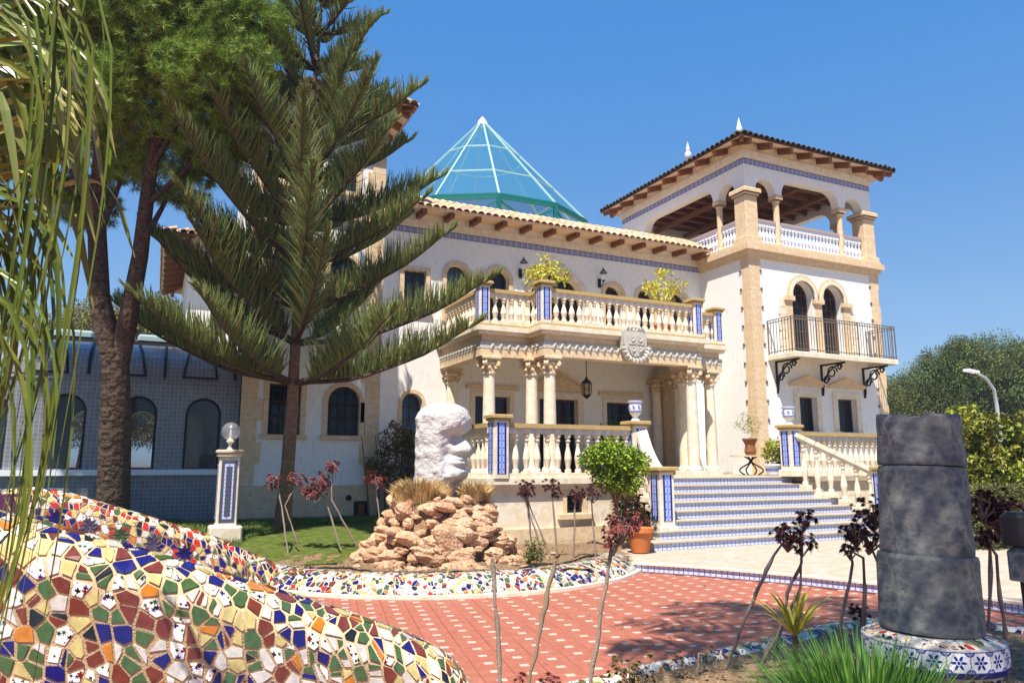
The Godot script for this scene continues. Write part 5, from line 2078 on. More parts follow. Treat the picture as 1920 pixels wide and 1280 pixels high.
func norfolk_pine() -> void:
	rng.seed = 41
	var at := Vector3(2.42, 0.3, -15.9)
	var h := thing("araucaria_tree", "tall araucaria pine with tiers of upswept comb like branches before the rear tower", "tree", at)
	var b := MB.new()
	var pts := []
	var rad := []
	for k in 26:
		var t := k / 25.0
		pts.append(Vector3(2.42 + 0.03 * sin(t * 9.0), 0.1 + t * 12.6, -15.95 + t * 1.9))
		rad.append(lerpf(0.185, 0.02, pow(t, 0.6)) * (1.25 if k == 0 else 1.0))
	b.tube(pts, rad, 12, 0.10, rng)
	wput("trunk", b, M.bark, h)
	var axis := func(y: float) -> Vector3:
		var t := (y - 0.1) / 12.6
		return Vector3(2.42 + 0.03 * sin(t * 9.0), y, -15.95 + t * 1.9)
	var spr := MB.new()   # one branchlet: thin stem closely set with short needles
	var rg := RandomNumberGenerator.new()
	rg.seed = 3
	for k in 34:
		var t := (k + 0.5) / 34.0
		var a := k * 2.4
		var d := Vector3(cos(a), 0.9, sin(a)).normalized()
		var s := d.cross(Vector3(0.3, 0.5, 0.8)).normalized() * 0.0045
		var p := Vector3(0.02 * sin(t * 4.0), t * 0.95, 0.02 * cos(t * 3.0))
		var l := 0.03 * (1.0 - 0.45 * t)
		spr.tri(p - s, p + s, p + d * l)
	spr.tube([Vector3.ZERO, Vector3(0.015, 0.5, 0.01), Vector3(0, 1, 0)], [0.008, 0.009, 0.003], 3)
	var sm := spr.done()
	var ts := []
	var cs := []
	var tips := [
		[3.25, [Vector3(-1.27, 5.1, -16.9), Vector3(5.7, 4.45, -13.3), Vector3(3.6, 4.3, -12.3), Vector3(0.4, 4.6, -13.4), Vector3(4.9, 5.0, -17.3), Vector3(1.2, 5.2, -18.0), Vector3(-0.7, 4.7, -14.6)]],
		[4.05, [Vector3(-0.6, 6.5, -16.3), Vector3(5.9, 5.35, -13.0), Vector3(2.4, 5.6, -12.4), Vector3(0.2, 5.9, -13.6), Vector3(4.6, 6.0, -17.0), Vector3(1.4, 6.4, -17.8)]]]
	var y := 4.8
	while y < 12.2:
		var t := clampf((y - 4.8) / 7.4, 0.0, 1.0)
		var n := 6
		var list := []
		var ph := rv(0, TAU)
		for k in n:
			var a := ph + TAU * k / n + rv(-0.2, 0.2)
			var L := lerpf(3.7, 0.8, pow(t, 0.8)) * rv(0.82, 1.1)
			list.append(axis.call(y) + Vector3(sin(a) * L, L * rv(0.38, 0.62) + 0.3 * t, cos(a) * L))
		tips.append([y, list])
		y += lerpf(0.88, 0.66, t)
	for w in tips:
		for tip in w[1]:
			var p0: Vector3 = axis.call(w[0])
			var d: Vector3 = tip - p0
			var L := d.length()
			var flat := Vector3(d.x, 0, d.z).normalized()
			var line := []
			var lr := []
			for k in 11:
				var q := k / 10.0
				line.append(p0 + d * q + Vector3.DOWN * sin(PI * q) * 0.085 * L + Vector3.UP * 0.02 * sin(q * 15.0))
				lr.append(lerpf(0.035 + 0.006 * L, 0.008, q))
			b = MB.new()
			b.tube(line, lr, 6)
			wput("branch", b, M.pine_bark, h)
			var cnt := int(L * 150)
			var side := flat.cross(Vector3.UP)
			for k in cnt:
				var q := lerpf(0.16, 1.0, pow(rng.randf(), 0.8))
				var f := q * 10.0
				var i := mini(int(f), 9)
				var p: Vector3 = line[i].lerp(line[i + 1], f - i)
				var env := sin(PI * clampf(q * 0.80 + 0.16, 0, 1))
				var sl := rv(0.35, 1.05) * (0.15 + 0.62 * env) * clampf(L / 2.4, 0.55, 1.1)
				var spread := rng.randfn(0.0, 0.45)
				var dir := (Vector3.UP * rv(0.85, 1.15) + side * spread + flat * rv(-0.05, 0.35)).normalized()
				if q > 0.93:
					dir = (dir + d.normalized()).normalized()
				var xx := dir.cross(Vector3(0.2, 0.1, 0.97)).normalized()
				var bs := Basis(xx * 1.3, dir * sl, xx.cross(dir) * 1.3)
				ts.append(Transform3D(bs, p - at))
				var wv := rv(0.65, 1.3)
				var yel := rv(0.8, 1.35)
				cs.append(Color(0.21 * wv * yel, 0.27 * wv, 0.085 * wv))
	many("foliage", sm, M.needle, h, ts, cs)

func aleppo_pine() -> void:
	rng.seed = 51
	var at := Vector3(-0.68, 0.35, -16.2)
	var h := thing("forked_pine", "large forked pine with dark leaning trunks and dense round crown", "tree", at)
	var b := MB.new()
	b.tube([Vector3(-0.62, 0.1, -16.3), Vector3(-0.67, 0.72, -16.24), Vector3(-0.74, 2.3, -15.97), Vector3(-0.82, 3.43, -15.81), Vector3(-1.19, 4.73, -15.75), Vector3(-1.37, 6.41, -15.75), Vector3(-1.39, 8.49, -15.5), Vector3(-1.2, 10.5, -15.3)], [0.36, 0.3, 0.27, 0.24, 0.19, 0.16, 0.12, 0.05], 14, 0.05, rng)
	b.tube([Vector3(-0.80, 2.9, -15.86), Vector3(-0.69, 4.13, -15.62), Vector3(-0.54, 5.54, -15.29), Vector3(-0.49, 7.05, -14.98), Vector3(-0.25, 8.85, -14.53), Vector3(-0.1, 10.4, -14.3)], [0.17, 0.17, 0.15, 0.13, 0.1, 0.04], 12, 0.1, rng)
	wput("trunk", b, M.pine_bark, h)
	var lobes := [[Vector3(-0.13, 9.76, -14.31), 1.5], [Vector3(0.7, 9.0, -13.9), 1.05], [Vector3(-0.69, 8.55, -14.8), 1.15], [Vector3(0.62, 7.9, -14.4), 0.95], [Vector3(-0.5, 11.2, -14.3), 1.7], [Vector3(-1.66, 10.05, -15.55), 1.4], [Vector3(-0.05, 7.25, -15.4), 0.75], [Vector3(-0.9, 7.5, -15.5), 0.75], [Vector3(-2.3, 9.4, -16.5), 1.4], [Vector3(-2.9, 8.1, -17.3), 1.1], [Vector3(-1.7, 7.0, -17.0), 0.7], [Vector3(1.05, 10.0, -14.1), 0.9], [Vector3(0.2, 8.6, -13.6), 0.8], [Vector3(-2.4, 10.6, -15.0), 1.6], [Vector3(-3.3, 9.3, -15.3), 1.3], [Vector3(-2.6, 8.1, -15.6), 1.1], [Vector3(-1.3, 11.8, -14.6), 1.6], [Vector3(-2.9, 12.2, -15.0), 1.5], [Vector3(-1.6, 8.4, -14.6), 1.0]]
	for q in lobes:
		b = MB.new()
		var s := Vector3(-1.3, q[0].y - 1.6, -15.6) if q[0].x < -0.8 else Vector3(-0.45, q[0].y - 1.4, -14.9)
		b.tube([s, s.lerp(q[0], 0.55) + Vector3.DOWN * 0.1, q[0]], [0.06, 0.045, 0.015], 6)
		wput("branch", b, M.pine_bark, h)
	crown(h, lobes, 1050, tuft_mesh(34, 0.17, 0.011, 0.25, 5), M.needle, Color(0.23, 0.34, 0.055), 0.32, 0.8, 1.35)

# one long palm frond: rachis points, leaflets drooping from both sides
func frond(host: Node3D, line: Array, n: int, L: float, w: float, droop: float, one_mesh: bool, m: Material, cut := 0.12) -> void:
	var b := MB.new()
	var rad := []
	for k in line.size():
		rad.append(lerpf(0.022, 0.006, float(k) / (line.size() - 1)))
	b.tube(line, rad, 6)
	var fr := wput("frond", b, M.frond_stem, host)
	var all := MB.new()
	for k in n:
		var q := lerpf(cut, 0.99, (k + rv(0, 0.6)) / n)
		var f := q * (line.size() - 1)
		var i := mini(int(f), line.size() - 2)
		var p: Vector3 = line[i].lerp(line[i + 1], f - i)
		var d: Vector3 = (line[i + 1] - line[i]).normalized()
		for s in [-1, 1]:
			var side: Vector3 = d.cross(Vector3.UP).normalized() * s
			var dir: Vector3 = (side * rv(0.8, 1.1) + d * rv(0.35, 0.8) + Vector3.UP * rv(-0.1, 0.35)).normalized()
			var l := L * rv(0.75, 1.1) * (0.55 + 0.45 * sin(PI * clampf(q * 0.85 + 0.1, 0, 1)))
			var lb := all if one_mesh else MB.new()
			leaflet(lb, p, dir, l, w * rv(0.7, 1.1), droop * rv(0.7, 1.3))
			if not one_mesh:
				wput("leaflet", lb, m, fr)
	if one_mesh:
		var o := wput("leaflets", all, m, fr)
		o.set_meta("kind", "stuff")

func leaflet(b: MB, p: Vector3, dir: Vector3, L: float, w: float, droop: float, segs := 9) -> void:
	var wv := rv(0.75, 1.25)
	b.col = Color(0.20 * wv, 0.25 * wv, 0.05 * wv)
	var q := p
	var d := dir
	var last := []
	for k in segs + 1:
		var t := float(k) / segs
		var ww := w * (0.55 + 0.45 * sin(PI * minf(t * 1.6 + 0.12, 0.5) )) * (1.0 - pow(t, 2.6))
		var s := d.cross(Vector3.UP)
		if s.length() < 0.15:
			s = dir.cross(Vector3.UP)
		s = s.normalized()
		var up := s.cross(d)
		var row := [q - s * ww * 0.5 + up * ww * 0.16, q, q + s * ww * 0.5 + up * ww * 0.16]
		if k > 0:
			for e in 2:
				b.tri(last[e], row[e], row[e + 1])
				b.tri(last[e], row[e + 1], last[e + 1])
		last = row
		q += d * (L / segs)
		d = (d + Vector3.DOWN * droop / segs).normalized()

# a leaflet along a line of points, folded along its middle; lie = 1 keeps its face upwards
func ribbon(b: MB, pts: Array, w: float, col: Color, lie := 0.2) -> void:
	var c := curve_of(pts)
	var L := c.get_baked_length()
	var wv := rv(0.7, 1.25)
	b.col = Color(col.r * wv * rv(0.85, 1.2), col.g * wv, col.b * wv) * 0.8
	var n := 16
	var last := []
	var face := (Vector3.UP * lie + Vector3(-0.433, 0.1, 0.9) * (1.0 - lie) + rdir() * 0.45).normalized()
	for k in n + 1:
		var t := float(k) / n
		var p := c.sample_baked(L * t)
		var d := (c.sample_baked(minf(L, L * t + 0.03)) - c.sample_baked(maxf(0.0, L * t - 0.03))).normalized()
		var s := d.cross(face).normalized()
		var up := s.cross(d)
		var ww := w * minf(1.0, 0.35 + t * 4.0) * (1.0 - pow(t, 3.0)) + 0.001
		var row := [p - s * ww * 0.5 + up * ww * 0.14, p, p + s * ww * 0.5 + up * ww * 0.14]
		if k > 0:
			for e in 2:
				b.tri(last[e], row[e], row[e + 1])
				b.tri(last[e], row[e + 1], last[e + 1])
		last = row

func palms() -> void:
	rng.seed = 61
	# the palm whose leaflets hang into the left of the view
	var h := thing("palm_plant", "palm with long yellow green leaflets drooping in the near left corner", "palm", Vector3(-1.9, GP, -1.7))
	var b := MB.new()
	b.tube([Vector3(-1.9, -0.2, -1.7), Vector3(-1.85, 1.2, -1.72), Vector3(-1.8, 2.3, -1.75)], [0.2, 0.16, 0.14], 12, 0.1, rng)
	wput("trunk", b, M.bark, h)
	var base := Vector3(-1.8, 2.3, -1.75)
	var at := func(dist: float, side: float, y: float) -> Vector3: return Vector3(0.433, 0, -0.9014) * dist + Vector3(0.9014, 0, 0.433) * side + Vector3.UP * y
	var rach := [[[1.9, -2.0, 2.6], [1.9, -1.75, 3.05], [1.95, -1.5, 3.25], [2.0, -1.2, 3.2]], [[2.1, -1.95, 2.4], [2.1, -1.8, 2.75], [2.1, -1.66, 3.0], [2.1, -1.5, 3.1]], [[1.8, -1.9, 2.0], [1.8, -1.8, 2.3], [1.8, -1.68, 2.55], [1.8, -1.55, 2.7]]]
	for f in 3:
		var pts := [base]
		for q in rach[f]:
			pts.append(at.call(q[0], q[1], q[2]))
		var c := curve_of(pts)
		var line := []
		var rd := []
		for k in 16:
			line.append(c.sample_baked(c.get_baked_length() * k / 15.0))
			rd.append(lerpf(0.024, 0.008, k / 15.0))
		b = MB.new()
		b.tube(line, rd, 6)
		var fr := wput("frond", b, M.frond_stem, h)
		for k in [18, 22, 20][f]:
			var q := lerpf(0.3, 0.99, rng.randf())
			var p := c.sample_baked(c.get_baked_length() * q)
			var dd: float = rach[f][0][0] + rv(-0.18, 0.22)
			var s1: float = dd * (-0.55 - 0.19 * sqrt(rng.randf()) - (0.02 if f == 0 else 0.0))
			var ya := p.y + rv(-0.06, 0.16)
			var fall := rv(0.05, 0.6)
			if f == 0:
				ya = maxf(ya, 2.95)
				s1 = dd * rv(-0.735, -0.61)
				fall = rv(0.5, 1.5)
			if f == 2:
				fall = rv(0.05, 0.9)
				s1 = minf(s1, dd * rv(-0.73, -0.6))
			var mid: Vector3 = at.call(dd, lerpf(p.dot(Vector3(0.9014, 0, 0.433)), s1 - 0.22, 0.8), ya + 0.04)
			b = MB.new()
			ribbon(b, [p, mid, at.call(dd, s1 - 0.1, ya - 0.0), at.call(dd, s1 - 0.01, ya - 0.1), at.call(dd, s1 + 0.035, ya - 0.24), at.call(dd, s1 + 0.05, ya - 0.24 - fall * 0.4), at.call(dd, s1 + rv(-0.06, 0.06), ya - 0.3 - fall)], rv(0.006, 0.014) if f != 1 else rv(0.012, 0.028), Color(0.15, 0.20, 0.03))
			wput("leaflet", b, M.palm_leaf, fr)
		if f > 0:
			for k in 14:
				var y := lerpf(2.32, 2.9, (k + rv(0.0, 0.7)) / 14.0)
				var dd: float = rach[f][0][0] + rv(-0.1, 0.2)
				var s1 := rv(-1.48, -1.24)
				b = MB.new()
				ribbon(b, [at.call(dd, -1.85, y - 0.12), at.call(dd, -1.6, y - 0.02), at.call(dd, (s1 - 1.5) * 0.5, y + 0.04), at.call(dd, s1, y), at.call(dd, s1 + 0.09, y - rv(0.1, 0.4))], rv(0.026, 0.045), Color(0.32, 0.34, 0.10), 0.7)
				wput("leaflet", b, M.palm_leaf, fr)
	# a tall palm standing behind the viewer; its crown shades the broken column and the near bed
	h = thing("palm_tree", "tall palm standing right of the viewpoint that shades the stone column", "palm", Vector3(5.9, GP, 3.2))
	b = MB.new()
	var pts := []
	var rad := []
	for k in 15:
		var q := k / 14.0
		pts.append(Vector3(lerpf(5.9, 3.5, pow(q, 0.8)), GP + k * 0.66, lerpf(3.2, -1.4, pow(q, 0.8))))
		rad.append(0.2 if k % 2 else 0.17)
	b.tube(pts, rad, 12)
	wput("trunk", b, M.bark, h)
	for k in 38:
		var a := TAU * k / 38 * 2.0 + rv(-0.2, 0.2)
		var up := rv(-0.1, 0.9)
		var line := []
		var p := Vector3(3.5, 9.1, -1.4)
		var d := Vector3(sin(a), up, cos(a)).normalized()
		for i in 11:
			line.append(p)
			p += d * 0.31
			d = (d + Vector3.DOWN * 0.11).normalized()
		frond(h, line, 34, 0.62, 0.045, 0.7, true, M.palm_leaf)

# ---------------------------------------------------------------- furnishings
func furnishings() -> void:
	rng.seed = 71
	# broken column on its mosaic base
	var at := Vector3(4.785, -0.07, -3.45)
	var h := thing("column_base", "round mosaic pedestal with a painted blue tile band under the grey column", "pedestal", at)
	var b := MB.new()
	b.lathe([[0.37, 0.0], [0.37, 0.39], [0.425, 0.40], [0.425, 0.57], [0.30, 0.61], [0.0, 0.612]], 40, at)
	wput("core", b, M.pale_grout, h)
	var ringf := func(R: float, y: float, sl: float) -> Callable:
		return func(s: float, t: float) -> Array:
			var a := s / R
			var d := Vector3(sin(a), 0, cos(a))
			return [at + d * (R - t * sl) + Vector3.UP * (y + t * sqrt(1.0 - sl * sl)), (d * sqrt(1.0 - sl * sl) + Vector3.UP * sl).normalized()]
	mosaic(h, ringf.call(0.372, 0.02, 0.0), TAU * 0.372, 0.36, 0.072, 1, 60, 0.005, 0.014)
	mosaic(h, ringf.call(0.425, 0.568, 0.952), TAU * 0.425, 0.125, 0.062, 1, 90, 0.005, 0.014)
	for k in 20:
		var a := TAU * k / 20
		b = MB.new()
		b.x = Transform3D(Basis(Vector3.UP, a), at)
		b.box(Vector3(0, 0.50, 0.424), Vector3(0.129, 0.128, 0.012))
		wput("band_tile", b, M.floral, h)
		b = MB.new()
		b.x = Transform3D(Basis(Vector3.UP, a), at)
		b.box(Vector3(0, 0.42, 0.426), Vector3(0.131, 0.026, 0.014))
		wput("border_tile", b, M.t_navy, h)
	h = thing("stone_column", "broken grey stone column drum standing on the mosaic pedestal", "column", at + Vector3(0, 0.61, 0))
	h.rotation.z = deg_to_rad(-2.6)
	var f := FastNoiseLite.new()
	f.frequency = 3.0
	var drum := func(called: String, r0: float, r1: float, y0: float, y1: float, chip: float) -> void:
		var bb := MB.new()
		var n := 48
		var m := 22
		var q := func(i: int, j: int) -> Vector3:
			var a := TAU * (i % n) / n
			var t := float(j) / m
			var r := lerpf(r0, r1, t)
			var e := minf(t, 1.0 - t) * (y1 - y0)
			r -= 0.006 * pow(maxf(0.0, 1.0 - e / 0.01), 2.0)
			var y := lerpf(y0, y1, t)
			r += f.get_noise_3d(sin(a) * 0.6, y, cos(a) * 0.6) * 0.012
			if t > 0.9:
				y += chip * f.get_noise_2d(sin(a) * 0.8, cos(a) * 0.8) * (t - 0.9) * 10.0
			return Vector3(sin(a) * r, y, cos(a) * r)
		for i in n:
			for j in m:
				bb.quad(q.call(i, j), q.call(i + 1, j), q.call(i + 1, j + 1), q.call(i, j + 1))
			bb.tri(Vector3(0, y1, 0), q.call(i, m), q.call(i + 1, m))
		put(called, bb.done(), M.grey_stone, h)
	drum.call("lower_drum", 0.318, 0.305, 0.0, 0.49, 0.0)
	drum.call("middle_drum", 0.286, 0.272, 0.485, 1.075, 0.0)
	drum.call("top_drum", 0.276, 0.266, 1.083, 1.42, 0.05)
	# lamp pedestal with a clear globe
	h = thing("lamp_pedestal", "white framed dark tiled pedestal carrying a clear glass globe lamp", "lamp", Vector3(1.24, 0.2, -14.8))
	b = MB.new()
	b.bbox(Vector3(0, 0.15, 0), Vector3(0.56, 0.32, 0.56), 0.03)
	put("footing", b.done(), M.cream, h)
	b = MB.new()
	b.bbox(Vector3(0, 0.93, 0), Vector3(0.36, 1.3, 0.36), 0.015)
	var body := put("pedestal", b.done(), M.cream, h)
	for q in 3:
		for v in [[0.27, 1.12, "t_slate", 0.186], [0.17, 1.0, "azulejo_pale", 0.190], [0.10, 0.9, "t_slate", 0.194]]:
			b = MB.new()
			b.x = Transform3D([FRONT, LEFTF, RIGHTF][q], Vector3(0, 0.93, 0))
			b.box(Vector3(0, 0, v[3] - 0.006), Vector3(v[0], v[1], 0.012), 1, 7)
			put("tile_panel", b.done(), M[v[2]], body)
	b = MB.new()
	b.bbox(Vector3(0, 1.6, 0), Vector3(0.42, 0.07, 0.42), 0.02)
	b.bbox(Vector3(0, 1.66, 0), Vector3(0.46, 0.05, 0.46), 0.02)
	put("cap", b.done(), M.stone, h)
	b = MB.new()
	b.lathe([[0.07, 1.68], [0.03, 1.74], [0.03, 1.8], [0.08, 1.84], [0.03, 1.9], [0.03, 1.96], [0.012, 2.06], [0.03, 2.1], [0.0, 2.16]], 12)
	put("lamp_stem", b.done(), M.t_white, h)
	var sp := SphereMesh.new()
	sp.radius = 0.17
	sp.height = 0.34
	sp.radial_segments = 24
	sp.rings = 12
	put("glass_globe", sp, M.globe, h, Transform3D(Basis.IDENTITY, Vector3(0, 2.03, 0)))
	# lanterns on the facade and in the porch
	for q in [[Vector3(9.25, 7.1, ZM + 0.02), "black iron wall lantern left of the wide upper arch"], [Vector3(11.98, 7.1, ZM + 0.02), "black iron wall lantern right of the wide upper arch"]]:
		h = thing("wall_lantern", q[1], "lantern", q[0], 0, "wall lanterns on the upper floor")
		b = MB.new()
		b.span(Vector3(-0.05, -0.12, 0), Vector3(0.05, 0.16, 0.03))
		b.tube([Vector3(0, 0.0, 0.02), Vector3(0, -0.1, 0.14), Vector3(0, -0.02, 0.24), Vector3(0, 0.06, 0.24)], [0.014, 0.014, 0.014, 0.014], 6)
		put("bracket", b.done(), M.iron, h)
		b = MB.new()
		b.lathe([[0.06, 0.06], [0.1, 0.28]], 6, Vector3(0, 0, 0.24))
		put("lamp_glass", b.done(), M.globe, h)
		b = MB.new()
		b.lathe([[0.13, 0.28], [0.05, 0.38], [0.02, 0.42], [0.0, 0.48]], 6, Vector3(0, 0, 0.24))
		b.lathe([[0.03, 0.02], [0.07, 0.06]], 6, Vector3(0, 0, 0.24))
		put("lamp_cap", b.done(), M.iron, h)
	h = thing("hanging_lantern", "dark iron lantern hanging from the porch ceiling", "lantern", Vector3(10.41, 3.36, -17.0))
	b = MB.new()
	b.tube([Vector3(0, 0.55, 0), Vector3(0, 1.34, 0)], [0.012, 0.012], 6)
	put("chain", b.done(), M.iron, h)
	b = MB.new()
	b.lathe([[0.02, 0.0], [0.11, 0.08], [0.12, 0.1]], 6)
	b.lathe([[0.15, 0.42], [0.12, 0.46], [0.04, 0.54], [0.02, 0.6]], 6)
	for k in 6:
		var a := TAU * k / 6
		b.bar(Vector3(sin(a) * 0.115, 0.09, cos(a) * 0.115), Vector3(sin(a) * 0.145, 0.43, cos(a) * 0.145), 0.02, 0.02)
	put("frame", b.done(), M.iron, h)
	b = MB.new()
	b.lathe([[0.1, 0.1], [0.125, 0.42]], 6)
	put("lamp_glass", b.done(), M.amber, h)
	# iron garden table on the terrace with a pot of thin shrub
	h = thing("garden_table", "round wrought iron table with curled legs on the terrace behind the top step", "table", Vector3(14.75, FL, -15.55))
	b = MB.new()
	b.lathe([[0.55, 0.50], [0.55, 0.53]], 20)
	put("table_top", b.done(), M.stone, h)
	for k in 4:
		var a := TAU * k / 4 + 0.4
		var d := Vector3(sin(a), 0, cos(a))
		b = MB.new()
		var pts := []
		for i in 12:
			var t := i / 11.0
			pts.append(d * (0.18 + 0.16 * sin(t * TAU)) + Vector3.UP * t * 0.5)
		b.tube(pts, [0.02, 0.02, 0.02, 0.02, 0.02, 0.02, 0.02, 0.02, 0.02, 0.02, 0.02, 0.02], 6)
		put("leg", b.done(), M.iron, h)
	h = thing("potted_shrub", "thin pale shrub in a brown pot on the iron table", "potted plant", Vector3(14.75, FL + 0.532, -15.55))
	b = MB.new()
	b.lathe([[0.12, 0.0], [0.16, 0.1], [0.13, 0.28], [0.2, 0.42], [0.2, 0.46], [0.15, 0.46]], 14)
	put("pot", b.done(), M.wood, h)
	crown(h, [[h.position + Vector3(0, 0.85, 0), 0.36]], 900, broad_mesh(5, 0.06, 0.025, 0.05, 3), M.leaf, Color(0.34, 0.33, 0.15), 0.3, 0.8, 1.3, 1.0)
	h = thing("potted_plant", "yellow green leafy plant in a white and blue pot beside the right pillar", "potted plant", Vector3(14.4, FL, -14.35))
	b = MB.new()
	b.lathe([[0.16, 0.0], [0.2, 0.05], [0.24, 0.24], [0.27, 0.26], [0.27, 0.3], [0.2, 0.3]], 18)
	put("pot", b.done(), M.ceramic, h)
	b = MB.new()
	b.lathe([[0.222, 0.12], [0.236, 0.18]], 18, Vector3(0, 0, 0), false)
	put("pot_band", b.done(), M.blue_glaze, h)
	crown(h, [[h.position + Vector3(0.1, 0.62, 0), 0.36], [h.position + Vector3(0.25, 0.35, 0.1), 0.2]], 900, broad_mesh(6, 0.10, 0.05, 0.06, 4), M.leaf, Color(0.26, 0.28, 0.03), 0.35, 0.8, 1.3, 0.9)
	# spiky yellow green plants on the upper balcony
	for q in [[Vector3(8.75, 4.98, -16.3), "yellow green bushy plant above the left end of the balcony railing"], [Vector3(12.4, 4.98, -16.2), "yellow green bushy plant above the right end of the balcony railing"]]:
		h = thing("potted_plant", q[1], "potted plant", q[0], 0, "leafy plants on the upper balcony")
		b = MB.new()
		b.lathe([[0.16, 0.0], [0.24, 0.4], [0.26, 0.42], [0.2, 0.42]], 16)
		put("pot", b.done(), M.pot, h)
		b = MB.new()
		for k in 7:
			var a := TAU * k / 7
			b.tube([Vector3(0, 0.4, 0), Vector3(sin(a) * 0.25, 1.1, cos(a) * 0.25), Vector3(sin(a) * 0.55, 1.6, cos(a) * 0.5)], [0.015, 0.012, 0.006], 5)
		put("stem", b.done(), M.stalk, h)
		crown(h, [[q[0] + Vector3(0, 1.35, 0), 0.5], [q[0] + Vector3(-0.4, 1.4, 0.1), 0.3], [q[0] + Vector3(0.45, 1.5, 0.1), 0.34], [q[0] + Vector3(0.1, 1.8, 0), 0.3], [q[0] + Vector3(0.0, 0.95, 0.1), 0.25]], 150, broad_mesh(7, 0.13, 0.055, 0.06, 6), M.leaf, Color(0.55, 0.53, 0.06), 0.3, 0.8, 1.3, 0.8)
	h = thing("porch_shrub", "dark rounded shrub standing in the shade of the porch", "shrub", Vector3(10.9, FL, -16.3))
	crown(h, [[h.position + Vector3(0, 0.85, 0), 0.62], [h.position + Vector3(0.3, 0.6, 0.1), 0.45], [h.position + Vector3(-0.3, 0.6, 0.1), 0.45]], 900, broad_mesh(6, 0.10, 0.05, 0.06, 4), M.leaf, Color(0.05, 0.09, 0.03), 0.3, 0.8, 1.3, 0.9)
	b = MB.new()
	b.lathe([[0.2, 0.0], [0.28, 0.35], [0.22, 0.35]], 14)
	put("pot", b.done(), M.pot, h)
	# floodlight on a pole at the right edge
	h = thing("garden_floodlight", "black and grey garden floodlight on a thin pole at the right edge", "floodlight", Vector3(4.83, -0.07, -2.85))
	b = MB.new()
	b.tube([Vector3(0.03, 0, 0), Vector3(0, 1.0, 0)], [0.012, 0.012], 8)
	put("pole", b.done(), M.iron, h)
	b = MB.new()
	b.bbox(Vector3(0.04, 1.31, 0), Vector3(0.2, 0.2, 0.16), 0.03)
	put("lamp_head", b.done(), M.iron, h)
	b = MB.new()
	b.bbox(Vector3(0.04, 1.1, 0), Vector3(0.17, 0.2, 0.13), 0.03)
	put("lamp_housing", b.done(), M.grey_stone, h)
	# street lamp beyond the garden
	h = thing("street_lamp", "tall grey street lamp with a curved arm beyond the hedge", "street lamp", Vector3(25.1, -0.1, -15.0))
	b = MB.new()
	var pts := [Vector3(0, 0, 0), Vector3(-0.05, 2.5, 0.02), Vector3(-0.1, 3.6, 0.05), Vector3(-0.25, 4.15, 0.1), Vector3(-0.6, 4.5, 0.1), Vector3(-1.1, 4.66, 0.1)]
	b.tube(pts, [0.09, 0.075, 0.06, 0.05, 0.045, 0.04], 10)
	put("pole", b.done(), M.rail_grey, h)
	b = MB.new()
	b.bar(Vector3(-1.05, 4.67, 0.1), Vector3(-1.6, 4.72, 0.1), 0.2, 0.08)
	put("lamp_head", b.done(), M.ceramic, h)

# ---------------------------------------------------------------- plants of the garden
func rosette_mesh(seed_: int) -> ArrayMesh:
	var b := MB.new()
	var rg := RandomNumberGenerator.new()
	rg.seed = seed_
	for k in 26:
		var a := k * 2.39996
		var t := k / 25.0
		var d := Vector3(cos(a), lerpf(0.15, 2.2, t), sin(a)).normalized()
		var nr := (Vector3.UP - d * 0.3).normalized()
		var w := rg.randf_range(0.7, 1.3)
		b.col = Color(w, w * lerpf(0.9, 1.1, t), w)
		b.leaf(Vector3.UP * t * 0.02, d, nr, lerpf(0.075, 0.03, t), lerpf(0.026, 0.016, t), 0.35)
	return b.done()

# a succulent bush: stalks (lists of points) and leaf rosettes clustered round the heads [centre, radius, count]
func aeonium(label: String, base: Vector3, stalks: Array, heads: Array, col: String, group := "red leaved succulents in the garden beds", sm: Material = null, big := 1.0) -> void:
	var h := thing("succulent_shrub", label, "succulent", base, 0, group)
	for s in stalks:
		var b := MB.new()
		var rad := []
		var pts := []
		for k in s.size() - 1:
			for i in 7:
				var p: Vector3 = s[k].lerp(s[k + 1], i / 7.0)
				pts.append(p + Vector3(rv(-0.008, 0.008), 0, rv(-0.008, 0.008)))
				rad.append(0.0145 * rv(0.72, 1.3))
		pts.append(s[s.size() - 1])
		rad.append(0.011)
		var near := Vector3.ZERO
		var nd := 0.5
		for q in heads:
			if q[0].distance_to(s[s.size() - 1]) < nd and q[2] > 5:
				nd = q[0].distance_to(s[s.size() - 1])
				near = q[0]
		if nd < 0.5:
			pts.append(near)
			rad.append(0.007)
		b.tube(pts, rad, 7)
		wput("stalk", b, sm if sm else M.stalk, h)
	for q in heads:
		for k in (q[2] * 2 if q[2] > 5 else q[2]):
			var d := rdir()
			d.y = d.y * 0.8 + 0.1
			var p: Vector3 = q[0] + d * q[1] * pow(rng.randf(), 0.4)
			var s := rv(0.55, 0.95) * big
			var up := (Vector3.UP * 0.8 + d * 0.9).normalized()
			var x := up.cross(Vector3(0.3, 0.2, 0.9)).normalized()
			put("rosette", M["rosette%d" % (rng.randi() % 3)], M[col], h, Transform3D(Basis(x * s, up * s, x.cross(up) * s), p - base))
		if q[2] > 5:
			var b := MB.new()
			for k in q[2] / 2:
				var d := rdir()
				b.tube([q[0] + Vector3.DOWN * q[1] * 0.9, q[0] + d * q[1] * 0.7], [0.009, 0.005], 4)
			wput("twig", b, M.dark_stalk, h)

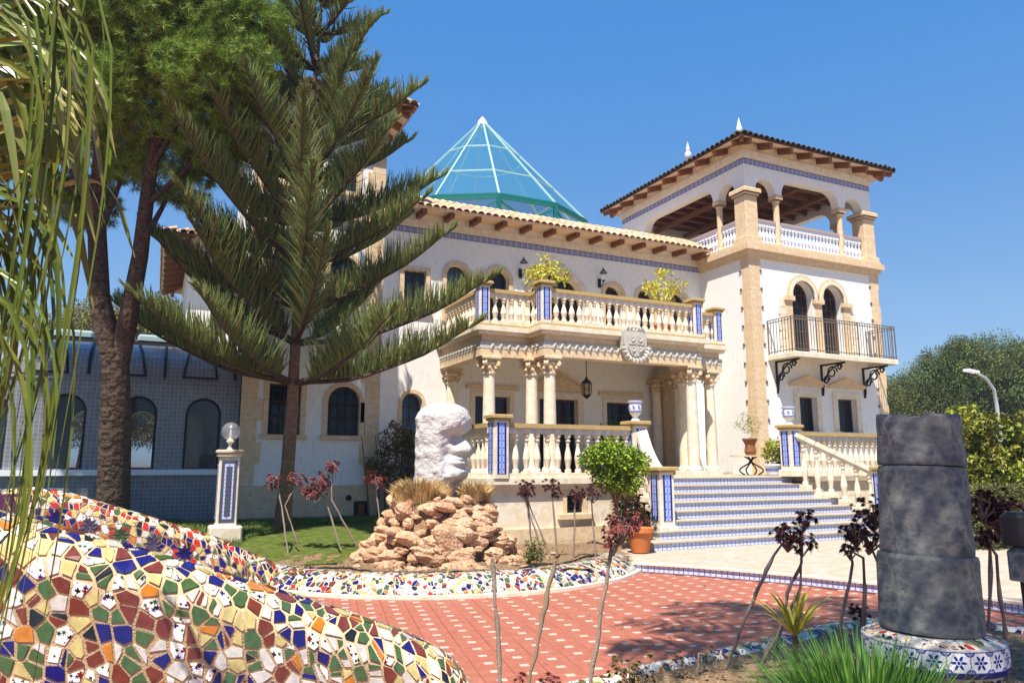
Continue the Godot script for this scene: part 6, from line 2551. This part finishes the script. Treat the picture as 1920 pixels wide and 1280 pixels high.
func blade_clump(h: Node3D, n: int, spread: float, L: float, w: float, col: Color, arch: float, called := "blades", each := false) -> void:
	var b := MB.new()
	for k in n:
		if each:
			b = MB.new()
		var a := rv(0, TAU)
		var rr := spread * sqrt(rng.randf())
		var p := Vector3(cos(a) * rr, 0, sin(a) * rr)
		var out := Vector3(cos(a), 0, sin(a))
		var d := (Vector3.UP + out * rv(0.0, arch) + rdir() * 0.12).normalized()
		var l := L * rv(0.65, 1.1)
		var wv := rv(0.65, 1.3)
		var c := Color(col.r * wv * rv(0.85, 1.25), col.g * wv, col.b * wv)
		var last := []
		var q := p
		for i in 6:
			var t := i / 5.0
			var s := d.cross(out.cross(Vector3.UP).cross(d)).normalized()
			if s.length() < 0.1:
				s = Vector3.RIGHT
			var ww := w * (1.0 - pow(t, 1.8)) * 0.5
			b.col = c
			var row := [q - s * ww, q + s * ww]
			if i > 0:
				b.tri(last[0], last[1], row[1])
				b.tri(last[0], row[1], row[0])
			last = row
			q += d * l / 5.0
			d = (d + (out * 0.25 + Vector3.DOWN * 0.35) * arch * 0.45 * (t + 0.2)).normalized()
		if each:
			put(called, b.done(), M.leaf, h)
	if not each:
		put(called, b.done(), M.leaf, h).set_meta("kind", "stuff")

func garden_plants() -> void:
	rng.seed = 81
	for k in 3:
		M["rosette%d" % k] = rosette_mesh(k + 5)
	# behind the rock pile, left
	aeonium("dull red succulent beside the araucaria trunk", Vector3(2.2, 0.2, -13.5), [[Vector3(2.17, 0.1, -13.41), Vector3(2.0, 1.2, -13.7)], [Vector3(2.36, 0.2, -13.5), Vector3(2.1, 0.9, -13.6), Vector3(2.3, 1.3, -13.55)]], [[Vector3(1.9, 1.3, -13.75), 0.16, 16], [Vector3(2.3, 1.33, -13.55), 0.17, 16], [Vector3(2.45, 1.12, -13.5), 0.1, 8]], "aeonium_red", "red leaved succulents in the garden beds", null, 1.1)
	aeonium("tall red succulent with several tiers left of the rock pile", Vector3(3.0, 0.2, -13.2), [[Vector3(3.02, 0.15, -13.18), Vector3(2.75, 1.05, -13.4)], [Vector3(3.3, 0.2, -13.2), Vector3(2.85, 1.0, -13.3), Vector3(2.85, 1.55, -13.28)]], [[Vector3(2.84, 1.56, -13.28), 0.13, 12], [Vector3(2.68, 1.3, -13.4), 0.2, 22], [Vector3(2.6, 1.12, -13.43), 0.2, 18]], "aeonium_red", "red leaved succulents in the garden beds", null, 1.1)
	aeonium("small dark red succulent just left of the dry grass", Vector3(3.6, 0.2, -12.95), [[Vector3(3.7, 0.2, -12.9), Vector3(3.55, 1.2, -12.97)]], [[Vector3(3.55, 1.34, -12.97), 0.19, 18]], "aeonium_red", "red leaved succulents in the garden beds", null, 1.1)
	# right of the rock pile before the terrace wall
	aeonium("dark crimson succulent on pale stalks right of the rock pile", Vector3(5.85, 0.1, -11.2), [[Vector3(5.81, 0.1, -11.28), Vector3(5.66, 1.05, -11.21)], [Vector3(5.93, 0.1, -11.12), Vector3(5.6, 1.1, -11.2)], [Vector3(6.05, 0.1, -11.1), Vector3(5.72, 0.9, -11.2)]], [[Vector3(5.63, 1.2, -11.21), 0.2, 26]], "aeonium_dark")
	aeonium("dark crimson succulent on a single stalk between two others", Vector3(6.1, 0.1, -11.0), [[Vector3(6.13, 0.1, -11.03), Vector3(6.03, 1.1, -11.01)]], [[Vector3(6.0, 1.26, -11.01), 0.15, 14], [Vector3(6.12, 1.12, -11.0), 0.1, 8]], "aeonium_dark")
	aeonium("wide dark crimson succulent before the basement window", Vector3(6.5, 0.1, -10.8), [[Vector3(6.37, 0.1, -10.91), Vector3(6.4, 1.05, -10.87)], [Vector3(6.7, 0.1, -10.75), Vector3(6.64, 1.0, -10.75)]], [[Vector3(6.4, 1.1, -10.87), 0.15, 14], [Vector3(6.66, 1.16, -10.73), 0.2, 20]], "aeonium_dark")
	# near bed
	aeonium("reddish succulent head on a long pale stalk in the centre foreground", Vector3(2.8, -0.05, -4.57), [[Vector3(2.74, -0.1, -4.57), Vector3(2.87, 0.57, -4.56), Vector3(2.96, 1.04, -4.54)], [Vector3(2.96, 1.0, -4.54), Vector3(3.05, 1.2, -4.45)]], [[Vector3(3.0, 1.19, -4.48), 0.13, 30], [Vector3(2.95, 1.08, -4.52), 0.07, 8], [Vector3(3.12, 1.23, -4.43), 0.07, 8]], "aeonium_red", "red leaved succulents in the garden beds", null, 0.62)
	aeonium("leftmost bare pale stalk rising in the centre foreground", Vector3(2.14, -0.05, -4.65), [[Vector3(2.15, -0.1, -4.62), Vector3(2.14, 0.5, -4.68), Vector3(2.12, 1.0, -4.73)]], [[Vector3(2.12, 1.02, -4.73), 0.02, 2]], "aeonium_dark", "", null, 0.3)
	aeonium("thin leaning bare stalk in the middle of the foreground", Vector3(2.3, -0.05, -4.57), [[Vector3(2.24, -0.1, -4.57), Vector3(2.4, 0.58, -4.55), Vector3(2.51, 0.98, -4.55)]], [[Vector3(2.52, 1.0, -4.55), 0.02, 2]], "aeonium_dark", "", M.brown_stalk, 0.3)
	aeonium("dark purple succulent on two slanting stalks before the steps", Vector3(4.5, -0.05, -5.1), [[Vector3(4.46, -0.1, -5.14), Vector3(4.62, 0.43, -4.98), Vector3(4.77, 0.87, -4.82)], [Vector3(4.84, -0.1, -4.97), Vector3(4.9, 0.56, -4.82), Vector3(4.99, 0.81, -4.73)], [Vector3(4.70, -0.1, -5.0), Vector3(4.98, 0.6, -4.75)]], [[Vector3(4.99, 1.17, -4.67), 0.10, 18], [Vector3(4.86, 1.02, -4.75), 0.13, 24], [Vector3(4.97, 0.97, -4.70), 0.12, 18]], "aeonium_dark", "red leaved succulents in the garden beds", M.dark_stalk, 0.75)
	aeonium("dark purple succulent half hidden by the left side of the column", Vector3(5.0, -0.05, -4.35), [[Vector3(4.90, -0.1, -4.45), Vector3(5.02, 0.86, -4.24)], [Vector3(5.16, -0.1, -4.32), Vector3(5.11, 0.9, -4.21)], [Vector3(5.31, -0.1, -4.24), Vector3(5.22, 0.84, -4.16)]], [[Vector3(5.14, 1.25, -4.12), 0.15, 28], [Vector3(5.03, 1.1, -4.2), 0.13, 22], [Vector3(5.1, 1.05, -4.15), 0.13, 20], [Vector3(5.0, 0.96, -4.24), 0.08, 8]], "aeonium_dark", "red leaved succulents in the garden beds", M.dark_stalk, 0.75)
	aeonium("dark purple succulent right of the column on bare stalks", Vector3(5.65, -0.05, -3.55), [[Vector3(5.62, -0.1, -3.64), Vector3(5.6, 1.0, -3.51)], [Vector3(5.78, -0.1, -3.58), Vector3(5.64, 0.97, -3.49)]], [[Vector3(5.51, 1.34, -3.48), 0.12, 20], [Vector3(5.66, 1.32, -3.42), 0.14, 24], [Vector3(5.62, 1.19, -3.46), 0.13, 22], [Vector3(5.55, 1.08, -3.5), 0.07, 10]], "aeonium_dark", "red leaved succulents in the garden beds", M.dark_stalk, 0.75)
	aeonium("low bronze green succulent at the bottom edge of the view", Vector3(3.13, -0.05, -4.6), [[Vector3(3.13, -0.1, -4.6), Vector3(3.13, 0.1, -4.6)]], [[Vector3(3.15, 0.12, -4.6), 0.17, 34], [Vector3(3.05, 0.28, -4.62), 0.05, 4], [Vector3(3.27, 0.25, -4.56), 0.05, 4]], "aeonium_bronze", "red leaved succulents in the garden beds", null, 0.65)
	aeonium("tiny red succulent poking up at the bottom centre", Vector3(2.45, -0.05, -4.7), [[Vector3(2.45, -0.1, -4.7), Vector3(2.45, 0.1, -4.7)]], [[Vector3(2.53, 0.15, -4.68), 0.07, 9], [Vector3(2.35, 0.17, -4.76), 0.06, 5]], "aeonium_red", "red leaved succulents in the garden beds", null, 0.6)
	aeonium("small dark succulent low behind the column left side", Vector3(5.45, -0.05, -4.57), [[Vector3(5.48, -0.1, -4.57), Vector3(5.47, 0.35, -4.57)]], [[Vector3(5.47, 0.38, -4.57), 0.09, 12]], "aeonium_dark", "red leaved succulents in the garden beds", M.dark_stalk, 0.6)
	aeonium("sparse bronze sprigs along the white speckled kerb", Vector3(4.1, -0.05, -5.1), [[Vector3(4.1, -0.1, -5.05), Vector3(4.12, 0.1, -5.05)]], [[Vector3(3.95, 0.06, -5.07), 0.08, 6], [Vector3(4.25, 0.07, -5.1), 0.08, 6]], "aeonium_bronze", "red leaved succulents in the garden beds", null, 0.5)
	# yellow striped spiky plant and the grass clump
	var h := thing("spiky_yucca", "yellow green spiky plant on a short stem at the kerb", "yucca", Vector3(4.34, -0.07, -4.22))
	var b := MB.new()
	b.tube([Vector3(0.01, 0, 0), Vector3(0, 0.25, 0), Vector3(0, 0.5, 0)], [0.028, 0.025, 0.02], 8)
	put("stem", b.done(), M.bark, h)
	var top := Node3D.new()
	top.name = "leaf_head"
	h.add_child(top)
	top.position = Vector3(0, 0.46, 0)
	blade_clump(top, 40, 0.015, 0.46, 0.026, Color(0.50, 0.46, 0.06), 1.5, "leaf", true)
	h = thing("grass_clump", "dense bright green grass clump beside the mosaic pedestal", "grass", Vector3(3.86, -0.07, -3.25))
	blade_clump(h, 1300, 0.29, 0.70, 0.019, Color(0.10, 0.235, 0.035), 0.95)
	# round green shrub before the terrace, reddish shrub and pot at its foot
	h = thing("round_shrub", "bright green rounded shrub before the terrace railing", "shrub", Vector3(8.15, 0.05, -12.2))
	b = MB.new()
	b.tube([Vector3(0, 0, 0), Vector3(-0.05, 0.6, 0), Vector3(-0.1, 1.3, 0.05)], [0.05, 0.04, 0.03], 8)
	for k in 6:
		var a := TAU * k / 6
		b.tube([Vector3(-0.05, 0.8, 0), Vector3(sin(a) * 0.35, 1.5, cos(a) * 0.35)], [0.025, 0.01], 5)
	put("trunk", b.done(), M.bark, h)
	crown(h, [[Vector3(8.0, 1.72, -12.1), 0.46], [Vector3(7.68, 1.66, -12.25), 0.33], [Vector3(8.38, 1.62, -12.0), 0.36], [Vector3(8.2, 1.3, -12.05), 0.36], [Vector3(7.85, 1.36, -12.1), 0.3]], 1500, broad_mesh(6, 0.085, 0.05, 0.05, 8), M.leaf, Color(0.21, 0.31, 0.025), 0.4, 0.8, 1.3, 0.85)
	h = thing("rusty_shrub", "rusty brown shrub against the terrace wall beside the steps", "shrub", Vector3(8.75, 0.0, -12.75))
	crown(h, [[Vector3(8.75, 0.55, -12.75), 0.4], [Vector3(8.7, 0.95, -12.8), 0.25], [Vector3(8.9, 0.25, -12.6), 0.35], [Vector3(8.5, 0.4, -12.5), 0.3]], 1300, broad_mesh(6, 0.08, 0.04, 0.06, 9), M.leaf, Color(0.20, 0.13, 0.06), 0.4, 0.8, 1.3, 1.0)
	h = thing("terracotta_pot", "orange terracotta pot in shade below the rusty shrub", "pot", Vector3(8.2, 0.02, -11.6))
	b = MB.new()
	b.lathe([[0.16, 0.0], [0.24, 0.36], [0.27, 0.36], [0.27, 0.44], [0.22, 0.44]], 18)
	put("body", b.done(), M.pot, h)
	h = thing("small_bush", "small olive green bush on the bed right of the rock pile", "shrub", Vector3(5.55, 0.05, -10.7))
	crown(h, [[Vector3(5.55, 0.25, -10.7), 0.2], [Vector3(5.45, 0.15, -10.65), 0.16]], 1500, broad_mesh(6, 0.06, 0.03, 0.04, 9), M.leaf, Color(0.17, 0.18, 0.05), 0.4, 0.8, 1.3, 1.0)
	h = thing("climbing_vine", "brown and green climber in front of the narrow arched window", "vine", Vector3(5.1, 0.3, -17.9))
	b = MB.new()
	for k in 7:
		var x := 4.75 + k * 0.18
		b.tube([Vector3(x, 0.2, -17.75), Vector3(x + rv(-0.15, 0.15), 1.2, -17.7), Vector3(x + rv(-0.3, 0.3), 2.3, -17.7)], [0.03, 0.025, 0.01], 5)
	wput("stem", b, M.bark, h)
	crown(h, [[Vector3(5.35, 2.2, -17.7), 0.45], [Vector3(4.95, 1.5, -17.7), 0.42], [Vector3(5.8, 1.9, -17.7), 0.4], [Vector3(5.5, 1.2, -17.6), 0.5]], 620, broad_mesh(6, 0.11, 0.06, 0.08, 9), M.leaf, Color(0.16, 0.125, 0.05), 0.5, 0.8, 1.3, 1.0)

# dry leaves and grit scattered on soil and paving
func litter(label: String, lo: Vector2, hi: Vector2, y: float, n: int, keep) -> void:
	var b := MB.new()
	b.leaf(Vector3(-0.5, 0, 0), Vector3(1, 0.1, 0).normalized(), Vector3.UP, 1.0, 0.5, 0.5)
	var ts := []
	var cs := []
	for k in n:
		var p := Vector2(rv(lo.x, hi.x), rv(lo.y, hi.y))
		if not keep.call(p):
			continue
		var s := rv(0.02, 0.07)
		ts.append(Transform3D(Basis.from_euler(Vector3(rv(-0.4, 0.4), rv(0, TAU), rv(-0.4, 0.4))).scaled(Vector3(s, s, s)), Vector3(p.x, y + rv(0.004, 0.03), p.y)))
		var w := rv(0.4, 1.2)
		cs.append(Color(0.30 * w, 0.20 * w, 0.10 * w))
	tag(many("leaf_litter", b.done(), M.leaf, self, ts, cs), label, "leaves")

# ---------------------------------------------------------------- far side of the garden
func distance() -> void:
	litter("dry brown leaves scattered over soil round the rock pile", Vector2(1.2, -13.2), Vector2(8, -9.6), 0.09, 1500, func(p): return p.distance_to(Vector2(4.77, -13.12)) < 3.2 and p.distance_to(Vector2(4.45, -12.1)) > 1.2)
	litter("dry leaf scraps lying in the near bed round the column", Vector2(1.8, -5.2), Vector2(7.4, -2.2), -0.07, 1500, func(p): return true)
	litter("few dry leaves blown onto the red plaza floor", Vector2(2, -9.4), Vector2(9, -5.6), GP, 90, func(p): return p.distance_to(Vector2(4.77, -13.12)) > 3.75)
	rng.seed = 91
	var big := broad_mesh(44, 0.17, 0.085, 0.55, 12)
	var mid := broad_mesh(8, 0.18, 0.11, 0.14, 13)
	var tree := func(label: String, base: Vector3, lobes: Array, col: Color, per: float, s: float) -> void:
		var h := thing("background_tree", label, "tree", base)
		var b := MB.new()
		b.tube([base, base + Vector3(0.3, lobes[0][0].y * 0.5, 0), lobes[0][0]], [0.4, 0.3, 0.1], 8)
		wput("trunk", b, M.pine_bark, h)
		crown(h, lobes, per, big, M.leaf, col, 0.35, 0.6 * s, 1.1 * s, 0.85)
	tree.call("dense green tree at the far right touching the picture edge", Vector3(50, -0.2, -29), [[Vector3(48.5, 7.0, -29.5), 3.4], [Vector3(51.5, 6.5, -28.5), 3.4], [Vector3(46.6, 5.4, -30.2), 2.4], [Vector3(50, 4.0, -29), 3.4], [Vector3(54, 6, -27), 3.0]], Color(0.12, 0.155, 0.045), 110, 1.0)
	tree.call("tall rounded dark green tree right of the open tower", Vector3(46.5, -0.2, -31.5), [[Vector3(46.8, 7.4, -31), 2.2], [Vector3(45.2, 5.8, -32), 2.4], [Vector3(46.5, 3.8, -31), 3.0], [Vector3(48, 8.6, -30.6), 1.5]], Color(0.105, 0.14, 0.04), 120, 0.9)
	tree.call("lighter green tree directly beside the open tower", Vector3(42.5, -0.2, -32.5), [[Vector3(43, 5.2, -32.3), 2.2], [Vector3(41.5, 3.8, -33), 2.6], [Vector3(44.3, 3.2, -31.5), 2.4], [Vector3(39.5, 4.0, -34), 2.4]], Color(0.155, 0.175, 0.055), 120, 0.9)
	tree.call("olive coloured tree far behind the pool house", Vector3(-3.5, 0, -45), [[Vector3(-3.5, 8.3, -45), 2.2], [Vector3(-0.5, 8.6, -45), 2.6], [Vector3(-6.5, 7.6, -45), 2.0], [Vector3(2.0, 8.2, -44), 2.0], [Vector3(-3, 5.0, -45), 3.2], [Vector3(0.5, 5.0, -45), 3.2]], Color(0.22, 0.21, 0.06), 100, 1.0)
	var shrub := func(label: String, base: Vector3, lobes: Array, col: Color) -> void:
		var h := thing("garden_shrub", label, "shrub", base, 0, "yellow green shrubs beyond the hedge")
		var b := MB.new()
		b.tube([base, lobes[0][0]], [0.08, 0.03], 6)
		wput("trunk", b, M.bark, h)
		crown(h, lobes, 270, mid, M.leaf, col, 0.5, 0.6, 1.1, 0.9)
	shrub.call("tall yellow green shrub left of the street lamp pole", Vector3(19.3, -0.1, -12.2), [[Vector3(19.0, 2.6, -12.2), 0.6], [Vector3(19.1, 1.8, -12.1), 0.65], [Vector3(18.7, 1.3, -12.1), 0.45]], Color(0.22, 0.235, 0.03))
	shrub.call("dull purple green shrub between the two yellow ones", Vector3(19.7, -0.1, -12.3), [[Vector3(19.6, 2.2, -12.3), 0.55], [Vector3(19.4, 1.2, -12.4), 0.6]], Color(0.13, 0.12, 0.06))
	shrub.call("broad yellow green shrub at the right edge behind the lamp pole", Vector3(20.2, -0.1, -11.6), [[Vector3(20.3, 2.4, -11.7), 0.65], [Vector3(20.0, 1.5, -11.6), 0.7], [Vector3(20.8, 1.7, -11.5), 0.6], [Vector3(19.4, 0.9, -11.5), 0.5]], Color(0.20, 0.23, 0.03))
	var h := thing("clipped_hedge", "low clipped green hedge right of the broken column", "hedge", Vector3(15.5, -0.1, -9.2))
	var ts := []
	var cs := []
	for k in 5200:
		var p := Vector3(rv(-2.0, 3.5), rv(0.1, 1.22), rv(-0.7, 0.5))
		var t := p.x * 0.40
		if rng.randf() < 0.5:
			p[rng.randi() % 2 + 1] = [1.22, 0.5][0] if rng.randf() < 0.5 else p.y
		p = Vector3(p.x, minf(p.y, 1.22), clampf(p.z, -0.7, 0.5) + t)
		var s := rv(0.7, 1.2)
		ts.append(Transform3D(Basis.from_euler(Vector3(rv(-0.5, 0.5), rv(0, 6), 0)).scaled(Vector3(s, s, s)), p))
		var w := rv(0.6, 1.35)
		cs.append(Color(0.13 * w, 0.14 * w, 0.04 * w))
	many("foliage", broad_mesh(6, 0.08, 0.04, 0.06, 15), M.leaf, h, ts, cs)
	h = thing("pale_shrub", "pale dry looking shrub inside the right hand stair railing", "shrub", Vector3(16.9, -0.1, -12.6))
	crown(h, [[Vector3(16.9, 1.35, -12.6), 0.6], [Vector3(17.3, 1.0, -12.6), 0.5]], 700, tuft_mesh(14, 0.14, 0.012, 0.5, 3), M.straw, Color(0.52, 0.46, 0.26), 0.3, 0.8, 1.2, 0.9)
